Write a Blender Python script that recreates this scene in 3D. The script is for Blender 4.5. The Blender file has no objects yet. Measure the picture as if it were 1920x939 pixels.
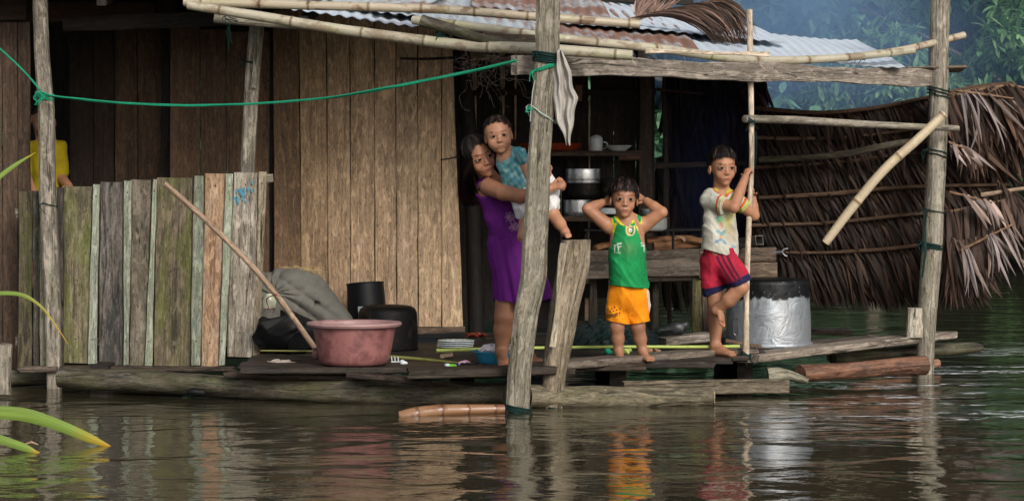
import bpy, math, random
import numpy as np
from mathutils import Vector, Matrix
random.seed(7); rng = np.random.default_rng(11)
sc = bpy.context.scene
COL = sc.collection
# ------------------------------------------------------------------ camera, world, sun, exposure
FPX, HZ, ZC = 4930.0, 330.0, 1.25          # focal length in pixels of a 1920 wide picture, horizon row, eye height above the water
cd = bpy.data.cameras.new('camera'); cam = bpy.data.objects.new('camera', cd); COL.objects.link(cam)
cam.location = (0, 0, ZC); cam.rotation_euler = (math.radians(90), 0, 0)
cd.sensor_width = 36; cd.lens = FPX/1920*36; cd.shift_y = -(469.5-HZ)/1920
cd.clip_start = 0.3; cd.clip_end = 600
sc.camera = cam
SUN_EL, SUN_AZ = 30.0, 24.0                # the bright part of the cloud cover: behind the camera, a little to its right
w = bpy.data.worlds.new('World'); sc.world = w; w.use_nodes = True
nt = w.node_tree; nt.nodes.clear()
sky = nt.nodes.new('ShaderNodeTexSky'); sky.sky_type = 'NISHITA'; sky.sun_disc = False
sky.sun_elevation = math.radians(SUN_EL); sky.sun_rotation = math.radians(180-SUN_AZ)
sky.air_density = 1.0; sky.dust_density = 4.0; sky.ozone_density = 1.0
hs = nt.nodes.new('ShaderNodeHueSaturation'); hs.inputs['Saturation'].default_value = 0.42
bg = nt.nodes.new('ShaderNodeBackground'); bg.inputs['Strength'].default_value = 0.11
wo = nt.nodes.new('ShaderNodeOutputWorld')
nt.links.new(sky.outputs[0], hs.inputs['Color']); nt.links.new(hs.outputs[0], bg.inputs[0]); nt.links.new(bg.outputs[0], wo.inputs[0])
sd = bpy.data.lights.new('sun', 'SUN'); sun = bpy.data.objects.new('sun', sd); COL.objects.link(sun)
sd.energy = 1.5; sd.angle = math.radians(16); sd.color = (1.0, 0.955, 0.89)
_a, _e = math.radians(SUN_AZ), math.radians(SUN_EL)
_to = Vector((math.sin(_a)*math.cos(_e), -math.cos(_a)*math.cos(_e), math.sin(_e)))
sun.rotation_euler = _to.to_track_quat('Z', 'Y').to_euler()
sc.view_settings.view_transform = 'Standard'; sc.view_settings.look = 'None'
sc.view_settings.exposure = 0.38; sc.view_settings.gamma = 1.0; sc.view_settings.use_curve_mapping = False
sc.cycles.use_denoising = True; sc.cycles.max_bounces = 6; sc.cycles.diffuse_bounces = 3; sc.cycles.glossy_bounces = 3
sc.cycles.transmission_bounces = 3; sc.cycles.volume_bounces = 0; sc.cycles.transparent_max_bounces = 8
sc.cycles.volume_step_rate = 2.0
sc.cycles.sample_clamp_indirect = 6

# ------------------------------------------------------------------ placing
def P(px, py, Y):
    return Vector(((px-960)/FPX*Y, Y, ZC+(HZ-py)/FPX*Y))
def V(*a): return Vector(a)
def PX(Y): return Y/FPX                    # metres per pixel at distance Y

# ------------------------------------------------------------------ tagging
def tag(o, label=None, cat=None, group=None, kind=None):
    if label: o['label'] = label
    if cat: o['category'] = cat
    if group: o['group'] = group
    if kind: o['kind'] = kind
    return o
def empty(name, loc, label=None, cat=None, group=None):
    o = bpy.data.objects.new(name, None); COL.objects.link(o); o.location = loc; o.empty_display_size = .1
    return tag(o, label, cat, group)

# ------------------------------------------------------------------ mesh building
class MB:
    """collects boxes, planks, tubes, strips; build() links them as one mesh object"""
    def __init__(s): s.v=[]; s.f=[]; s.uv=[]; s.tint=[]; s.mi=[]; s.n=0; s.t=(1,1,1); s.m=0
    def add(s, verts, faces, uvs, tint=None, m=None):
        verts=np.asarray(verts,float).reshape(-1,3); b=s.n; s.v.append(verts); s.n+=len(verts)
        t=np.asarray(s.t if tint is None else tint,float)
        if t.ndim==1: t=np.tile(t,(len(verts),1))
        s.tint.append(t); mm=s.m if m is None else m
        for f,u in zip(faces,uvs):
            s.f.append([i+b for i in f]); s.uv.append(u); s.mi.append(mm)
    def loft(s, rings, us, vs, closed=True, cap0=True, cap1=True, tint=None, m=None):
        """rings (n,k,3)"""
        rings=np.asarray(rings,float); n,k=rings.shape[:2]; faces=[];uvs=[]
        kk=k if closed else k-1
        for i in range(n-1):
            for j in range(kk):
                a=i*k+j; b=i*k+(j+1)%k
                faces.append((a,b,b+k,a+k)); u0,u1=us[j],us[j+1]
                uvs.append(((u0,vs[i]),(u1,vs[i]),(u1,vs[i+1]),(u0,vs[i+1])))
        def capuv(r):
            c=r.mean(0); d=r-c
            e0=d[0]/(np.linalg.norm(d[0])+1e-9); nn=np.cross(d[0],d[k//4 or 1]); e1=np.cross(nn,e0); e1/= (np.linalg.norm(e1)+1e-9)
            return [(float(x@e0)+3.3,float(x@e1)+7.7) for x in d]
        if cap0: faces.append(tuple(range(k))[::-1]); uvs.append(capuv(rings[0])[::-1])
        if cap1: faces.append(tuple((n-1)*k+j for j in range(k))); uvs.append(capuv(rings[-1]))
        t=tint
        if t is not None:
            t=np.asarray(t,float)
            if t.ndim==2: t=np.repeat(t,k,axis=0)
        s.add(rings.reshape(-1,3),faces,uvs,t,m)
    def plank(s, p0, p1, wdir, w0, t, w1=None, seg=None, wav=.004, ch=.004, tint=None, m=None, ragged=.0, bow=0.0):
        p0=np.array(p0,float); p1=np.array(p1,float); L=np.linalg.norm(p1-p0); l=(p1-p0)/L
        wd=np.array(wdir,float); wd-=l*(wd@l); wd/=np.linalg.norm(wd); td=np.cross(l,wd)
        w1=w0 if w1 is None else w1; seg=seg or max(2,int(L/.09)); ch=min(ch,t*.3)
        ph=rng.uniform(0,50,4); rings=[]; vs=[]; off=rng.uniform(0,30); uo=rng.uniform(0,30)
        for i in range(seg+1):
            f=i/seg; c=p0+l*L*f; a=(w0+(w1-w0)*f)/2
            e1=a+wav*(math.sin(f*L*5+ph[0])+.6*math.sin(f*L*17+ph[1])); e2=a+wav*(math.sin(f*L*4+ph[2])+.6*math.sin(f*L*13+ph[3]))
            c=c+td*bow*math.sin(f*math.pi)
            h=t/2
            pr=[(-e2+ch,-h),(e1-ch,-h),(e1,-h+ch),(e1,h-ch),(e1-ch,h),(-e2+ch,h),(-e2,h-ch),(-e2,-h+ch)]
            rr=[]
            for (x,y) in pr:
                q=c+wd*x+td*y
                if ragged and i in (0,seg): q=q+l*(rng.uniform(-ragged,ragged))
                rr.append(q)
            rings.append(rr); vs.append(off+L*f)
        w=w0; us=[uo,uo+w,uo+w+.002,uo+w+t,uo+w+t+.002,uo+2*w+t,uo+2*w+t+.002,uo+2*w+2*t,uo+2*w+2*t+.002]
        s.loft(rings,us,vs,tint=tint,m=m)
    def tube(s, path, r, n=10, res=None, rough=0.0, node=None, tint=None, m=None, squash=None, caps=True, smoothpath=True, nodetint=(.45,.38,.3), nodeup=.10):
        path=[np.array(p,float) for p in path]; r=list(r) if hasattr(r,'__len__') else [r]*len(path)
        if len(r)!=len(path): r=list(np.interp(np.linspace(0,1,len(path)),np.linspace(0,1,len(r)),r))
        if smoothpath and len(path)>2:
            q=[];rr=[];K=6
            for i in range(len(path)-1):
                a=path[max(i-1,0)];b=path[i];c=path[i+1];d=path[min(i+2,len(path)-1)]
                for j in range(K):
                    t=j/K; q.append(.5*((2*b)+(-a+c)*t+(2*a-5*b+4*c-d)*t*t+(-a+3*b-3*c+d)*t**3)); rr.append(r[i]+(r[i+1]-r[i])*t)
            q.append(path[-1]); rr.append(r[-1]); path,r=q,rr
        P_=np.array(path); L=np.concatenate([[0],np.cumsum(np.linalg.norm(np.diff(P_,axis=0),axis=1))]); T=L[-1]
        if res:
            k=max(2,int(T/res)); ls=list(np.linspace(0,T,k+1))
            if node:
                x=node*rng.uniform(.3,.9)
                nodes=[]
                while x<T: nodes.append(x); x+=node*rng.uniform(.85,1.15)
                for x in nodes: ls+= [x-.012,x-.004,x+.004,x+.012]
                ls=sorted(l for l in ls if 0<=l<=T)
            P_=np.stack([np.interp(ls,L,P_[:,i]) for i in range(3)],1); r=np.interp(ls,L,r); L=np.array(ls)
        else: r=np.array(r,float); nodes=[]
        tn=np.gradient(P_,axis=0); tn/=np.linalg.norm(tn,axis=1)[:,None]+1e-12
        up=np.array([0,0,1.]) if abs(tn[0][2])<.8 else np.array([0,-1.,0])
        rings=[];tt=[];base=np.asarray(s.t if tint is None else tint,float)
        nx=np.cross(up,tn[0]); nx/=np.linalg.norm(nx); ph=rng.uniform(0,20,6)
        for i in range(len(P_)):
            nx=nx-tn[i]*(nx@tn[i]); nx/=np.linalg.norm(nx); ny=np.cross(tn[i],nx)
            ri=r[i]; tc=base
            if node:
                dn=min([abs(L[i]-x) for x in nodes] or [9])
                if dn<.006: ri=ri*(1+nodeup); tc=base*np.array(nodetint)
            rg=[]
            for j in range(n):
                a=2*math.pi*j/n
                rj=ri*(1+rough*(math.sin(2*a+ph[0]+L[i]*3)+.7*math.sin(3*a+ph[1]+L[i]*7)+.6*math.sin(a+ph[2]+L[i]*13)+.5*math.sin(5*a+ph[3]+L[i]*23)))
                x,y=math.cos(a)*rj,math.sin(a)*rj
                if squash: y*=squash
                rg.append(P_[i]+nx*x+ny*y)
            rings.append(rg);tt.append(tc)
        uo=rng.uniform(0,30);vo=rng.uniform(0,30); rm=float(np.mean(r))
        s.loft(rings,[uo+2*math.pi*rm*j/n for j in range(n+1)],list(L+vo),cap0=caps,cap1=caps,tint=np.array(tt),m=m)
    def lathe(s, c, prof, n=40, axis=(0,0,1), tint=None, m=None, cap0=True, cap1=False, squash=(1,1), fn=None, xdir=None):
        c=np.array(c,float); ax=np.array(axis,float); ax/=np.linalg.norm(ax)
        xd=np.array(xdir,float) if xdir is not None else (np.array([1.,0,0]) if abs(ax[0])<.9 else np.array([0,1.,0]))
        xd-=ax*(xd@ax); xd/=np.linalg.norm(xd); yd=np.cross(ax,xd); rings=[];vs=[0];
        for i,(r,z) in enumerate(prof):
            rg=[]
            for j in range(n):
                a=2*math.pi*j/n; rr=r if fn is None else r*fn(a,z)
                rg.append(c+ax*z+xd*math.cos(a)*rr*squash[0]+yd*math.sin(a)*rr*squash[1])
            rings.append(rg)
            if i: vs.append(vs[-1]+math.hypot(prof[i][0]-prof[i-1][0],prof[i][1]-prof[i-1][1]))
        rm=max(p[0] for p in prof)
        s.loft(rings,[2*math.pi*rm*j/n for j in range(n+1)],vs,cap0=cap0,cap1=cap1,tint=tint,m=m)
    def strips(s, pts, side, width, fold=0.0, tint=None, m=None):
        """pts (n,k,3) centre lines, side (n,k,3) unit, width (n,k); three verts across"""
        pts=np.asarray(pts,float);n,k=pts.shape[:2]; side=np.asarray(side,float); width=np.asarray(width,float)
        tg=np.gradient(pts,axis=1); nr=np.cross(tg,side); nr/=np.linalg.norm(nr,axis=2)[...,None]+1e-12
        l=pts-side*width[...,None]/2; r=pts+side*width[...,None]/2; mid=pts+nr*(width*fold)[...,None]
        V_=np.stack([l,mid,r],2).reshape(-1,3)
        idx=np.arange(n*k*3).reshape(n,k,3)
        t=np.ones((n,3)) if tint is None else np.asarray(tint,float)
        tv=np.repeat(t,k*3,axis=0) if t.ndim==2 else np.tile(t,(n*k*3,1))
        F=[];U=[]
        for q in range(2):
            a=idx[:,:-1,q];b=idx[:,:-1,q+1];c=idx[:,1:,q+1];d=idx[:,1:,q]
            F.append(np.stack([a,b,c,d],-1).reshape(-1,4))
            vv=np.linspace(0,1,k); v0=np.broadcast_to(vv[:-1],(n,k-1)).reshape(-1); v1=np.broadcast_to(vv[1:],(n,k-1)).reshape(-1)
            z=np.full_like(v0,q*.5); o=z+.5
            U.append(np.stack([z,v0,o,v0,o,v1,z,v1],-1).reshape(-1,4,2))
        s.add(V_,[tuple(x) for x in np.concatenate(F).tolist()],[tuple(map(tuple,x)) for x in np.concatenate(U).tolist()],tv,m)
    def build(s, name, mats, parent=None, origin=None, smooth=True, solid=None):
        me=bpy.data.meshes.new(name); V_=np.concatenate(s.v)
        o=np.array(origin if origin is not None else (parent.matrix_world.translation if parent else V_.mean(0)*[1,1,0]+[0,0,V_[:,2].min()]),float)
        if parent is not None:
            po=parent
            tot=np.array(po.location)
            while po.parent: po=po.parent; tot=tot+np.array(po.location)
            o=tot
        me.from_pydata((V_-o).tolist(),[],s.f)
        uvl=me.uv_layers.new(name='UVMap'); flat=[c for u in s.uv for p in u for c in p]; uvl.data.foreach_set('uv',flat)
        ca=me.color_attributes.new('tint','FLOAT_COLOR','POINT'); T=np.ones((len(V_),4),np.float32); T[:,:3]=np.concatenate(s.tint); ca.data.foreach_set('color',T.ravel())
        mats=mats if isinstance(mats,(list,tuple)) else [mats]
        for m in mats: me.materials.append(m)
        me.polygons.foreach_set('material_index',s.mi)
        if smooth: me.polygons.foreach_set('use_smooth',[True]*len(me.polygons))
        me.update()
        ob=bpy.data.objects.new(name,me); COL.objects.link(ob)
        if smooth and smooth!='all':
            me.set_sharp_from_angle(angle=math.radians(42))
        if parent is not None: ob.parent=parent; ob.location=(0,0,0)
        else: ob.location=o
        return ob

def thing(name, mb, mats, label, cat, group=None, **k):
    return tag(mb.build(name, mats, **k), label, cat, group)

def part(name,mat,par,f,label=None,**k):
    mb=MB(); f(mb); o=mb.build(name,M[mat] if isinstance(mat,str) else mat,par,**k)
    if label: o['label']=label
    return o
M={}
# ------------------------------------------------------------------ materials
def new_mat(name):
    m=bpy.data.materials.new(name); m.use_nodes=True; nt=m.node_tree; b=nt.nodes['Principled BSDF']; return m,nt,b
def N(nt,t,**k):
    n=nt.nodes.new(t)
    for a,v in k.items():
        if a.startswith('i_'): n.inputs[a[2:].replace('_',' ')].default_value=v
        else: setattr(n,a,v)
    return n
def link(nt,a,b): nt.links.new(a,b)
def ramp(nt,fac,stops,interp='LINEAR'):
    r=nt.nodes.new('ShaderNodeValToRGB'); r.color_ramp.interpolation=interp
    while len(r.color_ramp.elements)<len(stops): r.color_ramp.elements.new(.5)
    for e,(p,c) in zip(r.color_ramp.elements,stops):
        e.position=p; e.color=(c,c,c,1) if isinstance(c,(int,float)) else (*c[:3],1)
    link(nt,fac,r.inputs[0]); return r.outputs[0]
def mix(nt,fac,a,b,mode='MIX'):
    x=nt.nodes.new('ShaderNodeMix'); x.data_type='RGBA'; x.blend_type=mode; x.clamp_factor=True
    for sock,val in ((x.inputs[0],fac),(x.inputs[6],a),(x.inputs[7],b)):
        if isinstance(val,(int,float)): sock.default_value=val
        elif isinstance(val,(tuple,list)): sock.default_value=(*val[:3],1)
        else: link(nt,val,sock)
    return x.outputs[2]
def mathn(nt,op,a,b=None):
    x=nt.nodes.new('ShaderNodeMath'); x.operation=op
    for i,v in enumerate((a,b)):
        if v is None: continue
        if isinstance(v,(int,float)): x.inputs[i].default_value=v
        else: link(nt,v,x.inputs[i])
    return x.outputs[0]
def noise(nt,vec,scale,detail=4,rough=.55,dist=0,sc3=None):
    if sc3 is not None:
        mp=N(nt,'ShaderNodeMapping'); mp.inputs['Scale'].default_value=sc3; link(nt,vec,mp.inputs[0]); vec=mp.outputs[0]
    n=N(nt,'ShaderNodeTexNoise'); n.inputs['Scale'].default_value=scale; n.inputs['Detail'].default_value=detail
    n.inputs['Roughness'].default_value=rough; n.inputs['Distortion'].default_value=dist; link(nt,vec,n.inputs['Vector']); return n.outputs[0]
def bump(nt,b,h,strength=.3,dist=.01):
    x=N(nt,'ShaderNodeBump'); x.inputs['Strength'].default_value=strength; x.inputs['Distance'].default_value=dist
    link(nt,h,x.inputs['Height']); link(nt,x.outputs[0],b.inputs['Normal'])
def uvn(nt): return N(nt,'ShaderNodeTexCoord').outputs['UV']
def objn(nt): return N(nt,'ShaderNodeTexCoord').outputs['Object']
def tintn(nt): return N(nt,'ShaderNodeAttribute',attribute_name='tint').outputs['Color']

def wood(name, dark, light, stain=.5, stain_c=(.02,.016,.012), moss=0.0, moss_c=(.09,.11,.03), pale=0.0, pale_c=(.5,.48,.42), rough=.8, grain=1.0, bumpk=.5, crack=.5, spec=.3):
    m,nt,b=new_mat(name); uv=uvn(nt)
    g1=noise(nt,uv,1.0,6,.62,.25,(60*grain,2.0,1)); g2=noise(nt,uv,1.0,4,.55,.5,(13,.9,1)); g3=noise(nt,uv,1.0,3,.7,.2,(190*grain,9,1))
    g=mathn(nt,'ADD',mathn(nt,'MULTIPLY',g1,.45),mathn(nt,'ADD',mathn(nt,'MULTIPLY',g2,.35),mathn(nt,'MULTIPLY',g3,.25)))
    c=mix(nt,ramp(nt,g,[(.42,0.),(.60,1.)]),dark,light)
    if crack:
        cr=noise(nt,uv,1.0,3,.6,.3,(42*grain,1.3,1)); crk=ramp(nt,cr,[(.30,1.),(.37,0.)])
        c=mix(nt,mathn(nt,'MULTIPLY',crk,crack),c,tuple(x*.25 for x in dark))
    if crack:
        lc=mathn(nt,'ABSOLUTE',mathn(nt,'SUBTRACT',noise(nt,uv,1.0,3,.45,.15,(14*grain,.55,1)),.5)); lcr=ramp(nt,lc,[(.003,1.),(.012,0.)]); c=mix(nt,mathn(nt,'MULTIPLY',lcr,min(1,crack*1.2)),c,tuple(x*.2 for x in dark))
    if pale:
        pn=noise(nt,uv,1.0,5,.65,.4,(26,4.5,1)); c=mix(nt,mathn(nt,'MULTIPLY',ramp(nt,pn,[(.50,0.),(.62,1.)]),pale),c,pale_c)
    if moss:
        mn=noise(nt,uv,1.0,5,.6,.3,(9,2.2,1)); c=mix(nt,mathn(nt,'MULTIPLY',ramp(nt,mn,[(.44,0.),(.66,1.)]),moss),c,moss_c)
    if stain:
        sn=noise(nt,uv,1.0,6,.68,.5,(10,3.0,1)); sm=ramp(nt,sn,[(.50,0.),(.70,1.)]); c=mix(nt,mathn(nt,'MULTIPLY',sm,stain),c,stain_c)
        sn2=noise(nt,uv,1.0,5,.6,.8,(4.5,1.1,1)); c=mix(nt,mathn(nt,'MULTIPLY',ramp(nt,sn2,[(.50,0.),(.62,1.)]),stain*.75),c,tuple(x*1.6 for x in stain_c))
        dn=noise(nt,uv,38,2,.5,0); dd=ramp(nt,dn,[(.70,0.),(.76,1.)]); c=mix(nt,mathn(nt,'MULTIPLY',dd,stain*.7),c,stain_c)
    s1=noise(nt,uv,1.0,5,.75,.2,(150,26,1)); c=mix(nt,1.0,c,ramp(nt,s1,[(.36,.35),(.50,1.0),(.68,1.0)]),'MULTIPLY'); s2=noise(nt,uv,1.0,4,.7,.6,(34,9,1)); c=mix(nt,mathn(nt,'MULTIPLY',ramp(nt,s2,[(.52,0.),(.62,1.)]),.40),c,tuple(min(1,x*1.7) for x in light))
    c=mix(nt,1.0,c,tintn(nt),'MULTIPLY')
    link(nt,c,b.inputs['Base Color']); b.inputs['Roughness'].default_value=rough; b.inputs['Specular IOR Level'].default_value=spec
    hh=mathn(nt,'ADD',mathn(nt,'MULTIPLY',g1,.5),mathn(nt,'MULTIPLY',g3,.7))
    if crack: hh=mathn(nt,'SUBTRACT',hh,mathn(nt,'MULTIPLY',mathn(nt,'ADD',crk,lcr),.5))
    bump(nt,b,hh,bumpk,.006); return m
def plain(name,c,rough=.5,metal=0,spec=.5,var=.25,scale=12,bumpk=.1,dirt=0,dirt_c=(.03,.025,.02),dscale=9,uvs=False,coat=0,dlo=.5,dhi=.66):
    m,nt,b=new_mat(name); v=uvn(nt) if uvs else objn(nt)
    n1=noise(nt,v,scale,5,.6); cc=mix(nt,n1,tuple(x*(1-var) for x in c),tuple(min(1,x*(1+var)) for x in c))
    if dirt:
        n2=noise(nt,v,dscale,7,.7,.4); cc=mix(nt,mathn(nt,'MULTIPLY',ramp(nt,n2,[(dlo,0.),(dhi,1.)]),dirt),cc,dirt_c)
    cc=mix(nt,1.0,cc,tintn(nt),'MULTIPLY')
    link(nt,cc,b.inputs['Base Color']); b.inputs['Metallic'].default_value=metal; b.inputs['Specular IOR Level'].default_value=spec
    r=ramp(nt,n1,[(.3,max(0,rough-.1)),(.7,min(1,rough+.1))]); link(nt,r,b.inputs['Roughness']); b.inputs['Coat Weight'].default_value=coat
    if bumpk: bump(nt,b,noise(nt,v,scale*4,5,.6),bumpk,.004)
    return m
def attr_mat(name,rough=.8,spec=.3,bscale=90,bumpk=.2,var=.2,weave=False,sheen=0,sss=0,vscale=14):
    """colour from the mesh's own tint attribute, broken up by noise"""
    m,nt,b=new_mat(name); v=objn(nt)
    n1=noise(nt,v,vscale,6,.65,.3); k=ramp(nt,n1,[(.32,1-var),(.68,min(1.0,1+var*.4))])
    c=mix(nt,1.0,tintn(nt),k,'MULTIPLY'); link(nt,c,b.inputs['Base Color'])
    b.inputs['Roughness'].default_value=rough; b.inputs['Specular IOR Level'].default_value=spec
    if sheen: b.inputs['Sheen Weight'].default_value=sheen
    if sss:
        b.inputs['Subsurface Weight'].default_value=sss; b.inputs['Subsurface Scale'].default_value=.006; b.inputs['Subsurface Radius'].default_value=(1,.35,.2)
    h=noise(nt,v,bscale,4,.6)
    if weave: h=mathn(nt,'ADD',mathn(nt,'MULTIPLY',h,.4),noise(nt,v,16,4,.6,1.2))
    bump(nt,b,h,bumpk,.006); return m
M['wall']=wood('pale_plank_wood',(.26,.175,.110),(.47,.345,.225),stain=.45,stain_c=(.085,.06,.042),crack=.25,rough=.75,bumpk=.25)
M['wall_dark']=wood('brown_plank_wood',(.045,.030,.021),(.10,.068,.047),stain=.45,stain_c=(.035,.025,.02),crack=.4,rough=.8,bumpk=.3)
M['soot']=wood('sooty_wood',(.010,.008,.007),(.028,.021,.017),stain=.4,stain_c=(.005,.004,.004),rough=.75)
M['grey']=wood('weathered_grey_wood',(.12,.10,.075),(.36,.325,.265),stain=.35,stain_c=(.09,.075,.055),moss=.28,moss_c=(.17,.17,.08),crack=.75,bumpk=.8)
M['greyv']=wood('fence_wood',(.10,.082,.063),(.31,.27,.215),stain=.75,stain_c=(.035,.03,.025),moss=.25,moss_c=(.13,.15,.05),pale=.35,pale_c=(.42,.40,.34),crack=.7,bumpk=.8)
M['fdark']=wood('fence_wood_black_mottled',(.032,.028,.025),(.14,.12,.10),stain=.95,stain_c=(.02,.02,.02),moss=.1,pale=.5,pale_c=(.34,.32,.30),crack=.8,bumpk=.9)
M['fmoss']=wood('fence_wood_mossy',(.065,.052,.035),(.22,.185,.13),stain=.7,stain_c=(.03,.026,.02),moss=.85,moss_c=(.115,.145,.028),pale=.2,pale_c=(.32,.3,.22),crack=.5,bumpk=.6)
M['fpale']=wood('fence_wood_bleached',(.13,.095,.07),(.52,.46,.37),stain=.8,stain_c=(.10,.08,.06),moss=.15,pale=.75,pale_c=(.50,.47,.40),crack=.8,bumpk=.9)
M['forange']=wood('fence_wood_orange',(.25,.12,.06),(.50,.34,.21),stain=.45,stain_c=(.10,.06,.04),pale=.5,pale_c=(.50,.43,.35),crack=.3,bumpk=.5)
M['batten']=wood('fence_batten_green_grey',(.20,.22,.165),(.40,.42,.34),stain=.25,stain_c=(.10,.10,.08),moss=.4,moss_c=(.22,.28,.14),crack=.4,bumpk=.4)
M['deck']=wood('wet_deck_wood',(.012,.009,.007),(.050,.038,.030),stain=.7,stain_c=(.010,.008,.007),moss=.12,moss_c=(.05,.055,.02),rough=.55,spec=.28,crack=.7,bumpk=1)
M['deckgrey']=wood('deck_wood_grey',(.13,.105,.085),(.34,.29,.24),stain=.45,stain_c=(.04,.033,.028),moss=.08,crack=.8,bumpk=.9)
M['log']=wood('mossy_log',(.022,.017,.012),(.095,.078,.055),stain=.6,stain_c=(.018,.014,.011),moss=.5,moss_c=(.085,.10,.03),pale=.15,rough=.6,grain=.5,crack=.8,bumpk=1)
M['loggrey']=wood('grey_log',(.085,.07,.05),(.26,.23,.175),stain=.5,stain_c=(.05,.04,.03),moss=.4,moss_c=(.13,.15,.06),pale=.3,grain=.4,crack=.7,bumpk=1)
M['bark']=wood('red_brown_bark',(.13,.06,.035),(.33,.18,.11),stain=.5,stain_c=(.03,.02,.015),pale=.2,pale_c=(.40,.33,.27),rough=.6,grain=.4,crack=.5,bumpk=.8)
M['hearth']=wood('hearth_board_wood',(.05,.038,.029),(.15,.12,.095),stain=.7,stain_c=(.02,.016,.013),crack=.6,bumpk=.6)
M['stick']=wood('peeled_stick_wood',(.33,.25,.17),(.58,.49,.38),stain=.25,stain_c=(.14,.10,.07),grain=.6,crack=.2,bumpk=.4)
M['darkstick']=wood('brown_stick_wood',(.20,.13,.085),(.38,.27,.19),stain=.25,stain_c=(.10,.06,.04),grain=.6,crack=.2,bumpk=.4)
def bamboo(name,base,pale,brown,green,bk=.5,gk=.4,rough=.5,seed=0):
    m,nt,b=new_mat(name); uv=uvn(nt)
    g=noise(nt,uv,1.0,5,.6,.2,(50,2.0,1)); c=mix(nt,g,base,pale)
    n1=noise(nt,uv,1.0,5,.65,.6,(9,6,1)); c=mix(nt,mathn(nt,'MULTIPLY',ramp(nt,n1,[(.52,0.),(.60,1.)]),bk),c,brown)
    n2=noise(nt,uv,1.0,4,.6,.4,(6,4,3)); c=mix(nt,mathn(nt,'MULTIPLY',ramp(nt,n2,[(.55,0.),(.68,1.)]),gk),c,green)
    n3=noise(nt,uv,60,3,.6); c=mix(nt,mathn(nt,'MULTIPLY',ramp(nt,n3,[(.60,0.),(.70,1.)]),.4),c,tuple(x*.4 for x in brown))
    c=mix(nt,1.0,c,tintn(nt),'MULTIPLY'); link(nt,c,b.inputs['Base Color']); b.inputs['Roughness'].default_value=rough
    bump(nt,b,mathn(nt,'ADD',g,n1),.3,.004); return m
M['bam']=bamboo('pale_mottled_bamboo',(.26,.23,.16),(.54,.50,.39),(.17,.105,.055),(.28,.32,.10),.6,.4)
M['bam2']=bamboo('brown_mottled_bamboo',(.27,.21,.14),(.52,.46,.35),(.15,.085,.04),(.27,.30,.10),.85,.35)
M['bam3']=bamboo('clean_bamboo',(.46,.36,.23),(.66,.56,.40),(.30,.19,.11),(.40,.36,.20),.3,.15,.45)
M['bamr']=bamboo('wet_red_bamboo',(.30,.14,.07),(.50,.33,.20),(.16,.05,.03),(.22,.10,.04),.6,.4,.3)
M['lime']=plain('lime_green_cane',(.36,.44,.10),.5,var=.2,scale=20)
M['olive']=plain('olive_cane',(.16,.16,.04),.5,var=.3,scale=20)
def rope(name,c):
    return plain(name,c,.75,var=.35,scale=120,bumpk=.5,spec=.2)
M['rope']=rope('green_rope',(.012,.24,.13)); M['cord']=rope('dark_teal_cord',(.005,.024,.021)); M['string']=rope('pale_string',(.34,.40,.34))
def metal_sheet(name,rustk,base=(.50,.55,.58),lo=.42,hi=.56):
    m,nt,b=new_mat(name); uv=uvn(nt)
    n=noise(nt,uv,1.0,7,.68,.5,(1.5,1.0,1)); n2=noise(nt,uv,14,6,.7); n3=noise(nt,uv,1.0,4,.6,.1,(26,1.2,1))
    c=mix(nt,n2,tuple(x*.75 for x in base),tuple(min(1,x*1.25) for x in base))
    rust=mix(nt,n2,(.13,.045,.02),(.38,.17,.09)); k=mathn(nt,'MULTIPLY',ramp(nt,mathn(nt,'ADD',mathn(nt,'MULTIPLY',n,.7),mathn(nt,'MULTIPLY',n3,.3)),[(lo,0.),(hi,1.)]),rustk)
    c=mix(nt,k,c,rust); c=mix(nt,mathn(nt,'MULTIPLY',ramp(nt,n3,[(.6,0.),(.75,1.)]),.25),c,(.2,.19,.19))
    link(nt,c,b.inputs['Base Color']); b.inputs['Roughness'].default_value=.55; b.inputs['Metallic'].default_value=.25; bump(nt,b,n2,.2,.004); return m
M['galv']=metal_sheet('galvanised_sheet',.22,base=(.64,.71,.78),lo=.52,hi=.64); M['rust']=metal_sheet('rusty_sheet',.95,lo=.38,hi=.5); M['halfrust']=metal_sheet('half_rusty_sheet',.85,lo=.48,hi=.56)
# palm and plant leaves
def leafmat(name,dark,light,rough=.5,spec=.3,trans=0,grain=False):
    m,nt,b=new_mat(name); geo=N(nt,'ShaderNodeNewGeometry'); r=geo.outputs['Random Per Island']
    c=mix(nt,r,dark,light); uv=uvn(nt)
    n=noise(nt,uv,1.0,4,.6,.2,(14,2,1) if grain else (3,3,3)); c=mix(nt,1.0,c,ramp(nt,n,[(.3,.55),(.7,1.2)]),'MULTIPLY')
    c=mix(nt,1.0,c,tintn(nt),'MULTIPLY'); link(nt,c,b.inputs['Base Color']); b.inputs['Roughness'].default_value=rough; b.inputs['Specular IOR Level'].default_value=spec
    if trans:
        tr=N(nt,'ShaderNodeBsdfTranslucent'); link(nt,c,tr.inputs[0]); ms=N(nt,'ShaderNodeMixShader'); ms.inputs[0].default_value=trans
        out=nt.nodes['Material Output']; link(nt,b.outputs[0],ms.inputs[1]); link(nt,tr.outputs[0],ms.inputs[2]); link(nt,ms.outputs[0],out.inputs['Surface'])
    if grain: bump(nt,b,noise(nt,uv,1.0,2,.5,0,(9,.6,1)),.5,.005)
    return m
M['palm']=leafmat('dry_palm_leaflets',(.027,.016,.012),(.095,.058,.043),.6,.2,grain=True)
M['palmpale']=leafmat('bleached_palm_leaflets',(.16,.115,.10),(.33,.26,.24),.5,.4,grain=True)
M['leafA']=leafmat('broad_tree_leaves',(.05,.14,.08),(.14,.28,.15),.45,.4,.25)
M['leafB']=leafmat('bright_tree_leaves',(.09,.22,.09),(.26,.44,.19),.4,.4,.3)
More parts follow.
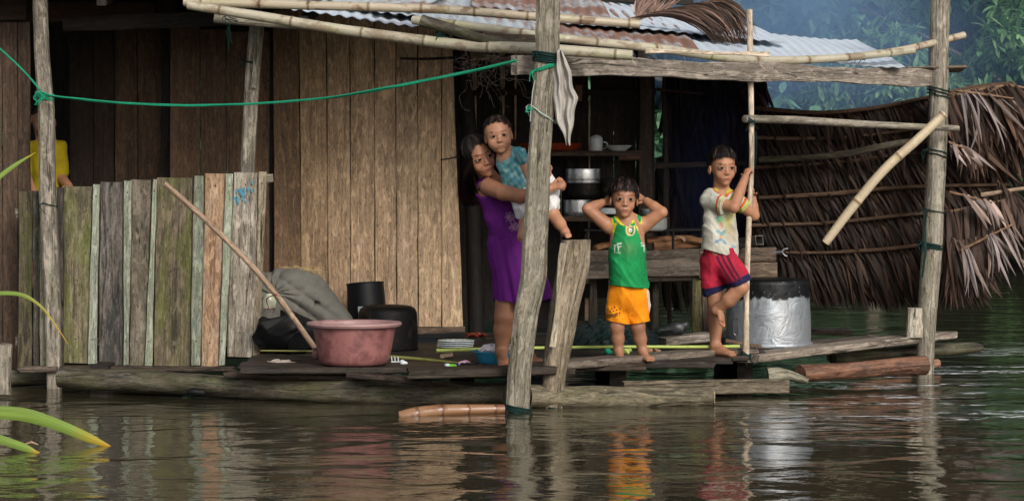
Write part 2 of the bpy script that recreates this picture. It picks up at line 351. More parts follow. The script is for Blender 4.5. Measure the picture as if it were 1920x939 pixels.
M['leafC']=leafmat('dark_forest_leaves',(.018,.065,.028),(.05,.14,.055),.5,.3,.2)
M['trunk']=wood('tree_bark',(.06,.05,.04),(.16,.14,.11),stain=.4,moss=.3,grain=.3,crack=.5,bumpk=1)
# vessels and cloth
M['pink']=plain('worn_pink_plastic',(.27,.112,.106),.42,var=.15,scale=9,bumpk=.06,dirt=.7,dirt_c=(.10,.035,.035),dscale=11,dlo=.47,dhi=.62)
M['pinkrim']=plain('faded_pink_rim',(.34,.20,.195),.5,var=.15,scale=9,bumpk=.08,dirt=.6,dirt_c=(.20,.10,.10),dscale=22)
M['black']=plain('black_pot_soot',(.006,.0055,.0055),.5,var=.5,scale=14,bumpk=.5,dirt=.7,dirt_c=(.075,.05,.03),dscale=11,spec=.2,dlo=.56,dhi=.68)
M['blackplastic']=plain('black_plastic',(.006,.006,.0065),.45,spec=.2,var=.2,scale=6,bumpk=.05)
def alum(name):
    m,nt,b=new_mat(name); v=objn(nt); n=noise(nt,v,5,5,.6,.4); n2=noise(nt,v,30,5,.7)
    c=mix(nt,n2,(.22,.25,.28),(.46,.49,.52)); c=mix(nt,mathn(nt,'MULTIPLY',ramp(nt,n,[(.5,0.),(.7,1.)]),.35),c,(.33,.30,.28))
    # a painted-looking soot band kept by height (the soot is on the pot itself)
    t=tintn(nt); c=mix(nt,1.0,c,t,'MULTIPLY'); link(nt,c,b.inputs['Base Color'])
    b.inputs['Metallic'].default_value=.7; link(nt,ramp(nt,n2,[(.3,.36),(.7,.6)]),b.inputs['Roughness']); bump(nt,b,noise(nt,v,7,4,.6,1.2),.6,.015); return m
M['alum']=alum('dented_aluminium')
M['steel']=plain('scuffed_steel',(.55,.56,.57),.3,.8,var=.2,scale=20,bumpk=.15,dirt=.3)
M['enamel']=plain('pale_enamel',(.55,.60,.62),.25,var=.08,scale=20,bumpk=.02,dirt=.25,dirt_c=(.2,.18,.16))
M['orangep']=plain('orange_red_plastic',(.45,.07,.02),.4,var=.15,scale=10)
M['bluep']=plain('blue_plastic',(.03,.22,.36),.35,var=.15,scale=10)
def sackmat():
    m,nt,b=new_mat('woven_grey_sack'); v=objn(nt); n=noise(nt,v,7,6,.65,.6); wv=N(nt,'ShaderNodeTexWave'); wv.inputs['Scale'].default_value=160; wv.bands_direction='Z'; link(nt,v,wv.inputs[0])
    w2=N(nt,'ShaderNodeTexWave'); w2.inputs['Scale'].default_value=160; w2.bands_direction='X'; link(nt,v,w2.inputs[0])
    c=mix(nt,n,(.085,.083,.07),(.25,.24,.205)); c=mix(nt,.22,c,mix(nt,1.0,wv.outputs[0],w2.outputs[0],'MULTIPLY'),'OVERLAY'); link(nt,c,b.inputs['Base Color']); b.inputs['Roughness'].default_value=.8
    bump(nt,b,mathn(nt,'ADD',mathn(nt,'MULTIPLY',wv.outputs[0],.1),noise(nt,v,11,5,.6,1.5)),.6,.02); return m
M['sack']=sackmat()
M['tarp']=plain('black_tarp',(.007,.007,.0075),.6,spec=.2,var=.3,scale=10,bumpk=.5)
M['cloth']=attr_mat('cotton_cloth',.85,.2,140,.22,.28,weave=True)
M['skin']=attr_mat('skin',.48,.3,260,.10,.08,sss=.06,vscale=22)
_nt=M['skin'].node_tree; _g=N(_nt,'ShaderNodeRGBToBW'); link(_nt,tintn(_nt),_g.inputs[0]); link(_nt,ramp(_nt,_g.outputs[0],[(.03,0.),(.12,.32)]),_nt.nodes['Principled BSDF'].inputs['Specular IOR Level'])
M['hair']=None
def hairmat(name,c1,c2):
    m,nt,b=new_mat(name); geo=N(nt,'ShaderNodeNewGeometry'); c=mix(nt,geo.outputs['Random Per Island'],c1,c2); c=mix(nt,1.0,c,tintn(nt),'MULTIPLY')
    link(nt,c,b.inputs['Base Color']); b.inputs['Roughness'].default_value=.5; b.inputs['Specular IOR Level'].default_value=.18; return m
M['hair']=hairmat('black_hair',(.004,.0035,.0035),(.022,.015,.012))
M['net']=plain('dark_teal_net',(.007,.016,.016),.8,var=.5,scale=40,bumpk=1)
M['nail']=plain('rusty_nail',(.03,.02,.015),.6,.3)
# ================================================================== water, banks, forest
def grid_mesh(name,x0,x1,y0,y1,nx,ny,fz,mat):
    xs=np.linspace(x0,x1,nx); ys=np.linspace(y0,y1,ny); X,Y=np.meshgrid(xs,ys); Z=fz(X,Y)
    V_=np.stack([X,Y,Z],-1).reshape(-1,3); f=[]
    idx=np.arange(nx*ny).reshape(ny,nx); q=np.stack([idx[:-1,:-1],idx[:-1,1:],idx[1:,1:],idx[1:,:-1]],-1).reshape(-1,4)
    me=bpy.data.meshes.new(name); me.from_pydata(V_.tolist(),[],q.tolist()); me.materials.append(mat)
    me.polygons.foreach_set('use_smooth',[True]*len(me.polygons)); o=bpy.data.objects.new(name,me); COL.objects.link(o); return o
def water_mat():
    m,nt,b=new_mat('river_water'); v=objn(nt)
    big=noise(nt,v,1.0,3,.5,.5,(.7,1.1,1)); r1=noise(nt,v,1.0,2,.5,.9,(1.3,1.7,1)); r2=noise(nt,v,1.0,3,.5,.9,(4.2,4.6,1)); r3=noise(nt,v,1.0,2,.5,.2,(26,30,1))
    c=mix(nt,big,(.024,.023,.013),(.042,.036,.020)); 
    # river turbulence is stronger in patches
    patch=ramp(nt,noise(nt,v,1.0,2,.5,.3,(.22,.35,1)),[(.42,.25),(.62,1.0)])
    h=mathn(nt,'ADD',mathn(nt,'MULTIPLY',r1,.95),mathn(nt,'ADD',mathn(nt,'MULTIPLY',mathn(nt,'MULTIPLY',r2,patch),.34),mathn(nt,'MULTIPLY',mathn(nt,'MULTIPLY',r3,patch),.05)))
    link(nt,c,b.inputs['Base Color']); b.inputs['Roughness'].default_value=.055; b.inputs['IOR'].default_value=1.33
    # white flecks painted for sky glints on ripples, plus foam, off the platform's right end
    sx=N(nt,'ShaderNodeSeparateXYZ'); link(nt,v,sx.inputs[0]); reg=mathn(nt,'MULTIPLY',ramp(nt,mathn(nt,'MULTIPLY',sx.outputs[0],.1),[(.10,0.),(.26,1.)]),ramp(nt,mathn(nt,'MULTIPLY',sx.outputs[1],.05),[(.58,0.),(.68,1.),(.85,1.),(1.0,.0)]))
    f1=noise(nt,v,1.0,5,.7,.6,(7,16,1)); f2=noise(nt,v,1.0,2,.5,.3,(.55,2.4,1)); fm=mathn(nt,'MULTIPLY',ramp(nt,f1,[(.53,0.),(.58,1.)]),ramp(nt,f2,[(.47,0.),(.56,1.)])); fm=mathn(nt,'MULTIPLY',fm,reg)
    fw=N(nt,'ShaderNodeBsdfDiffuse'); fw.inputs[0].default_value=(.75,.78,.8,1); ms=N(nt,'ShaderNodeMixShader'); link(nt,fm,ms.inputs[0]); out=nt.nodes['Material Output']; link(nt,b.outputs[0],ms.inputs[1]); link(nt,fw.outputs[0],ms.inputs[2]); link(nt,ms.outputs[0],out.inputs['Surface'])
    bump(nt,b,h,1.0,.026); return m
tag(grid_mesh('water',-45,45,-6,41,60,60,lambda X,Y:0*X,water_mat()),kind='structure')
MG=plain('river_mud',(.05,.04,.025),.9,var=.4,scale=3,bumpk=.6)
def terr(X,Y):
    sh=36.5+.9*np.sin(X*.5)+.5*np.sin(X*1.3)
    z=-1.2+1.35/(1+np.exp(-(Y-sh)*2.2))+np.clip(Y-sh-1,0,None)*.40
    near=np.clip(( -3.5-Y)/3,0,1)*1.4
    return np.minimum(z,9+.8*np.sin(X*.2))+near
tag(grid_mesh('river_bank',-70,70,-14,95,90,110,terr,MG),kind='structure')

def leaves(mb, centres, dirs, size, rng_, whorl=(5,8), lw=.36, droop=.5, seg=4, tint=(.8,1.15)):
    """whorls of leaves: each centre gets a handful of folded, drooping leaves"""
    pts=[];sd=[];wd=[];tn=[]
    for c,d in zip(centres,dirs):
        k=rng_.integers(*whorl); d=d/np.linalg.norm(d); a0=rng_.uniform(0,6.28)
        u=np.cross(d,[0,0,1.]); 
        if np.linalg.norm(u)<.1: u=np.array([1.,0,0])
        u/=np.linalg.norm(u); v=np.cross(d,u); tt=rng_.uniform(*tint)
        for j in range(k):
            a=a0+2*math.pi*j/k+rng_.uniform(-.3,.3); o=u*math.cos(a)+v*math.sin(a); dd=d*rng_.uniform(.2,.9)+o; dd/=np.linalg.norm(dd)
            L=size*rng_.uniform(.6,1.25); p=[];pos=np.array(c,float); g=droop*rng_.uniform(.5,1.5)
            for s in range(seg):
                p.append(pos.copy()); dd=dd+np.array([0,0,-g/seg]); dd/=np.linalg.norm(dd); pos=pos+dd*L/(seg-1)
            p=np.array(p); s_=np.cross(p[-1]-p[0],[rng_.uniform(-.5,.5),rng_.uniform(-.5,.5),1.]); s_/=np.linalg.norm(s_)+1e-9
            pts.append(p); sd.append(np.tile(s_,(seg,1))); wd.append(L*lw*np.array([.12,.9,.85,.04] if seg==4 else [.12,1,.04])); x=tt*rng_.uniform(.85,1.15); tn.append((x,x,x))
    mb.strips(np.array(pts),np.array(sd),np.array(wd),.10,tint=np.array(tn))

TREE_GROUP='trees on the far bank'
def tree(name,label,X,Y,h,crown,mat,size,ncl,lw,droop,seed,whorl=(5,8),trunk_r=.12):
    """crown: list of (dx,dy,z,rx,ry,rz) lobes"""
    r_=np.random.default_rng(seed); base=V(X,Y,float(terr(np.array(X),np.array(Y)))-.05)
    root=empty(name,base,label,'tree',TREE_GROUP)
    t=MB(); top=base+V(r_.uniform(-.4,.4),0,h*.75)
    t.tube([base,base.lerp(top,.5)+V(r_.uniform(-.2,.2),0,0),top],[trunk_r,trunk_r*.7,trunk_r*.4],n=8,res=.35,rough=.04)
    for (dx,dy,z,rx,ry,rz) in crown:
        e=V(X+dx,Y+dy,z); s=base.lerp(top,r_.uniform(.35,.9)); t.tube([s,s.lerp(e,.55)+V(0,0,.15),e],[trunk_r*.45,trunk_r*.3,trunk_r*.12],n=6,res=.3)
        for q in range(4):
            e2=e+V(r_.uniform(-rx,rx)*.8,r_.uniform(-ry,ry)*.8,r_.uniform(-rz,rz)*.8); t.tube([s.lerp(e,.6),e2],[trunk_r*.16,trunk_r*.06],n=5,res=.3)
    t.build('trunk',M['trunk'],root)
    c=MB(); vol=[a[3]*a[4]*a[5] for a in crown]; tot=sum(v**.67 for v in vol); C=[];D=[]
    for lobe,v in zip(crown,vol):
        n=int(ncl*v**.67/tot); dx,dy,z,rx,ry,rz=lobe
        # sub clumps give gaps and light and dark masses
        sub=r_.normal(size=(max(6,n//16),3)); sub/=np.linalg.norm(sub,axis=1)[:,None]; sub*=r_.uniform(.35,1.0,(len(sub),1))
        for i in range(n):
            s=sub[r_.integers(len(sub))]+r_.normal(size=3)*.16; p=np.array([X+dx+s[0]*rx,Y+dy+s[1]*ry,z+s[2]*rz])
            if p[2]<.12: p[2]=.12+abs(r_.normal())*.1
            C.append(p); D.append(s*[1,1,.6]+[0,-.25,.35]+r_.normal(size=3)*.3)
    leaves(c,C,D,size,r_,whorl,lw,droop)
    c.build('crown',mat,root,smooth='all'); return root
# a wall of forest, built as single trees one can tell apart; the far-off mass behind it is one stuff object
tree('broadleaf_tree','broad-leaved tree with big drooping leaves above the dark thatch screen',2.9,33.2,3.2,[(.0,0,1.55,1.3,.8,.75),(1.3,.2,1.5,1.1,.8,.7),(-.9,.4,1.9,1,.7,.8)],M['leafA'],.36,360,.42,1.5,3,(4,6))
tree('bright_leaf_tree','tree with bright green leaf whorls right of the tall right post',6.7,33.6,5.5,[(0,0,2.9,1.1,.9,.9),(-.6,-.2,1.9,.9,.7,.7),(.6,.2,3.7,1.2,.9,.8),(.3,.1,1.2,1.0,.7,.6),(-1.4,.1,2.2,.8,.6,.6)],M['leafB'],.23,760,.30,.9,5,(6,9))
tree('bright_leaf_tree','bright green bushy tree just left of the tall right post',4.7,34.0,4.5,[(0,0,2.2,.9,.8,.6),(-.5,.1,1.7,.7,.6,.5),(.5,.2,2.9,.9,.7,.6)],M['leafB'],.22,420,.30,1.0,6,(6,9))
tree('forest_tree','tree half hidden in blue smoke above the thin upright pole',2.6,34.6,5,[(0,0,3.0,1.3,1,.9),(1.1,0,3.6,1.0,.9,.8),(-1,.2,3.3,1.1,.9,.8),(.2,0,4.5,1.5,1,.9)],M['leafA'],.27,600,.34,1.2,8)
tree('forest_tree','tree whose leaves show behind the roof beams at the top edge',.6,35.0,5,[(0,0,3.3,1.3,1,.8),(.8,0,2.6,1.0,.9,.8),(-.9,0,4.2,1.4,1,1)],M['leafA'],.26,420,.34,1.1,9)
tree('forest_tree','dark tree filling the top right corner of the picture',7.6,36.0,6,[(0,0,4.2,1.6,1.2,1.1),(-1.8,0,4.6,1.5,1,1),(.8,0,2.4,1.3,1,1.2),(-2.9,.4,3.6,1.2,1,.9)],M['leafC'],.24,800,.34,1.0,12)
tree('forest_tree','low tree leaning over the water behind the thatch end at the right edge',7.4,35.3,2.6,[(0,0,.9,1.2,.7,.7),(-1.5,.2,.8,1.2,.7,.55),(1.4,.1,1.3,1.2,.7,.9)],M['leafC'],.22,560,.32,1.3,13)
tree('forest_tree','dark tree low behind the thatch screen beside the water',4.4,35.6,3,[(0,0,.9,1.5,.7,.7),(-1.7,0,1.0,1.4,.7,.7),(0,0,2.6,1.3,.9,.9)],M['leafC'],.24,560,.34,1.3,14)
for i,(x,y,s) in enumerate([(-1.8,36.2,15),(-5.2,36.8,16),(-8.8,37.4,17),(10.6,37.0,18),(13.8,37.5,19),(1.6,37.4,20),(5.6,37.8,21)]):
    tree('forest_tree','dark green tree of the forest edge behind the hut',x,y,7,[(0,0,5.2,2.0,1.3,1.5),(-1,0,3.2,1.8,1.2,1.3),(1.1,0,1.9,1.7,1.1,1.2),(.4,0,6.8,1.7,1.3,1.2)],M['leafC'],.30,700,.36,1.1,s)
r_=np.random.default_rng(77); mb=MB(); C=[];D=[]
for i in range(5200):
    x=r_.uniform(-22,26); y=r_.uniform(38.6,46); z=float(terr(np.array(x),np.array(y)))+r_.uniform(0,1)**.7*(8.5+1.5*math.sin(x*.9)+math.sin(x*.35+1))
    C.append((x,y,max(z,.3))); D.append(np.array([r_.normal()*.4,-.8,.4]))
leaves(mb,C,D,.50,r_,(4,6),.42,1.0,3,(.5,1.0)); tag(mb.build('forest_undergrowth',M['leafC'],smooth='all'),kind='stuff')

# ================================================================== the hut
hut=empty('wooden_hut',P(600,700,16.6)*1,'open-fronted riverside hut of upright planks with a low tin roof','hut')
bpy.context.view_layer.update()
def nails(mb,pts,r=.004):
    for p in pts: mb.lathe(p,[(r,0),(r*.9,.003)],n=6,axis=(0,-1,0),cap1=True,m=1,tint=(1,1,1))
def wallboards(name,Y,edges_top,edges_bot,ytop,ybot,mat,tints,label=None,t=.02,parent=None,wob=.0,gap=1.2):
    """one wall of upright boards; edges in picture columns at distance Y"""
    mb=MB(); n=len(edges_top)-1; pp=[]
    for i in range(n):
        a=P((edges_top[i]+edges_top[i+1])/2,ytop[i] if hasattr(ytop,'__len__') else ytop,Y); b=P((edges_bot[i]+edges_bot[i+1])/2,ybot[i] if hasattr(ybot,'__len__') else ybot,Y)
        dy=rng.uniform(-.006,.006); a.y+=dy; b.y+=dy+rng.uniform(-.004,.004)
        w0=(edges_bot[i+1]-edges_bot[i]-gap)*PX(Y); w1=(edges_top[i+1]-edges_top[i]-gap)*PX(Y)
        mb.plank(b,a,(1,0,0),w0,t,w1,wav=.0015,ch=.003,tint=tints[i%len(tints)])
        for zz in (.97,.12):
            for k in (.25,.75):
                x=b.lerp(a,zz); pp.append((x.x+(k-.5)*w0,x.y-t/2,x.z-rng.uniform(0,.02)))
    nails(mb,pp); o=mb.build(name,[mat,M['nail']],parent or hut)
    if label: o['label']=label
    return o
# the pale wall
et=[512,560,612,656,702,742,783,828,846]; eb=[514,566,616,658,703,744,784,828,869]
wallboards('plank_wall',16.6,et,eb,20,[612]*8,M['wall'],[(.42,.36,.30),(.90,.84,.76),(1.1,1.05,1.0),(1.2,1.15,1.1),(1.25,1.2,1.16),(1.22,1.2,1.18),(1.32,1.29,1.24),(1.32,1.3,1.25)],'bare pale brown plank wall')  # tints rise to the right, painting in the weaker eave shade there
wallboards('plank_wall',16.7,[318,375,424,470,514],[320,378,426,472,516],[50,56,60,60],[640]*4,M['wall_dark'],[(1.2,1.05,.88),(1.2,1.05,.9),(1.35,1.2,1.0),(1.5,1.32,1.1)],'brown plank wall behind the fence, darkened for roof shade')  # board colour darkened to carry part of the roof's shade
wallboards('plank_wall',17.2,[130,176,214,258,303],[132,176,217,260,305],[66,62,52,50],[640]*4,M['wall_dark'],[(.3,.28,.26),(.42,.39,.36),(1.1,1,.85),(1.25,1.1,.95)],'dark set-back plank wall')  # tints carry the shade indoors, deepest on the left boards
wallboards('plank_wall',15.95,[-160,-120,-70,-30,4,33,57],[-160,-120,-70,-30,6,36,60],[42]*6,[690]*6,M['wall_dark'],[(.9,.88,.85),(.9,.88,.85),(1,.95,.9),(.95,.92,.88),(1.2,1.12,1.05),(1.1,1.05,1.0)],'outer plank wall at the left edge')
part('wall_sill','wall_dark',hut,lambda m:m.plank(P(782,620,16.56),P(872,617,16.56),(0,0,1),.035,.03,wav=.002,tint=(2,2,2)),'pale sill under the pale plank wall')
part('wall_rail','wall_dark',hut,lambda m:m.plank(P(-60,24,16.3),P(290,22,16.3),(0,0,1),.12,.06,tint=(.5,.42,.38)))
part('wall_rail','wall_dark',hut,lambda m:m.plank(P(-160,16,15.9),P(50,18,15.9),(0,0,1),.14,.05,tint=(.35,.3,.28)))
part('wall_rail','wall_dark',hut,lambda m:m.plank(P(297,8,16.9),P(330,8,16.9),(0,0,1),.3,.04,tint=(.4,.38,.35)))
# interior: dark room at the left with back wall, posts
wallboards('plank_wall',18.6,[40,90,140,180,230,280,340],[40,90,140,180,230,280,340],30,[640]*6,M['soot'],[(1,1,1)],'blackish back wall of the inner room')  # whole wall in the near-black wood
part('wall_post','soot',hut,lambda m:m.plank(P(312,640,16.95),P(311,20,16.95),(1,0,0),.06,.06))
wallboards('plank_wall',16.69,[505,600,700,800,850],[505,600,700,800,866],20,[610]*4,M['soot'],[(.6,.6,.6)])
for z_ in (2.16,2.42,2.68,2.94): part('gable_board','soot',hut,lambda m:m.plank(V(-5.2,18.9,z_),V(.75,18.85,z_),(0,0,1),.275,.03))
# kitchen back wall: sooty boards, bright gaps made as pale strips in front
kt=[893,934,962,1000,1045,1082,1102,1106,1140,1175,1206]; 
wallboards('kitchen_wall',17.6,[842,892,937,965,1006,1052,1103],[842,896,942,966,1006,1052,1104],[80]*6,[600]*6,M['soot'],[(1,1,1),(.8,.8,.8),(1.2,1.1,1)],'soot-blackened kitchen wall',gap=.5)
wallboards('kitchen_wall',17.6,[1107,1150,1192,1228],[1107,1152,1193,1228],[110]*3,[520]*3,M['soot'],[(1,1,1),(1.3,1.2,1.1),(.8,.8,.8)],'soot-blackened kitchen wall',gap=.5)
for (a,ya,wa,b,yb,wb) in [(886,90,13,890,262,8),(941,95,12,944,222,4),(967,100,5,966,262,3),(1105,178,3,1104,440,3),(1101,440,9,1100,600,8)]:  # added strips stand in for bright gaps, one of them sky-lit
    part('wall_strip','wall',hut,lambda m:m.plank(P(b,yb,17.57),P(a,ya,17.57),(1,0,0),wb*PX(17.5),.012,wa*PX(17.5),wav=.001,tint=(1.25,1.2,1.15)),'pale strip laid for a bright gap in the black kitchen wall')
part('wall_strip','wall',hut,lambda m:m.plank(P(872,100,17.5),P(965,118,17.5),(0,0,1),.05,.012))
# side return of the kitchen, rails, rear posts
mb=MB()
mb.tube([P(893,640,16.75),P(886,400,16.75),P(878,230,16.75),P(866,100,16.75),P(860,60,16.75)],[.052,.048,.05,.048,.05],n=14,res=.1,rough=.03,tint=(.6,.6,.6))
mb.build('corner_post',M['soot'],hut)['label']='charred crooked round post at the end of the pale wall'
for a,b,y,w_,tn in ((1210,1210,17.45,.085,2.1),(1256,1244,17.7,.03,1.9),(1070,1070,17.5,.05,1)): part('kitchen_post','soot',hut,lambda m:m.plank(P(a,640,y),P(b,130,y),(1,0,0),w_,.05 if w_<.08 else .08,tint=(tn,tn*.93,tn*.85)))
for a,ya,b,yb,y,w_,tn in ((1200,312,1400,306,17.65,.035,2.2),(880,175,1230,172,17.52,.04,1),(1000,545,1230,545,17.5,.10,.8),(1226,168,1320,176,17.62,.02,2)): part('kitchen_rail','soot',hut,lambda m:m.plank(P(a,ya,y),P(b,yb,y),(0,0,1),w_,.03,tint=(tn,tn*.93,tn*.85)))

# roof: corrugated sheets rising to the back. local frame: eave line left-right, slope backwards
def roofpt(px,py,Y): return np.array(P(px,py,Y))
EL=np.array([-4.2,15.15,2.50]); 
def eave(x):   # front edge of the roof at world x
    pts=[(-6,15.5,2.55),(-2.0,15.3,2.30),(-.4,14.95,2.085),(.2,14.75,2.01),(1.2,15.35,1.965),(2.25,16.15,1.925),(4,16.4,1.9)]
    xs=[p[0] for p in pts]; return np.array([x,np.interp(x,xs,[p[1] for p in pts]),np.interp(x,xs,[p[2] for p in pts])])
def sheet(name,x0,x1,back,rise,mat,lift=0,skew=0,front=0,label=None,per=.076,amp=.006,z1=0):
    """corrugated sheet between world x0..x1, running back from the eave"""
    mb=MB(); nx=int((x1-x0)/per*8)+1; rings=[]
    ny=14
    for j in range(ny):
        f=j/(ny-1); rg=[]
        for i in range(nx):
            g=i/(nx-1); x=x0+(x1-x0)*g; e=eave(x); p=e+np.array([skew*f,front+f*back,lift+z1*g+rise*(f*back+front)/3.2+amp*math.cos((x-x0)/per*2*math.pi)+.006*math.sin(f*7+g*5)])
            rg.append(p)
        rings.append(rg)
    top=np.array(rings); 
    mb.loft(top,[i/8*per for i in range(nx)],[back*j/(ny-1) for j in range(ny)],closed=False,cap0=False,cap1=False)
    bot=top-np.array([0,0,.0025]); mb.loft(bot[:,::-1],[i/8*per for i in range(nx)],[back*j/(ny-1) for j in range(ny)],closed=False,cap0=False,cap1=False)
    o=mb.build(name,mat,hut,smooth='all')
    if label: o['label']=label
    return o
sheet('roof_sheet',1.05,2.42,2.3,.40,M['galv'],amp=.0035,label='pale galvanised roof sheet')
sheet('roof_sheet',.15,1.10,3.6,.42,M['rust'],lift=.012,label='rusty roof sheet')
sheet('roof_sheet',.30,1.75,2.6,.42,M['galv'],lift=.035,front=.95,skew=-.2,amp=.004,label='pale galvanised sheet laid over the rusty one')
sheet('roof_sheet',-.80,.22,3.8,.42,M['halfrust'],lift=.03,front=.28,label='rust-streaked roof sheet with a toothed edge')
sheet('roof_sheet',-1.75,-.42,3.6,.42,M['galv'],lift=.0,front=.02,z1=-.0,label='light grey roof sheet')
sheet('roof_sheet',-1.3,-.55,3.0,.42,M['halfrust'],lift=.045,front=.42,skew=.25,label='loose rust-brown sheet with a wavy edge')
sheet('roof_sheet',-.25,.62,2.6,.42,M['rust'],lift=.06,front=1.25,label='rust-red roof sheet further up')
sheet('roof_sheet',-2.9,-1.7,3.6,.42,M['halfrust'],lift=.012,label='roof sheet at the left')
sheet('roof_sheet',-4.6,-2.85,3.6,.42,M['galv'],lift=.0,label='roof sheet at the far left')
# rafters and beams under the roof
for x in (-3.6,-2.4,-1.2,-.2,.75,1.7):
    e=eave(x); part('rafter','soot',hut,lambda m:m.plank(e+[0,.05,-.05],e+[0,3.0,.36],(1,0,0),.05,.06))
part('tie_beam','soot',hut,lambda m:m.plank(P(120,48,16.0),P(490,30,15.8),(0,0,1),.09,.05))
# beam plank across the front of the kitchen
mb=MB(); a=P(964,120,14.12); b=P(1742,147,16.55); mb.plank(a,b,(0,0,1),36*PX(14.1),.05,30*PX(16.5),wav=.006,bow=.02,seg=30)
mb.build('eave_beam',M['deckgrey'],hut)['label']='long grey-brown beam plank under the kitchen roof'
mb=MB(); mb.plank(P(1638,134,16.5),P(1806,129,16.7),(0,-1,.25),.10,.018,tint=(.5,.45,.4)); mb.build('eave_board',M['deckgrey'],hut)
mb=MB(); mb.plank(P(1210,97,14.6),P(1442,101,15.2),(0,0,1),8*PX(14.6),.012); mb.build('eave_lath',M['stick'],hut)
# posts
def trace(mb,pts,Y,n=12,rough=.02,res=.06,squash=None,**k):
    """round pole along (px,py,width_px) or (px,py,width_px,Y)"""
    pa=[];r=[]
    for p in pts:
        y=p[3] if len(p)>3 else Y; pa.append(P(p[0],p[1],y)); r.append(p[2]/2*PX(y))
    mb.tube(pa,r,n=n,res=res,rough=rough,squash=squash,**k)
def squared(mb,pts,Y,depth=.9,seg_n=24,**k):
    """squared hewn post along (px,py,width_px[,Y]) from top to bottom"""
    q=[(p[0],p[1],p[2],p[3] if len(p)>3 else Y) for p in pts]; ys=[p[1] for p in q]; rings=[];vs=[]
    for i in range(seg_n+1):
        f=ys[0]+(ys[-1]-ys[0])*i/seg_n; g=[np.interp(f,ys,[p[j] for p in q]) for j in (0,2,3)]
        c=np.array(P(g[0],f,g[2])); h=g[1]/2*PX(g[2]); d=h*depth; ch=h*.28; jx=.0012*math.sin(i*.9)+.0008*math.sin(i*2.1)
        pr=[(-h+ch,-d),(h-ch,-d),(h,-d+ch),(h,d-ch),(h-ch,d),(-h+ch,d),(-h,d-ch),(-h,-d+ch)]
        rings.append([c+np.array([x+jx,y,0]) for x,y in pr][::-1]); vs.append(abs(c[2]))
    w=2*h; us=np.cumsum([0]+[w*.7,w*.2]*4)+rng.uniform(0,20); vs=list(np.array(vs)+rng.uniform(0,20))
    mb.loft(np.array(rings),list(us),vs,**k)
mb=MB(); squared(mb,[(1033,-330,48),(1029,-40,45),(1026,100,45),(1013,260,42),(1006,400,46),(1000,520,49),(985,600,46),(975,680,44),(967,830,44)],14.0,seg_n=60,tint=(.80,.80,.77)); 
mp=thing('roof_post',mb,M['grey'],'thick squared grey post rising from the water in front of the girl','post','posts of the hut')
mb=MB(); squared(mb,[(74,-90,25),(78,100,26),(87,200,28),(90,380,30),(99,560,28),(103,800,24)],15.5,seg_n=40); thing('roof_post',mb,M['greyv'],'squared grey-brown post at the left with green rope tied round it','post','posts of the hut')
mb=MB(); squared(mb,[(482,38,27),(470,200,26),(464,330,25),(458,600,24)],15.72,seg_n=30); mb.plank(P(477,165,15.66),P(483,45,15.66),(1,0,0),.03,.02); thing('roof_post',mb,M['greyv'],'squared post behind the fence carrying the bamboo eave, with a lapped splice','post','posts of the hut')
mb=MB(); trace(mb,[(1770,-120,33),(1762,0,38),(1760,180,37),(1756,300,38),(1746,480,39),(1737,620,34),(1735,740,30)],16.65,n=16,rough=.02); thing('roof_post',mb,M['grey'],'thick round grey post at the right end of the platform','post','posts of the hut')
mb=MB(); trace(mb,[(1405,18,11),(1407,110,11),(1409,300,10),(1404,420,11),(1399,560,12),(1399,672,13)],15.45,n=10,rough=.03); thing('upright_pole',mb,M['stick'],'thin upright pole the tallest boy holds on to','pole')
mb=MB(); trace(mb,[(1079,450,52),(1078,490,55),(1061,560,54),(1047,640,50),(1038,730,44),(1034,820,40)],14.25,n=24,rough=.07,tint=(.85,.77,.68)); 
st=thing('stump_post',mb,M['grey'],'thick split tree-trunk stake with a flat top right of the front post','stake')
mb=MB(); mb.plank(P(1036,650,14.13),P(1058,456,14.15),(1,0,0),.045,.03,.035,wav=.008,tint=(1.25,1.2,1.1)); mb.build('pale_sliver',M['grey'],st)
mb=MB(); mb.plank(P(8,740,14.9),P(12,646,14.9),(1,0,0),.075,.05,.065,ragged=.008); thing('stump_post',mb,M['greyv'],'short broken stake standing in the water at the left edge','stake')
mb=MB(); squared(mb,[(1716,577,28,16.6),(1714,632,30,16.6)],16.6,seg_n=6); thing('stump_post',mb,M['fpale'],'short bark-stripped block beside the thick right post','stake')

# bamboo roof poles
BG='bamboo poles along the eave'
def bam(pts,Y,mat,label,n=12,node=.33,rough=.012,**k):
    mb=MB(); trace(mb,pts,Y,n=n,rough=rough,res=.05,node=node,**k); return thing('bamboo_pole',mb,mat,label,'bamboo pole',BG)
bam([(345,4,17,15.05),(560,10,17,15.0),(820,18,17,15.0),(1010,32,17,14.95),(1200,46,16,15.0)],15,M['bam2'],'uppermost brown-mottled bamboo pole lying along the roof',node=.30)
bam([(352,10,16,14.95),(480,30,19,14.9),(640,56,20,14.8),(760,72,20,14.7),(880,86,21,14.55),(1010,92,22,14.3),(1186,104,19,14.2)],15,M['bam'],'thick pale bamboo pole sloping down to the front post',node=.40)
bam([(775,38,17,15.0),(900,52,17,14.8),(1050,72,17,14.6),(1240,92,17,14.9),(1400,112,16,15.4),(1560,110,15,15.9),(1712,95,14,16.4)],15,M['bam'],'long bamboo pole along the kitchen eave to the right post',node=.42)
bam([(1590,108,12,16.1),(1700,92,13,16.5),(1808,66,13,16.7)],16,M['bam2'],'short bamboo end sticking out past the thick right post',node=.3)
mb=MB(); trace(mb,[(790,40,26,14.65),(850,56,22,14.6),(905,74,20,14.5),(985,90,17,14.4)],14.6,rough=.05); thing('short_log',mb,M['log'],'short mossy branch lashed on the eave poles','log')
mb=MB(); trace(mb,[(402,35,19,15.3),(460,40,19,15.3),(620,52,16,15.3)],15.3,rough=.03); thing('short_log',mb,M['greyv'],'short round log end poking out under the eave at the left','log')
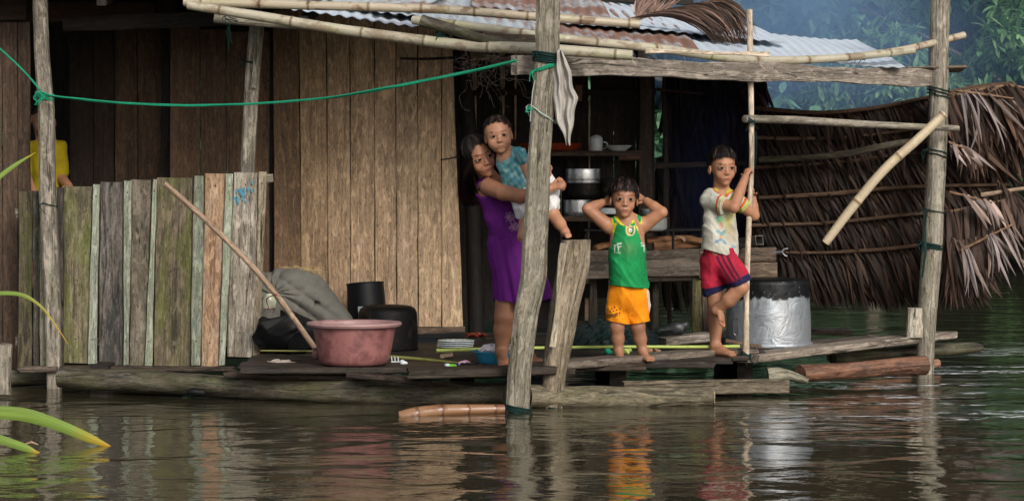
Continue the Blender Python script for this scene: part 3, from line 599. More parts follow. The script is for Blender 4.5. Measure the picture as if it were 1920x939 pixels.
mb=MB(); mb.plank(P(905,68,14.5),P(1003,72,14.48),(0,-.3,1),.05,.004,.045,wav=.006,tint=(.35,.33,.3)); thing('tin_scrap',mb,M['deckgrey'],'torn dark scrap lying on the eave left of the front post','scrap')
bam([(1548,455,16,16.45),(1600,386,18,16.4),(1660,316,18,16.35),(1720,262,18,16.35),(1771,213,17,16.35)],16.4,M['bam3'],'pale bamboo hanging diagonally across the thick right post',node=.42)['group']='bamboo leaning or hanging loose'
mb=MB(); trace(mb,[(1396,223,14,15.4),(1500,226,15,15.7),(1620,233,14,16.1),(1796,241,11,16.5)],16,rough=.03); thing('rail_pole',mb,M['greyv'],'round grey rail from the thin upright pole to the right post','rail')
mb=MB(); mb.plank(P(1410,660,15.3),P(1411,655,15.3),(1,0,0),.01,.01)

# structure behind the roof
for (a,b,w_) in [((1122,40),(1122,-60),16),((1046,60),(1046,-60),12)]: part('rear_post','soot',hut,lambda m:m.plank(P(a[0],a[1],19.4),P(b[0],b[1],19.4),(1,0,0),w_*PX(19.4),.06))
for a,b,w_ in (((1040,22),(1300,38),.16),((1040,60),(1330,66),.2),((1050,-8),(1300,4),.05)): part('rear_beam','soot',hut,lambda m:m.plank(P(*a,19.3),P(*b,19.3),(0,0,1),w_,.04),'dark beam of the hut beyond the roof')

# ================================================================== low fence of upright boards
fence=empty('board_fence',P(270,690,15.6),'low fence of mossy, mottled and bleached upright boards at the left','fence')
bpy.context.view_layer.update()
FB=[(35,62,34,60,358,690,'fmoss',(.62,.6,.5)),(62,76,62,74,358,684,'fdark',(.8,.8,.8)),(76,106,74,104,352,686,'batten',(.85,.8,.7)),(106,120,108,120,352,684,'fdark',(.6,.55,.55)),
 (120,174,119,166,350,680,'fmoss',(1.1,1.1,.95)),(174,187,165,182,346,681,'batten',(1,1,1)),(188,232,186,230,342,684,'fdark',(1,1,1)),(233,247,231,242,339,684,'batten',(.95,.95,.95)),(247,285,243,272,337,685,'greyv',(.75,.72,.68)),
 (286,294,272,286,336,685,'batten',(1.05,1.05,1)),(295,362,287,357,334,686,'fmoss',(.95,.88,.85)),(363,383,358,377,330,684,'batten',(.8,.8,.8)),(384,424,378,410,326,687,'forange',(1,1,1)),(424,438,409,423,326,684,'batten',(1.1,1.1,1.1)),(438,484,426,474,324,668,'fpale',(1,1,1)),(484,500,474,488,322,668,'fpale',(.85,.8,.7))]
for i,(a0,a1,b0,b1,yt,yb,mt,tn) in enumerate(FB):
    mb=MB(); Y=15.6 + (-.022 if mt=='batten' else 0)
    mb.plank(P((b0+b1)/2,yb,Y),P((a0+a1)/2,yt,Y),(1,0,0),(b1-b0-.8)*PX(Y),.02,(a1-a0-.8)*PX(Y),wav=.0025,ch=.003,tint=tuple(x*.82 for x in tn),ragged=.003)
    nl=[(P((a0+a1)/2,yt+22,Y)),(P((b0+b1)/2,yb-45,Y))]
    for q in nl: q.y-=.0105
    nails(mb,nl,.005); mb.build('board' if mt!='batten' else 'batten',[M[mt],M['nail']],fence)
mb=MB(); mb.plank(P(30,400,15.64),P(512,332,15.64),(0,0,1),.05,.03); mb.plank(P(30,640,15.64),P(490,640,15.64),(0,0,1),.05,.03); mb.build('rail',M['greyv'],fence)
# blue paint patch on the bleached board
mb=MB(); r_=np.random.default_rng(5)
for k in range(46):
    u=r_.normal()*9; v=r_.normal()*10; c=P(456+u,362+v*.8-u*.6,15.578); mb.lathe(c,[(r_.uniform(.004,.012),0),(.001,.0015)],n=7,axis=(0,-1,0),squash=(.7,1.2))
M['bluepaint']=plain('flaked_blue_paint',(.06,.22,.30),.7,var=.4,scale=90,bumpk=.3)
mb.build('paint_patch',M['bluepaint'],fence)

# ================================================================== deck
DG='planks of the platform floor'
def deckplank(a,b,w_,t=.035,mat='deck',label=None,wav=.008,tint=(1,1,1),group=DG,ragged=.012,w1=None,name='deck_plank'):
    mb=MB(); mb.plank(a,b,(0,1,0),w_,t,w1,wav=wav,ch=.006,tint=tint,ragged=ragged); return thing(name,mb,M[mat],label,'plank',group)
zt=.2-.0175
rows=[(15.28,-1.52,1.27),(15.55,-1.5,1.38),(15.83,-2.6,1.52),(16.11,-3.2,1.78),(16.39,-3.2,2.02),(16.67,-3.4,2.15),(16.95,-3.4,2.1),(17.23,-3.4,1.9),(17.51,-3.4,1.8)]
ptxt=['floor plank across the platform beneath the children']
for i,(y,x0,x1) in enumerate(rows):
    q=rng.uniform(.8,1.3); deckplank(V(x0,y,zt+rng.uniform(-.003,.001)),V(x1,y+rng.uniform(-.03,.03),zt+rng.uniform(-.003,.001)),.265,.035,'deck','wet dark floor plank running across the platform behind the front planks',wav=.005,tint=(q,q,q))
deckplank(V(-1.50,15.03,zt-.002),V(1.15,15.0,zt-.002),.235,.035,'deck','wet dark floor plank just behind the front edge planks',wav=.006)
deckplank(V(-1.52,14.80,zt-.002),V(.75,14.78,zt-.002),.235,.035,'deck','wet floor plank under the pink tub',wav=.006,tint=(1.3,1.15,1.1))
deckplank(V(-1.50,14.57,zt-.002),V(.35,14.56,zt-.004),.22,.035,'deck','dark front plank below the fence end and the tub',wav=.01)
deckplank(P(765,700,14.25),P(1040,690,14.30),.30,.045,'deck','thick ragged front plank under the girl',wav=.02,tint=(1.1,1.05,1))
deckplank(P(990,688,14.36),P(1395,655,15.7),.20,.04,'deckgrey','long grey plank running from the split stake towards the tall boy',wav=.006,tint=(.55,.52,.5))
deckplank(P(660,703,14.42),P(800,716,14.25),.14,.03,'deck','short broken plank piece at the front edge',wav=.014,tint=(1.2,1.1,1.1))
deckplank(P(1394,672,15.62),P(1767,627,17.0),.24,.045,'deckgrey','long pale grey plank jutting out past the right post',wav=.004,tint=(1.05,1.02,1.0))
deckplank(P(1330,664,16.0),P(1640,636,16.9),.25,.04,'deckgrey','grey plank behind the jutting one, under the dented pot',wav=.01,tint=(.45,.42,.42))
deckplank(P(1520,620,18.0),P(1594,622,18.0),.22,.03,'deckgrey','small loose board afloat behind the dented pot',wav=.01,tint=(.5,.42,.38))
deckplank(P(1165,727,14.7),P(1475,723,15.0),.05,.08,'deckgrey','low mossy timber on edge above the water, left of the red-brown log',wav=.008,tint=(.5,.48,.40))
deckplank(P(40,692,15.5),P(110,690,15.5),.16,.03,'deckgrey','short plank scrap between the stake and the left post',tint=(.5,.45,.42))
deckplank(P(116,690,15.50),P(440,692,15.42),.10,.03,'deck','dark plank edge right under the fence boards',tint=(1.5,1.4,1.3),wav=.012)
deckplank(P(428,702,14.75),P(690,706,14.6),.16,.03,'deck','dark plank edge below the grey rag',tint=(1.5,1.4,1.3),wav=.012)
# supports under the deck
mb=MB()
for x in (-2.4,-1.3,-.3,.6,1.4): mb.plank(V(x,15.3 if x<-.8 else (14.85 if x<.9 else 15.8),.05),V(x,17.6,.05),(1,0,0),.1,.2)
thing('floor_joists',mb,M['soot'],'black timbers under the platform floor just above the water','timber')
LG='logs carrying the platform'
def flog(pts,Y,mat,label,rough=.04,n=18,**k):
    mb=MB(); trace(mb,pts,Y,n=n,rough=rough,res=.05,**k); return thing('floating_log',mb,M[mat],label,'log',LG)
flog([(112,708,36,15.15),(260,714,44,15.0),(420,724,42,14.8),(560,733,40,14.6),(700,736,46,14.5),(840,738,46,14.4),(950,740,44,14.3)],14.5,'log','long dark mossy log along the front under the fence and the tub')
flog([(992,742,42,14.2),(1120,744,44,14.3),(1240,746,42,14.35),(1318,747,40,14.4),(1338,748,34,14.4)],14.3,'loggrey','round grey log with a sawn end right of the front post',rough=.07,tint=(.78,.74,.66))
sawn=MB(); sawn.lathe(P(1339,748,14.4),[(.047,0),(.047,.002),(.02,.004),(.001,.004)],n=20,axis=(1,-.02,0),tint=(1.3,1.2,1.05)); sawn_b=MB(); sawn_b.lathe(P(1736,684,15.8),[(.055,0),(.054,.003),(.03,.005),(.001,.004)],n=24,axis=(1,-.25,0),tint=(1.2,1,.8))
sawn.build('sawn_end',M['fpale'],bpy.data.objects['floating_log.001'])
flog([(1500,700,34,15.4),(1600,694,33,15.6),(1700,686,34,15.75),(1735,684,36,15.8)],15.6,'bark','red-brown log with a pale sawn end below the jutting plank',tint=(.62,.56,.55))
sawn_b.build('sawn_end',M['forange'],bpy.data.objects['floating_log.002'])
flog([(1560,668,28,16.5),(1700,660,27,16.9),(1790,654,24,17.1),(1824,652,22,17.15),(1840,652,12,17.2)],16.9,'log','dark log with a broken tip jutting out furthest right',rough=.06)
flog([(1600,690,20,16.3),(1720,686,22,16.8),(1760,680,16,16.9)],16.6,'bark','thin log end just showing behind the right post at the water')
flog([(1440,704,26,15.2),(1470,702,20,15.2),(1515,714,9,15.15)],15.2,'loggrey','rotten splintered log end between the timber and the red-brown log',rough=.12)
flog([(-80,706,34,15.7),(40,708,30,15.7),(110,706,28,15.6)],15.6,'log','dark log behind the broken stake at the left edge')
mb=MB(); trace(mb,[(750,782,24,13.75),(775,777,27,13.75),(822,770,24,13.8),(880,768,20,13.85),(945,766,17,13.9)],13.8,n=16,rough=.03,node=.13,nodeup=.06,nodetint=(.5,.45,.45),tint=(.62,.56,.5)); thing('floating_bamboo',mb,M['bamr'],'wet red-brown bamboo stub tied to the front post in the water','bamboo')
# ================================================================== people: one continuous surface grown from a distance field
def surf_nets(D, org, h):
    s=D<0; nx,ny,nz=D.shape
    c=[(i,j,k) for i in (0,1) for j in (0,1) for k in (0,1)]
    sl=lambda A,i,j,k:A[i:nx-1+i,j:ny-1+j,k:nz-1+k]
    cnt=sum(sl(s,*q).astype(np.int8) for q in c); act=(cnt>0)&(cnt<8); I=np.argwhere(act)
    if len(I)==0: return np.zeros((0,3)),np.zeros((0,4),int)
    val=np.stack([D[I[:,0]+a,I[:,1]+b,I[:,2]+d] for a,b,d in c],1); C=np.array(c,float)
    acc=np.zeros((len(I),3)); n=np.zeros(len(I))
    for a in range(8):
        for b in range(a+1,8):
            if np.abs(C[a]-C[b]).sum()!=1: continue
            va,vb=val[:,a],val[:,b]; m=(va<0)!=(vb<0); t=np.where(m,va/np.where(m,va-vb,1),0)
            acc+=np.where(m[:,None],C[a]+(C[b]-C[a])*t[:,None],0); n+=m
    Vv=(I+acc/n[:,None])*h+org
    idx=-np.ones(act.shape,int); idx[I[:,0],I[:,1],I[:,2]]=np.arange(len(I)); F=[]
    for ax in range(3):
        A=[slice(1,-1)]*3; B=[slice(1,-1)]*3; A[ax]=slice(0,-1); B[ax]=slice(1,None)
        s0=s[tuple(A)]; s1=s[tuple(B)]; E=np.argwhere(s0!=s1); 
        if not len(E): continue
        fl=s0[E[:,0],E[:,1],E[:,2]]; G=E+1; G[:,ax]-=1
        u,v=[q for q in range(3) if q!=ax]
        def cell(du,dv): Q=G.copy(); Q[:,u]-=du; Q[:,v]-=dv; return idx[Q[:,0],Q[:,1],Q[:,2]]
        q=np.stack([cell(1,1),cell(0,1),cell(0,0),cell(1,0)],1)
        flip=fl if ax!=1 else ~fl
        q[~flip]=q[~flip][:,::-1]; F.append(q)
    F=np.concatenate(F); F=F[(F>=0).all(1)]; return Vv,F

class SDF:
    def __init__(s): s.ops=[]; s.post=None
    def cap(s,a,b,ra,rb,k=.012,flat=None,fs=1.0,sub=False):
        """round cone a-b; flat = direction along which it is squashed by fs"""
        s.ops.append(('cap',np.array(a,float),np.array(b,float),ra,rb,k,None if flat is None else np.array(flat,float)/np.linalg.norm(flat),fs,sub)); return s
    def ell(s,c,r,R=None,k=.012,sub=False):
        s.ops.append(('ell',np.array(c,float),np.array(r,float),np.eye(3) if R is None else np.array(R,float),k,sub)); return s
    def bounds(s):
        lo=np.full(3,1e9);hi=-lo
        for o in s.ops:
            if o[0]=='cap':
                if o[8]: continue
                m=max(o[3],o[4])*max(1,o[7]); lo=np.minimum(lo,np.minimum(o[1],o[2])-m); hi=np.maximum(hi,np.maximum(o[1],o[2])+m)
            else:
                if o[5]: continue
                m=max(o[2]); lo=np.minimum(lo,o[1]-m); hi=np.maximum(hi,o[1]+m)
        return lo-.02,hi+.02
    def field(s,lo,hi,h):
        n=np.ceil((hi-lo)/h).astype(int)+1; D=np.full(n,.2,np.float32)
        ax=[lo[i]+h*np.arange(n[i]) for i in range(3)]
        for o in s.ops:
            if o[0]=='cap': _,a,b,ra,rb,k,fl,fs,sub=o; m=max(ra,rb)*max(1,fs)+k+2*h; l=np.minimum(a,b)-m; g=np.maximum(a,b)+m
            else: _,c,r,R,k,sub=o; m=max(r)+k+2*h; l=c-m; g=c+m
            i0=np.maximum(0,np.floor((l-lo)/h).astype(int)); i1=np.minimum(n,np.ceil((g-lo)/h).astype(int)+1)
            if (i1<=i0).any(): continue
            X,Y,Z=np.meshgrid(*[ax[q][i0[q]:i1[q]] for q in range(3)],indexing='ij'); p=np.stack([X,Y,Z],-1)
            if o[0]=='cap':
                ab=b-a; L2=ab@ab+1e-12; pa=p-a; t=np.clip((pa@ab)/L2,0,1); q=pa-t[...,None]*ab
                if fl is not None: f=fl-ab*(fl@ab)/L2; f/=np.linalg.norm(f); z=q@f; q=q+f*(z*(1/fs-1))[...,None]
                d=np.linalg.norm(q,axis=-1)-(ra+(rb-ra)*t)
                if fl is not None and fs<1: d=d*(.5+.5*fs)
            else:
                q=(p-c)@R; k0=np.linalg.norm(q/r,axis=-1); k1=np.linalg.norm(q/(r*r),axis=-1)+1e-9; d=k0*(k0-1)/k1
            S=tuple(slice(i0[x],i1[x]) for x in range(3)); A=D[S]
            if sub:
                d=-d; hh=np.clip(.5-.5*(A-d)/k,0,1) if k else (d>A).astype(float); D[S]=A*(1-hh)+d*hh+k*hh*(1-hh)
            else:
                hh=np.clip(.5+.5*(d-A)/k,0,1); D[S]=d*(1-hh)+A*hh-k*hh*(1-hh)
        if s.post: D=s.post(D,ax)
        return D
    def mesh(s,h,fine=()):
        """fine: list of (lo,hi,h) boxes meshed more finely"""
        lo,hi=s.bounds(); VV=[];FF=[];n=0
        def put(V_,F):
            nonlocal n
            if len(F)==0: return
            u,inv=np.unique(F,return_inverse=True); VV.append(V_[u]); FF.append(inv.reshape(F.shape)+n); n+=len(u)
        D=s.field(lo,hi,h); V_,F=surf_nets(D,lo,h)
        if fine:
            c=V_[F].mean(1); keep=np.ones(len(F),bool)
            for l,g,hh in fine: keep&=~((c>np.array(l)+h*.9)&(c<np.array(g)-h*.9)).all(1)
            F=F[keep]
        put(V_,F)
        for l,g,hh in fine:
            l=np.array(l,float);g=np.array(g,float); D=s.field(l-hh*2,g+hh*2,hh)+.0003; V2,F2=surf_nets(D,l-hh*2,hh); c=V2[F2].mean(1)
            F2=F2[((c>l)&(c<g)).all(1)]; put(V2,F2)
        return np.concatenate(VV),np.concatenate(FF)
def to_obj(name,V_,F,col,mat,parent):
    o=np.array(parent.matrix_world.translation) if parent else np.zeros(3)
    me=bpy.data.meshes.new(name); me.vertices.add(len(V_)); me.vertices.foreach_set('co',(V_-o).astype(np.float32).ravel())
    me.loops.add(F.size); me.loops.foreach_set('vertex_index',F.ravel().astype(np.int32)); me.polygons.add(len(F))
    me.polygons.foreach_set('loop_start',np.arange(0,F.size,4,dtype=np.int32)); me.polygons.foreach_set('loop_total',np.full(len(F),4,np.int32))
    me.update(calc_edges=True); me.validate()
    ca=me.color_attributes.new('tint','FLOAT_COLOR','POINT'); T=np.ones((len(V_),4),np.float32); T[:,:3]=col
    if len(me.vertices)==len(V_): ca.data.foreach_set('color',T.ravel())
    me.polygons.foreach_set('use_smooth',[True]*len(me.polygons)); me.materials.append(mat)
    ob=bpy.data.objects.new(name,me); COL.objects.link(ob)
    if parent: ob.parent=parent; ob.matrix_parent_inverse=Matrix.Identity(4)
    return ob
def topx(V_): return 960+V_[:,0]/V_[:,1]*FPX, HZ-(V_[:,2]-ZC)/V_[:,1]*FPX
def vnoise(V_,s,seed=0):
    """smooth pseudo noise from a few sine waves, about -1..1"""
    r=np.random.default_rng(seed); a=np.zeros(len(V_)); 
    for i in range(9):
        d=r.normal(size=3); d/=np.linalg.norm(d); a+=np.sin(V_@d*s*r.uniform(.6,2.2)+r.uniform(0,6.28))
    return a/4

def headframe(yaw=0,pitch=0,roll=0):
    """columns: right (viewer's right), forward (towards the viewer), up. degrees; yaw>0 turns to the viewer's right, pitch>0 looks down, roll>0 tips the crown to the viewer's left"""
    y,p,r=map(math.radians,(yaw,pitch,roll))
    f=np.array([math.sin(y)*math.cos(p),-math.cos(y)*math.cos(p),-math.sin(p)]); x=np.array([math.cos(y),math.sin(y),0]); u=np.cross(x,-f)*1.0
    u=np.cross(f,x)*-1 if np.cross(f,x)[2]<0 else np.cross(f,x)
    x2=x*math.cos(r)+u*math.sin(r); u2=u*math.cos(r)-x*math.sin(r)
    return np.stack([x2,f,u2],1)
def add_head(S,c,H,R,neck=None,baby=False,ears=True):
    c=np.array(c,float); g=lambda x,y,z:c+R@np.array([x,y,z])*H
    ck=.02*H/.2
    S.ell(g(0,-.05,.10),np.array([.325 if not baby else .37,.43,.395])*H,R,k=.01)                     # skull
    S.ell(g(0,.10,-.15),np.array([.255 if not baby else .305,.28,.30])*H,R,k=.02)  # face
    S.ell(g(0,.17,-.36),np.array([.145 if not baby else .17,.165,.125])*H,R,k=.02)                       # jaw
    for sx in (-1,1):
        ch=.10 if not baby else .145
        S.ell(g(sx*.15,.215,-.19),np.array([ch,ch,ch*1.05])*H,R,k=.014)         # cheeks
        S.ell(g(sx*.138,.435,-.002),np.array([.080,.045,.040])*H,R,k=.010,sub=True) # sockets
        S.ell(g(sx*.138,.316,-.018),np.array([.078,.068,.056])*H,R,k=.006)         # lids and eyes
        if ears:
            S.ell(g(sx*.345,-.04,-.09),np.array([.042,.085,.12])*H,R,k=.006); S.ell(g(sx*.375,-.02,-.08),np.array([.022,.045,.07])*H,R,k=.004,sub=True)
    S.cap(g(-.12,.345,.085),g(.12,.345,.085),.028*H,.028*H,k=.016)
    S.cap(g(0,.360,.02),g(0,.412,-.145),.020*H,.040*H,k=.014)                      # nose
    for sx in (-1,1): S.ell(g(sx*.044,.390,-.155),np.array([.030,.032,.026])*H,R,k=.005)
    S.ell(g(0,.315,-.29),np.array([.12,.055,.065])*H,R,k=.014)
    S.cap(g(-.06,.350,-.282),g(.06,.350,-.282),.012*H,.012*H,k=.006); S.cap(g(-.02,.362,-.280),g(.02,.362,-.280),.015*H,.015*H,k=.008)
    S.cap(g(-.042,.350,-.325),g(.042,.350,-.325),.018*H,.018*H,k=.006)
    S.cap(g(-.07,.384,-.303),g(.07,.384,-.303),.005*H,.005*H,k=.004,sub=True)
    S.ell(g(0,.29,-.42),np.array([.08,.07,.06])*H,R,k=.014)                       # chin
    if neck is not None: S.cap(g(0,-.08,-.22),neck,.20*H,.22*H,k=.012)
def paint_head(V_,col,c,H,R,lip=(.25,.085,.06),brow=.55,baby=False,eyeopen=1.0,browz=.088):
    q=(V_-np.array(c))@R/H; x,y,z=q.T; near=(np.abs(x)<.6)&(np.abs(z)<.62)&(np.abs(y)<.6); front=near&(y>.12)
    def blend(m,cc):
        m=np.clip(m,0,1)*front; col[:]=col*(1-m[:,None])+np.array(cc)*m[:,None]
    sm=lambda d,w:np.clip(.5-d/w,0,1)
    # lips
    d=np.sqrt((x/.088)**2+((z+.303)/.036)**2)-1; blend(sm(d,.5)*.8,lip)
    d=np.maximum(np.abs(z+.302+.008*np.cos(x*36))-.005,np.abs(x)-.082); blend(sm(d,.010)*.8,(.09,.03,.025))
    for sx in (-1,1):
        ex=(x-sx*.138); dz=z+.018
        up=.034*eyeopen*(1-(ex/.080)**2); lo=-.024*eyeopen*(1-(ex/.080)**2)
        inside=np.minimum(up-dz,dz-lo); blend(sm(-inside,.008)*(np.abs(ex)<.08)*.9,(.42,.36,.33))
        di=np.sqrt(ex**2+(dz-.006)**2); blend(sm(di-.046,.008)*sm(-inside,.010),(.006,.004,.003))
        dl=np.abs(dz-up-.004)-.006; blend(sm(dl,.009)*(np.abs(ex)<.088),(.020,.012,.010))
        dl=np.abs(dz-lo)-.002; blend(sm(dl,.008)*(np.abs(ex)<.08)*.15,(.06,.03,.02))
        bz=browz+.014*np.cos((ex*sx-.02)*11)-.006; db=np.abs(z-bz)-.016*np.clip(1-(ex/.13)**2,0,1); blend(sm(db,.014)*(np.abs(ex-.0)<.12)*brow,(.022,.013,.010))
        dn=np.sqrt((x-sx*.028)**2+((z+.178)*1.3)**2); blend(sm(dn-.012,.012)*.6,(.06,.024,.015))
    dc=np.sqrt((np.abs(x)-.20)**2+(z+.17)**2); blend(np.clip(1-dc/.13,0,1)*.25,(.46,.20,.13))
def hair_cap(mb,c,H,R,tmax,n,length=.5,seed=0,lift=1.05,crown=(0,-.25,.95),wid=.0035,extra=None,spiky=.03,base=1.035,seg=7,tintv=(1,1,1),rx=.345):
    """short hair: strips running from the whorl over an ellipsoid; tmax(phi) gives the hairline angle. phi 0 = face side"""
    r=np.random.default_rng(seed); c=np.array(c,float); rad=np.array([rx,.445,.405]); cen=np.array([0,-.05,.10])
    cr=np.array(crown,float); cr/=np.linalg.norm(cr); f=np.array([0,1,0])-cr*cr[1]; f/=np.linalg.norm(f); sd_=np.cross(cr,f)
    def pt(th,ph,k): 
        d=cr[None]*np.cos(th)[:,None]+(f[None]*np.cos(ph)[:,None]+sd_[None]*np.sin(ph)[:,None])*np.sin(th)[:,None]
        return c+((cen+d*rad*np.asarray(k)[:,None])*H)@R.T, d@R.T
    # scalp cap
    nph=48;nth=14; rings=[]
    for j in range(nth):
        ph=np.linspace(0,2*math.pi,nph,endpoint=False); th=np.array([tmax(a) for a in ph])*.88*(j+.15)/(nth-1+.15)
        rings.append(pt(th,ph,np.full(nph,base))[0])
    mb.loft(np.array(rings),[j/10 for j in range(nph+1)],[j/10 for j in range(nth)],cap0=True,cap1=False,tint=np.array(tintv)*.7)
    pts=[];sd=[];wd=[];tns=[]
    for i in range(n):
        ph=r.uniform(0,2*math.pi); tm=tmax(ph)*(1+.06*math.sin(ph*17)+.06*math.sin(ph*29+1)+.05*math.sin(ph*47+2)); t1=tm*r.uniform(.35,1.06) if r.random()<.6 else tm*r.uniform(.93,1.07); L=length*r.uniform(.7,1.2); t0=max(.02,t1-L)
        th=np.linspace(t0,t1,seg); phv=ph+np.linspace(0,1,seg)**2*r.normal()*.12+.12*np.sin(th)
        sq=np.linspace(0,1,seg); k=lift+r.uniform(-.02,.03)+spiky*(r.uniform(-.2,1)*sq**2)-(lift-1.03)*np.clip((th-1.15)/.5,0,1)*.6
        p,d=pt(th,phv,k); tg=np.gradient(p,axis=0); s_=np.cross(tg,d); s_/=np.linalg.norm(s_,axis=1)[:,None]+1e-9
        pts.append(p);sd.append(s_);wd.append(wid*r.uniform(.7,1.9)*np.array([.5]+[1]*(seg-3)+[.7,.1])); kk=r.uniform(.5,1.5)*(.75+.55*math.sin(ph*9+seed)+.45*math.sin(ph*23+seed*2))**2+.15; big=r.random()<.10; kk=kk*(2.2 if big else 1); wd[-1]=wd[-1]*(2.3 if big else 1); tns.append(np.array(tintv)*kk)  # clump contrast and wide lighter strands paint the hair's highlights into the tint
    mb.strips(np.array(pts),np.array(sd),np.array(wd),.25,tint=np.array(tns,float))
    if extra: extra(mb,pt,r)

def add_hand(S,w,d,nrm,L,curl=.5,thumb=1,spread=.08,k=.0035,tcurl=.5,side=None):
    """w wrist, d direction of the hand, nrm = palm normal (fingers curl towards it), L hand length, thumb = +1/-1 side"""
    w=np.array(w,float); d=np.array(d,float); d/=np.linalg.norm(d); n=np.array(nrm,float); n-=d*(n@d); n/=np.linalg.norm(n); s=np.cross(d,n)*thumb
    pl=L*.50; wid=L*.20
    S.cap(w,w+d*pl*.9,L*.13,L*.21,k=.006,flat=n,fs=.52)
    S.cap(w+d*pl*.25+s*wid*.3,w+d*pl*.85-s*wid*.1,L*.12,L*.17,k=.006,flat=n,fs=.6)
    for i,(o,fl) in enumerate([(.85,.40),(.30,.45),(-.27,.42),(-.80,.33)]):
        b=w+d*pl*(.98-.05*abs(i-1))+s*wid*o; dd=d+s*spread*(o); dd/=np.linalg.norm(dd); ang=0; r0=L*.062*(1 if i<3 else .88); p=b
        for q,fr in enumerate((.46,.30,.24)):
            ang+=curl*(1.0 if q else .8)*(1+.08*i); e=dd*math.cos(ang)+n*math.sin(ang); p2=p+e*L*fl*fr; S.cap(p,p2,r0*(1-.1*q),r0*(.92-.12*q),k=k); p=p2
    b=w+d*pl*.28+s*wid*.75; e=d*.62+s*.75+n*.25; e/=np.linalg.norm(e); p2=b+e*L*.22; S.cap(b,p2,L*.085,L*.068,k=.005)
    e2=e*math.cos(tcurl)+(n*.7+d*.6-s*.2)*math.sin(tcurl); e2/=np.linalg.norm(e2); p3=p2+e2*L*.17; S.cap(p2,p3,L*.064,L*.05,k=k)
def add_foot(S,ankle,toe,L,width=.4,r_an=None,up=(0,0,1),k=.006,inner=1):
    """ankle joint, toe tip point on the ground; L foot length"""
    a=np.array(ankle,float); t=np.array(toe,float); u=np.array(up,float); d=t-a; d-=u*(d@u); d/=np.linalg.norm(d); s=np.cross(u,d); 
    g=t-u*0; h=L
    heel=g-d*h*.86+u*h*.12; ball=g-d*h*.25+u*h*.085; r_an=r_an or h*.14
    S.cap(a,heel+u*h*.03,r_an,h*.135,k=.012); S.cap(heel,ball,h*.13,h*.10,k=.010); S.cap(a+d*h*.03,g-d*h*.38+u*h*.12,r_an*.95,h*.10,k=.018)
    for o in (-.13,.0,.13): S.cap(heel+s*o*h*.3,ball+s*o*h,h*.10,h*.085,k=.008)
    for i,o in enumerate([-.17,-.075,.005,.08,.145]):
        o*=inner; ln=[.0,-.02,-.045,-.075,-.115][i]; r=h*[.062,.045,.042,.04,.037][i]
        S.cap(ball+s*o*h*.9,g+s*o*h+d*(ln*h-r)+u*(r*.9),r*1.05,r,k=.0035)
def to3(p): return np.array(p,float)

SK=np.array([.37,.178,.102])
def skin_cols(V_,seed,base=SK,legdark=None):
    n=vnoise(V_,30,seed); n2=vnoise(V_,140,seed+1); c=np.tile(base,(len(V_),1))*(1+.10*n[:,None]+.05*n2[:,None])
    return np.clip(c,0,1)

def finish_body(root,S,h,fine,paint,seed,base=SK,name='body'):
    V_,F=S.mesh(h,fine); col=skin_cols(V_,seed,base); paint(V_,col); return to_obj(name,V_,F,col,M['skin'],root)
def finish_cloth(root,name,S,h,paint,mat=None,fine=()):
    V_,F=S.mesh(h,fine); col=paint(V_); return to_obj(name,V_,F,col,mat or M['cloth'],root)
def clipper(planes,k=.0):
    """planes: list of (point, normal) keep the side the normal points away from"""
    def f(D,ax):
        X,Y,Z=np.meshgrid(*ax,indexing='ij')
        for p,n in planes:
            p=np.array(p,float);n=np.array(n,float)/np.linalg.norm(n); d=(X-p[0])*n[0]+(Y-p[1])*n[1]+(Z-p[2])*n[2]
            D=np.maximum(D,d.astype(np.float32))
        return D
    return f
def folds(amp,freq,seed=0,axis='z',zlo=None,zhi=None):
    r=np.random.default_rng(seed)
    def f(D,ax):
        X,Y,Z=np.meshgrid(*ax,indexing='ij'); a=0
        for i in range(5):
            ph=r.uniform(0,6.28); fx=freq*r.uniform(.6,1.6); fz=freq*r.uniform(-.5,.5); fy=freq*r.uniform(.2,.9)
            a=a+(1.3-2.2*np.abs(np.sin(.5*(X*fx+Y*fy+Z*fz*1.6)+ph+1.2*np.sin(Z*freq*.30+ph*2+X*4)))**.8)
        w_=1.0
        if zlo is not None: w_=np.clip((zhi-Z)/(zhi-zlo),0,1)
        return D-(amp*a/1.6*w_).astype(np.float32)
    return f
def chain(*fs):
    def f(D,ax):
        for g in fs: D=g(D,ax)
        return D
    return f

def person(loc,label): return empty('person',loc,label,'person')

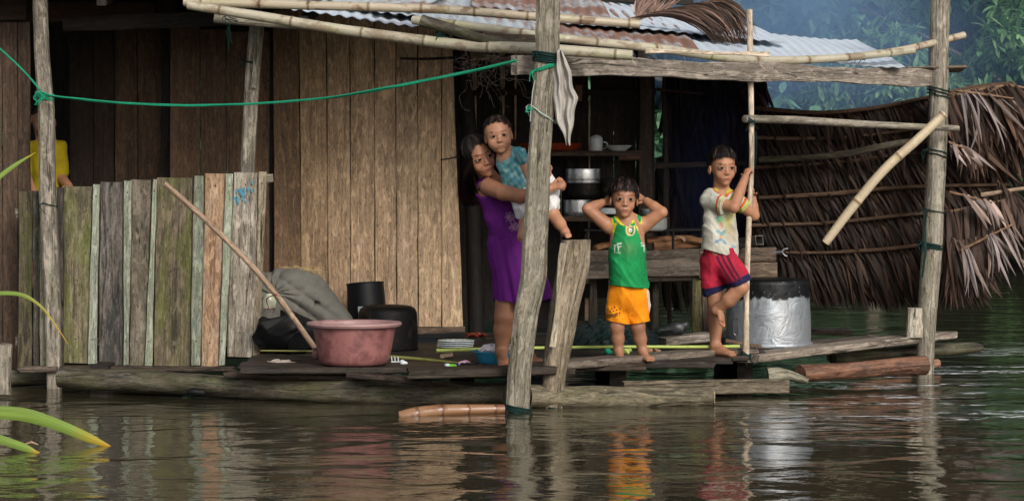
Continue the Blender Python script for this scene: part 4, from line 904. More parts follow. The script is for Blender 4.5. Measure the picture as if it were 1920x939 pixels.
# ---------------------------------------------------------------- the small boy in the green and yellow vest
def build_green_boy():
    Y=14.95; J=lambda px,py,dy=0: to3(P(px,py,Y+dy)); u=PX(Y)
    gz=.2; root=person(P(1190,673,Y)*1,'small boy in green and yellow vest and orange shorts with hands behind his head'); root.location.z=gz+.001
    bpy.context.view_layer.update()
    S=SDF(); hc=J(1170,371,-.02); H=73*u; R=headframe(3,3,-2)
    fwd=np.array([0,-1,0])
    # torso
    S.cap(J(1176,428),J(1176,470),32*u,33*u,k=.02,flat=fwd,fs=.72); S.cap(J(1176,470),J(1177,525),33*u,33*u,k=.02,flat=fwd,fs=.85); S.cap(J(1177,535),J(1177,560),33*u,32*u,k=.02,flat=fwd,fs=.8)
    S.cap(J(1147,423,.01),J(1203,421,.01),13*u,13*u,k=.02); S.ell(J(1176,500,-.035),np.array([30,22,34])*u,k=.02)
    add_head(S,hc,H,R,neck=J(1173,420,.015))
    # arms up, hands behind the ears
    for sh,el,wr,tip,th in (((1141,424,.01),(1102,392,-.02),(1130,380,.03),(1156,366,.085),1),((1209,421,.01),(1241,398,-.02),(1212,377,.03),(1186,364,.085),-1)):
        a,b,c_,d=J(*sh),J(*el),J(*wr),J(*tip)
        S.cap(a,b,14*u,10.5*u,k=.02); S.cap(b,(b+c_)/2,10.5*u,10*u,k=.008); S.cap((b+c_)/2,c_,10*u,7.5*u,k=.006)
        side=-1 if th==1 else 1
        add_hand(S,c_,d-c_,(side*.5,-.8,-.1),32*u,curl=.30,thumb=th,spread=.12,tcurl=.1)
    # legs
    for hp,kn,an,toe in (((1160,560),(1157,612,-.01),(1160,655,.005),(1168,677,-.11)),((1194,560),(1196,612,-.01),(1205,655,.005),(1224,675,-.09))):
        a,b,c_=J(*hp),J(*kn),J(*an); c_[2]=gz+.055; t=J(*toe); t[2]=gz+.001
        S.cap(a,b,19*u,13.5*u,k=.02); S.cap(b,(b+c_)/2+[0,.006,0],13*u,12*u,k=.012); S.cap((b+c_)/2+[0,.006,0],c_,12*u,8*u,k=.012)
        add_foot(S,c_,t,.165,r_an=.026,inner=1 if toe[0]>1200 else -1)
    mn=lambda p,r: (np.array(p)-r,np.array(p)+r)
    def paint(V_,col):
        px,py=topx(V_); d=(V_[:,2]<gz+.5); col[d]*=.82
        paint_head(V_,col,hc,H,R,browz=.092,eyeopen=.95)
    hb=(hc-.62*H,hc+.62*H,.0022)
    S_f=[hb,(J(1108,406,-.1),J(1136,350,.1),.0028),(J(1208,406,-.1),J(1236,350,.1),.0028),(J(1130,690,-.3),J(1245,650,.2),.003)]
    S_f=[(np.minimum(a,b),np.maximum(a,b),h) for a,b,h in S_f]
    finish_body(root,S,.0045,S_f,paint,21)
    # vest
    T=SDF(); o=5*u
    T.cap(J(1176,432),J(1176,470),34*u,36*u,k=.02,flat=fwd,fs=.78); T.cap(J(1176,470),J(1177,545),36*u,39*u,k=.02,flat=fwd,fs=1.04); T.ell(J(1176,500,-.035),np.array([33,25,38])*u,k=.02)
    T.cap(J(1152,418,.0),J(1200,416,.0),13*u,13*u,k=.02)
    T.cap(J(1173,398,-.05),J(1173,410,-.10),17*u,16*u,k=.006,sub=True); T.cap(J(1172,395,0),J(1172,410,0),17*u,17*u,k=.006,sub=True)
    for x in (1130,1221): T.cap(J(x,405,0),J(x+(2 if x<1176 else -2),448,0),18*u,14*u,k=.006,sub=True)
    T.post=chain(folds(.0048,30,3),folds(.0016,90,4),clipper([(J(1180,537),(-.10,0,-1))]))
    G=np.array([.012,.26,.075]); Yl=np.array([.68,.60,.03]); W=np.array([.62,.66,.60])
    def vest(V_):
        px,py=topx(V_); front=1.0; c=np.tile(G,(len(V_),1))*(1+.12*vnoise(V_,25,4))[:,None]
        # yellow yoke: bands curving from the collar to the armpits
        lx=np.interp(py,[400,415,430,445,458],[1160,1158,1153,1147,1136]); rx=np.interp(py,[400,415,430,445,458],[1187,1189,1194,1202,1216])
        y_=((px<lx)|(px>rx))&(py<458); gs=(np.abs(px-1154)<8)&(py<418)&(py>402)|(np.abs(px-1194)<8)&(py<416); c[y_&~gs]=Yl
        nk=(np.hypot((px-1173)/18,(py-403)/17)<1.18)&(py>400); c[nk]=Yl
        # worn patch
        w_=np.exp(-(((px-1178)/14)**2+((py-466)/12)**2))*.45; c=c*(1-w_[:,None])+np.array([.14,.24,.10])*w_[:,None]
        fr=V_[:,1]<Y
        # crest: pale shield with a small ball and red and green quarters
        sx,sy=(px-1182)/9.0,(py-432)/10.0; sh=(np.abs(sx)<1-.55*np.clip(sy,0,1)**2)&(sy>-1+.25*np.abs(np.sin(sx*3.1)))&(sy<1)&fr
        c[sh]=(.62,.55,.30); ins=(np.abs(sx)<.72-.5*np.clip(sy,0,1)**2)&(sy>-.62)&(sy<.72)&fr; c[ins&(sx<0)]=(.50,.32,.05); c[ins&(sx>=0)]=(.03,.18,.07); 
        c[(np.hypot(sx,sy+.05)<.38)&fr]=(.75,.73,.68); c[(np.hypot(sx-.05,sy-.05)<.15)&fr]=(.05,.04,.05); c[(np.hypot(sx,sy+.5)<.16)&fr]=(.45,.06,.04)
        def seg(x0,y0,x1,y1,wd=.9,cc=W):
            dx,dy=x1-x0,y1-y0; t=np.clip(((px-x0)*dx+(py-y0)*dy)/(dx*dx+dy*dy),0,1); m=(np.hypot(px-x0-t*dx,py-y0-t*dy)<wd)&fr; c[m]=cc
        seg(1153,461,1152,474); seg(1151,460,1156,459.5); seg(1158,457,1160,470,1.1); seg(1158,457,1165,456,1.2); seg(1159,463,1164,462,1.1)
        for k in range(5): seg(1153+k*2.4,473+(k%2),1154.2+k*2.4,473+(k%2),.7)
        seg(1202,456,1208,455,1.2); seg(1203,461,1208,460,1.2); seg(1207,455,1208,472,.8)
        arm=((np.hypot((px-1131)/19,(py-428)/28)<1.12)|(np.hypot((px-1221)/19,(py-428)/28)<1.12))&(py<460)&(py>405); c[arm]=Yl*1.05
        return np.clip(c,0,1)
    finish_cloth(root,'vest',T,.0032,vest)
    # shorts
    T=SDF(); T.cap(J(1177,525),J(1178,556),34*u,37*u,k=.02,flat=fwd,fs=.88)
    T.cap(J(1160,555),J(1156,606),24*u,23*u,k=.015); T.cap(J(1196,555),J(1201,606),22*u,22*u,k=.015)
    T.post=chain(folds(.0048,26,9),folds(.0018,80,6),clipper([(J(1157,604),(-.18,0,-1)),(J(1202,604),(.16,0,-1)),(J(1177,512),(0,0,1))]))
    def shorts(V_):
        px,py=topx(V_); O=np.array([.82,.26,.006]); c=np.tile(O,(len(V_),1))*(1+.10*vnoise(V_,22,8))[:,None]; fr=V_[:,1]<Y+.01
        eL=np.interp(py,[530,570,606],[1141,1136,1134]); eR=np.interp(py,[530,570,606],[1213,1217,1222])
        c[(px<eL+1.5)|(px>eR-1.8)]=(.66,.60,.55); hem=((py>602)&(px<1145))|((px>1209)&(py>603)); c[hem]=(.62,.45,.34)
        def seg(x0,y0,x1,y1,wd=.8,cc=(.10,.055,.015)):
            dx,dy=x1-x0,y1-y0; t=np.clip(((px-x0)*dx+(py-y0)*dy)/(dx*dx+dy*dy+1e-9),0,1); m=(np.hypot(px-x0-t*dx,py-y0-t*dy)<wd)&fr; c[m]=cc
        # printed word SPORT, rising a little to the right, with a half ball above it
        lets={'S':[(1,0,0,0),(0,0,0,.5),(0,.5,1,.5),(1,.5,1,1),(1,1,0,1)],'P':[(0,0,0,1),(0,0,1,0),(1,0,1,.5),(1,.5,0,.5)],'O':[(0,0,1,0),(1,0,1,1),(1,1,0,1),(0,1,0,0)],'R':[(0,0,0,1),(0,0,1,0),(1,0,1,.5),(1,.5,0,.5),(.3,.5,1,1)],'T':[(0,0,1,0),(.5,0,.5,1)]}
        for i,ch in enumerate('SPORT'):
            x0=1139+i*5.2; y0=591-i*1.3
            for a,b,d,e in lets[ch]: seg(x0+a*3.2,y0+b*5.5,x0+d*3.2,y0+e*5.5)
        for (bx,by) in ((1147,579),(1152,576),(1144,584),(1150,583),(1156,581)): c[(np.hypot(px-bx,py-by)<1.7)&fr]=(.10,.055,.015)
        seg(1161,577,1162,581); seg(1164,576,1164,580)
        return np.clip(c,0,1)
    finish_cloth(root,'shorts',T,.0032,shorts)
    # hair
    mb=MB()
    def tm(ph):
        a=abs((ph+math.pi)%(2*math.pi)-math.pi); return float(np.interp(a,[0,.5,.9,1.25,1.6,2.2,3.14],[1.44,1.48,1.50,1.66,1.75,1.72,1.62]))
    hair_cap(mb,hc,H,R,tm,4200,length=.85,seed=5,lift=1.13,spiky=.09,base=1.09,wid=.0026,tintv=(1.15,.98,1.0))
    mb.build('hair',M['hair'],root,smooth='all')

# ---------------------------------------------------------------- the tall boy on one leg
def build_tall_boy():
    Y=15.35; J=lambda px,py,dy=0: to3(P(px,py,Y+dy)); u=PX(Y); gz=.2
    root=person(P(1345,660,Y)*1,'tallest boy in printed pale shirt and red shorts standing on one leg holding a pole'); root.location.z=gz+.001
    bpy.context.view_layer.update()
    S=SDF(); hc=J(1355,312,-.01); H=72*u; R=headframe(13,5,1); fwd=np.array([.45,-.9,0]); fwd/=np.linalg.norm(fwd)
    S.cap(J(1350,380,.01),J(1349,420,.01),29*u,27*u,k=.02,flat=fwd,fs=.72); S.cap(J(1349,420,.01),J(1350,470,.01),27*u,29*u,k=.02,flat=fwd,fs=.8); S.cap(J(1350,475,.01),J(1350,490,.01),29*u,28*u,k=.02,flat=fwd,fs=.85)
    S.cap(J(1328,374,-.01),J(1378,372,.03),12*u,12*u,k=.02); add_head(S,hc,H,R,neck=J(1352,364,.02))
    # near arm across the chest up to the pole, far arm behind the pole
    a,b,c_=J(1330,376,-.03),J(1376,389,-.12),J(1397,333,.02)
    S.cap(a,b,13*u,10*u,k=.012); S.cap(b,(b+c_)/2,10.5*u,10*u,k=.008); S.cap((b+c_)/2,c_,10*u,7.2*u,k=.006)
    add_hand(S,c_,(J(1407,306,.085)-c_),(.55,.8,.0),36*u,curl=.62,thumb=1,spread=.02,tcurl=.7)
    a,b,c_=J(1376,374,.04),J(1414,404,.12),J(1410,368,.165)
    S.cap(a,b,12.5*u,10*u,k=.012); S.cap(b,(b+c_)/2,10*u,9.6*u,k=.008); S.cap((b+c_)/2,c_,9.6*u,7.2*u,k=.006)
    add_hand(S,c_,(J(1405,340,.10)-c_),(-.4,-.8,.1),34*u,curl=.62,thumb=1,spread=.02,tcurl=.6)
    # standing leg
    k1=J(1341,566,.02); an=J(1341,640,.03); an[2]=gz+.06; t=J(1380,662,-.08); t[2]=gz+.001
    S.cap(J(1338,490,.03),k1,21*u,15*u,k=.02); S.cap(k1,J(1342,600,.035),15*u,14.5*u,k=.012); S.cap(J(1342,600,.035),an,14.5*u,9*u,k=.012); add_foot(S,an,t,.195,r_an=.03,inner=1)
    # raised leg: thigh forward and to the right, shin folded back, foot hanging in front of the other knee
    k2=J(1389,539,-.13); an2=J(1343,581,-.085)
    S.cap(J(1362,490,.0),k2,21*u,15*u,k=.012); S.cap(k2,J(1366,563,-.12),13.5*u,13.5*u,k=.012); S.cap(J(1366,563,-.12),an2,13.5*u,8.5*u,k=.010)
    # foot: sole towards the left-down, toes at (1357,609)
    toe=J(1356,612,-.13); d=toe-an2; add_foot(S,an2+[0,0,.0],toe+np.array([-.012,0,-.004]),.155,r_an=.028,up=np.array([.80,-.35,.35])/np.linalg.norm([.80,-.35,.35]),k=.006,inner=-1)
    def paint(V_,col):
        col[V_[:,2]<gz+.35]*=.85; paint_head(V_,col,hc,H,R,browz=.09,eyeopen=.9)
    bx=lambda a,b,h:(np.minimum(a,b),np.maximum(a,b),h)
    fine=[(hc-.62*H,hc+.62*H,.0022),bx(J(1384,345,-.2),J(1424,292,.3),.0028),bx(J(1400,378,-.02),J(1424,345.2,.3),.0028),bx(J(1320,618,-.22),J(1376,570,-.02),.0032),bx(J(1315,690,-.25),J(1400,645,.15),.0032)]
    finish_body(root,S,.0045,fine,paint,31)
    # shirt
    T=SDF(); T.cap(J(1350,380,.01),J(1349,415,.01),33*u,32*u,k=.02,flat=fwd,fs=.80); T.cap(J(1349,415,.01),J(1348,485,.005),33*u,40*u,k=.02,flat=fwd,fs=.80)
    T.cap(J(1330,373,-.01),J(1376,371,.03),17*u,16*u,k=.02)
    T.cap(J(1329,375,-.02),J(1356,385,-.085),19*u,20*u,k=.014); T.cap(J(1377,373,.04),J(1394,387,.08),15*u,17*u,k=.012)
    T.cap(J(1358,338,-.05),J(1357,350,-.07),17*u,14*u,k=.006,sub=True)
    sl=J(1362,387,-.10); T.cap(sl,sl+(J(1376,389,-.12)-J(1330,376,-.03)),.001,.001,k=.001)
    ad=(J(1376,389,-.12)-J(1330,376,-.03)); ad/=np.linalg.norm(ad)
    def sleeve_cut(D,ax):
        X,Yy,Z=np.meshgrid(*ax,indexing='ij'); p=J(1359,386,-.09); d=(X-p[0])*ad[0]+(Yy-p[1])*ad[1]+(Z-p[2])*ad[2]
        reg=(Yy<p[1]+.04)&(Z>J(0,404)[2]); D=np.where(reg,np.maximum(D,d),D)
        p=J(1397,388,.08); a2=np.array([.75,.2,-.6]); d=(X-p[0])*a2[0]+(Yy-p[1])*a2[1]+(Z-p[2])*a2[2]; reg=(X>J(1385,0)[0])&(Z>J(0,420)[2]); return np.where(reg,np.maximum(D,d),D).astype(np.float32)
    T.post=chain(folds(.0050,28,13),folds(.0018,85,14),clipper([(J(1346,474),(-.28,0,-1))]),sleeve_cut)
    def shirt(V_):
        px,py=topx(V_); c=np.tile([.52,.51,.43],(len(V_),1))*(1+.14*vnoise(V_,16,18)+.06*vnoise(V_,60,19))[:,None]; fr=V_[:,1]<Y+.02
        rd=(.50,.10,.02); yg=(.42,.48,.05)
        def ring(p,a,off0,off1,reg,cc):
            d=(V_-p)@a; c[(d>off0)&(d<off1)&reg]=cc
        reg=(V_[:,1]<Y-.02)&(px>1338)&(py<403)&(py>358)
        p=J(1359,386,-.09); ring(p,ad,-.034,-.020,reg,rd); ring(p,ad,-.018,-.010,reg,(.6,.6,.5)); ring(p,ad,-.010,-.002,reg,yg)
        a2=np.array([.75,.2,-.6]); a2/=np.linalg.norm(a2); p=J(1397,388,.08); reg=(px>1380)&(py<415)&(V_[:,1]>Y+.0); ring(p,a2,-.042,-.026,reg,rd); ring(p,a2,-.022,-.004,reg,yg)
        e=np.hypot((px-1358)/19,(py-346)/15); col_=(e<1.28)&(py<366)&(py>345); c[col_]=(.52,.40,.06); c[(e>1.13)&col_]=(.50,.14,.04)
        # faded print: a column of coloured patches
        def blob(x,y,rx,ry,cc,k,ang=0):
            ca,sa=math.cos(ang),math.sin(ang); X=(px-x)*ca+(py-y)*sa; Y_=-(px-x)*sa+(py-y)*ca; m=np.clip(1.3-np.hypot(X/rx,Y_/ry),0,1)*3*k*1.15; m=np.clip(m,0,min(1,k*1.3))*fr*(1+.4*vnoise(V_,120,int(x)%9)); m=np.clip(m,0,1); c[:]=c*(1-m[:,None])+np.array(cc)*m[:,None]
        blob(1350,412,7,6,(.16,.40,.18),.6,.4); blob(1343,409,3.5,2,(.18,.30,.45),.6); blob(1352,424,3.5,7,(.55,.25,.14),.55); blob(1366,412,8,11,(.55,.50,.12),.5,.5); blob(1372,400,7,5,(.55,.50,.15),.4)
        blob(1350,436,8,3,(.15,.30,.40),.6,.5); blob(1356,436,7,3,(.15,.34,.30),.6,-.7); blob(1352,446,3,5,(.55,.28,.12),.5); blob(1346,452,8,2.6,(.15,.25,.40),.65,-.5); blob(1357,453,6,2.6,(.18,.34,.42),.6,.7)
        blob(1372,440,9,14,(.46,.36,.24),.4); blob(1376,462,5,3,(.2,.33,.42),.5,.3); blob(1366,428,6,8,(.52,.42,.20),.4)
        blob(1350,380,4,8,(.52,.34,.25),.35)
        return np.clip(c,0,1)
    finish_cloth(root,'shirt',T,.0032,shirt)
    # shorts
    T=SDF(); T.cap(J(1350,468,.01),J(1351,490,.01),32*u,32*u,k=.02,flat=fwd,fs=.85); T.cap(J(1338,490,.03),J(1342,548,.03),26*u,24*u,k=.02); T.cap(J(1360,490,.0),J(1390,536,-.12),28*u,22*u,k=.02); T.cap(J(1385,505,-.04),J(1396,528,-.10),16*u,15*u,k=.03)
    kd=(k2-J(1362,490,.0)); kd/=np.linalg.norm(kd)
    def cut(D,ax):
        X,Yy,Z=np.meshgrid(*ax,indexing='ij'); p=J(1389,529,-.165); d=(X-p[0])*kd[0]+(Yy-p[1])*kd[1]+(Z-p[2])*kd[2]; D=np.where(Yy<Y-.055,np.maximum(D,d),D)
        n2=np.array([-.15,0,-1.0]); p=J(1345,546,.0); d=(X-p[0])*n2[0]+(Z-p[2])*n2[2]; return np.where(Yy>=Y-.055,np.maximum(D,d),D).astype(np.float32)
    T.post=chain(folds(.0048,26,23),folds(.0016,80,24),clipper([(J(1350,464),(0,0,1)),(J(1375,535,0),(.42,0,-1))]))
    def sh(V_):
        px,py=topx(V_); c=np.tile([.40,.018,.045],(len(V_),1))*(1+.14*vnoise(V_,24,28))[:,None]
        hy=np.interp(px,[1325,1345,1375,1395,1406],[548,544,535,524,518]); nav=(py>hy-7); c[nav]=(.016,.014,.055)
        for i in range(3):
            x0=1343+i*10; xx=x0+(py-478)*np.interp(py,[470,540],[.38,.62]); m=(np.abs(px-xx)<2.4)&(py<532-i*3)&(py>476)&(V_[:,1]<Y); c[m]=(.085,.012,.035)
        return np.clip(c,0,1)
    finish_cloth(root,'shorts',T,.0032,sh)
    mb=MB()
    def tm(ph):
        a=abs((ph+math.pi)%(2*math.pi)-math.pi); return float(np.interp(a,[0,.5,.9,1.25,1.6,2.2,3.14],[1.34,1.36,1.42,1.56,1.66,1.72,1.62]))
    hair_cap(mb,hc,H,R,tm,3600,length=.62,seed=8,lift=1.10,spiky=.07,base=1.06,wid=.0024)
    mb.build('hair',M['hair'],root,smooth='all')

# ---------------------------------------------------------------- the girl in the purple dress
def build_girl():
    Y=14.54; J=lambda px,py,dy=0: to3(P(px,py,Y+dy)); u=PX(Y); gz=.2
    root=person(P(945,697,Y)*1,'long-haired girl in a purple dress holding the baby on her hip'); root.location.z=gz+.01
    bpy.context.view_layer.update()
    S=SDF(); hc=J(897,293,-.04); H=81*u; R=headframe(24,4,22); fwd=np.array([.35,-.93,0])
    S.cap(J(925,360),J(940,400,.01),32*u,28*u,k=.02,flat=fwd,fs=.72); S.cap(J(940,400,.01),J(960,460,.02),28*u,34*u,k=.02,flat=fwd,fs=.8); S.cap(J(960,470,.02),J(968,510,.02),34*u,34*u,k=.02,flat=fwd,fs=.8)
    S.cap(J(914,346,.0),J(952,345,.03),14*u,14*u,k=.02); add_head(S,hc,H,R,neck=J(923,342,.02))
    # near arm: round the baby, under its seat, fist past the post
    a,b,m_,c_=J(916,350,-.07),J(976,368,-.30),J(1010,364,-.30),J(1034,352,-.27)
    S.cap(a,J(944,361,-.19),16.5*u,15*u,k=.012); S.cap(J(944,361,-.19),b,15*u,13*u,k=.012); S.cap(b,m_,13*u,11*u,k=.012); S.cap(m_,c_,11*u,8.5*u,k=.012)
    add_hand(S,c_,(.9,.0,.22),(-.3,.75,-.35),40*u,curl=.80,thumb=1,spread=.02,tcurl=.7)
    # far arm behind the baby's back, hand meeting the fist
    S.cap(J(950,348,.04),J(1010,372,.06),14*u,11*u,k=.012); S.cap(J(1010,372,.06),J(1036,348,-.12),11*u,8*u,k=.012); add_hand(S,J(1036,348,-.12),(.55,-.3,.3),(-.6,-.5,-.3),38*u,curl=.7,thumb=1,spread=.02,tcurl=.5)
    for hp,kn,an,toe,ln in (((952,520,.0),(946,592,.0),(940,668,.02),(950,700,-.19),.20),((985,520,.05),(984,592,.06),(988,668,.09),(1013,692,-.05),.20)):
        a,b,c_=J(*hp),J(*kn),J(*an); c_[2]=gz+.075; t=J(*toe); t[2]=gz+.010
        S.cap(a,b,21*u,19*u,k=.02); S.cap(b,b*.6+c_*.4+[0,.012,0],18*u,18*u,k=.015); S.cap(b*.6+c_*.4+[0,.012,0],c_,18*u,10.5*u,k=.015); add_foot(S,c_,t,ln,r_an=.034,inner=1)
    def paint(V_,col):
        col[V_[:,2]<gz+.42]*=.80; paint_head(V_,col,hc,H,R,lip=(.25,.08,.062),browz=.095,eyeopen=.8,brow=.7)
    bx=lambda a,b,h:(np.minimum(a,b),np.maximum(a,b),h)
    fine=[(hc-.62*H,hc+.62*H,.0022),bx(J(1026,372,-.38),J(1075,325,.12),.0028),bx(J(905,720,-.3),J(1030,672,.2),.003)]
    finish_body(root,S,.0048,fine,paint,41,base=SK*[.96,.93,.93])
    # bodice
    T=SDF(); T.cap(J(925,358),J(940,400,.01),36.5*u,34.5*u,k=.02,flat=fwd,fs=.80); T.cap(J(940,400,.01),J(958,442,.02),34.5*u,39*u,k=.02,flat=fwd,fs=.9)
    T.cap(J(912,346,.01),J(926,344,.02),12*u,12*u,k=.015); T.cap(J(944,344,.03),J(952,345,.03),12*u,12*u,k=.015)
    T.cap(J(926,322,-.02),J(932,338,-.06),20*u,16*u,k=.006,sub=True)
    T.cap(J(899,352,-.08),J(934,364,-.22),17*u,19*u,k=.006,sub=True)
    T.post=chain(folds(.0042,30,33),folds(.0014,80,34),clipper([(J(958,446),(.1,0,-1))]))
    PU=np.array([.115,.012,.17])
    def bod(V_):
        px,py=topx(V_); c=np.tile(PU,(len(V_),1))*(1+.15*vnoise(V_,22,38))[:,None]; fr=V_[:,1]<Y+.01
        # embroidery: two eight pointed stars in pink and blue thread
        for (sx,sy,sz) in ((957,407,11),(966,427,13)):
            dx,dy=px-sx,py-sy; r=np.hypot(dx,dy); a=np.arctan2(dy,dx); m=(r<sz*(.55+.45*np.abs(np.cos(4*a))))&(np.abs(np.sin(r*1.15+2*np.cos(8*a)))>.55)&fr
            c[m]=(.42,.16,.36); c[m&(np.sin(a*8+r)>.4)]=(.22,.20,.42); c[m&(np.sin(a*5+r*2)>.8)]=(.55,.35,.40)
        return np.clip(c,0,1)
    finish_cloth(root,'bodice',T,.0034,bod)
    # skirt: gathered at the waist, falling in folds
    mb=MB(); r=np.random.default_rng(4); n=160; rings=[];vs=[]; ph=r.uniform(0,6.28,8)
    top=J(957,432,.02); hem=J(983,563,.03); NR=34
    for j in range(NR):
        f=j/(NR-1); c=top+(hem-top)*f; rx=(36+ (57-36)*f**.8+6*math.sin(min(1,f*1.6)*math.pi))*u; ry=(34+(46-34)*f)*u; rg=[]
        for i in range(n):
            a=2*math.pi*i/n
            fold=(math.sin(7*a+ph[0]+.8*f)+.7*math.sin(12*a+ph[1]+1.2*math.sin(f*3))+.5*math.sin(19*a+ph[2]-f))*.028*(.35+f*1.1)
            gath=.018*math.sin(34*a+ph[3])*max(0,1-f*3.2); k=1+fold+gath
            puff=1+.06*math.exp(-((f-.16)/.1)**2)
            x=math.cos(a)*rx*k*puff; y=math.sin(a)*ry*k*puff; z=(.010*math.sin(3*a+ph[4])+.006*math.sin(8*a))*f
            rg.append(c+[x,y,z+ (-.016*math.cos(a) if False else 0)])
        rings.append(rg);vs.append(f*.4)
    mb.loft(np.array(rings),[i/n for i in range(n+1)],vs,cap0=True,cap1=False,tint=PU)
    inner=np.array(rings)[::-1].copy(); cc=inner.mean(1,keepdims=True); inner=cc+(inner-cc)*.965; mb.loft(inner,[i/n for i in range(n+1)],vs,cap0=False,cap1=False,tint=PU*.8)
    mb.build('skirt',M['cloth'],root,smooth='all')
    # hair: cap, side part, long falls
    mb=MB()
    def tm(ph_):
        a=abs((ph_+math.pi)%(2*math.pi)-math.pi); s=math.sin(ph_); return float(np.interp(a,[0,.45,.8,1.1,1.4,2.0,3.14],[1.02,1.2,1.55,1.85,2.0,2.0,2.0]))
    hair_cap(mb,hc,H,R,tm,3600,length=.9,seed=15,lift=1.06,spiky=.01,base=1.02,wid=.0028,tintv=(1.1,1.0,1.0),crown=(0.0,-.15,1))
    rr=np.random.default_rng(19); pts=[];sd=[];wd=[];tn=[]
    g=lambda x,y,z:hc+R@np.array([x,y,z])*H
    for i in range(2600):
        # roots round the left side (viewer) and back of the head
        t=rr.uniform(0,1); a=math.radians(np.interp(t,[0,.6,1],[128,225,372])); # angle around head, 180 = viewer left, 270 = back, 360 = viewer right
        ex=math.cos(a); ey=-math.sin(a)*-1
        root_=g(.365*math.cos(a)*.9,-.05+.43*math.sin(a)*1.0*.9,.30-.1*rr.random()); mid=g(.44*math.cos(a),-.06+.47*math.sin(a)*(1 if math.sin(a)<0 else .75),-.05)
        left=max(0,-math.cos(a)); L=rr.uniform(.62,1.0)
        px_=np.interp(math.cos(a),[-1,-.4,.4,1],[868,876,892,912])+rr.normal()*5; dy=.0+.10*(-math.sin(a))*1.0
        low=J(px_+6,335,dy*.8-.0); end=J(px_+rr.normal()*6+15-4*L,332+56*L,dy*.6+.01)
        ctrl=[root_,mid,low,(low+end)/2+np.array([rr.normal()*.006,rr.normal()*.006,0]),end]
        if math.cos(a)>.3: ctrl=[root_,mid,g(.40,-.25,-.35)+rr.normal(size=3)*.01,J(930,350,.06)+rr.normal(size=3)*.01,J(930,372,.07)+rr.normal(size=3)*.012]
        C=np.array(ctrl); tt=np.linspace(0,4,14); p=np.stack([np.interp(tt,range(5),C[:,q]) for q in range(3)],1)
        for _ in range(2): p[1:-1]=(p[:-2]+2*p[1:-1]+p[2:])/4
        tg=np.gradient(p,axis=0); out=p-np.array([hc[0],hc[1],0])*[1,1,0]-np.array([0,0,1])*p[:,2:3]; s_=np.cross(tg,out); s_/=np.linalg.norm(s_,axis=1)[:,None]+1e-9
        pts.append(p);sd.append(s_);wd.append(.0045*rr.uniform(.6,1.5)*np.array([.4]+[1]*11+[.7,.1])); tn.append(np.array([1.3,1.05,.95])*rr.uniform(.4,1.2)*(1+.9*math.sin(a*14)**2));  # raised strand tints paint in the brownish sheen of the hair
    tnA=np.array(tn); pts=np.array(pts); mb.strips(pts,np.array(sd),np.array(wd),.12,tint=tnA)
    mb.build('hair',M['hair'],root,smooth='all')

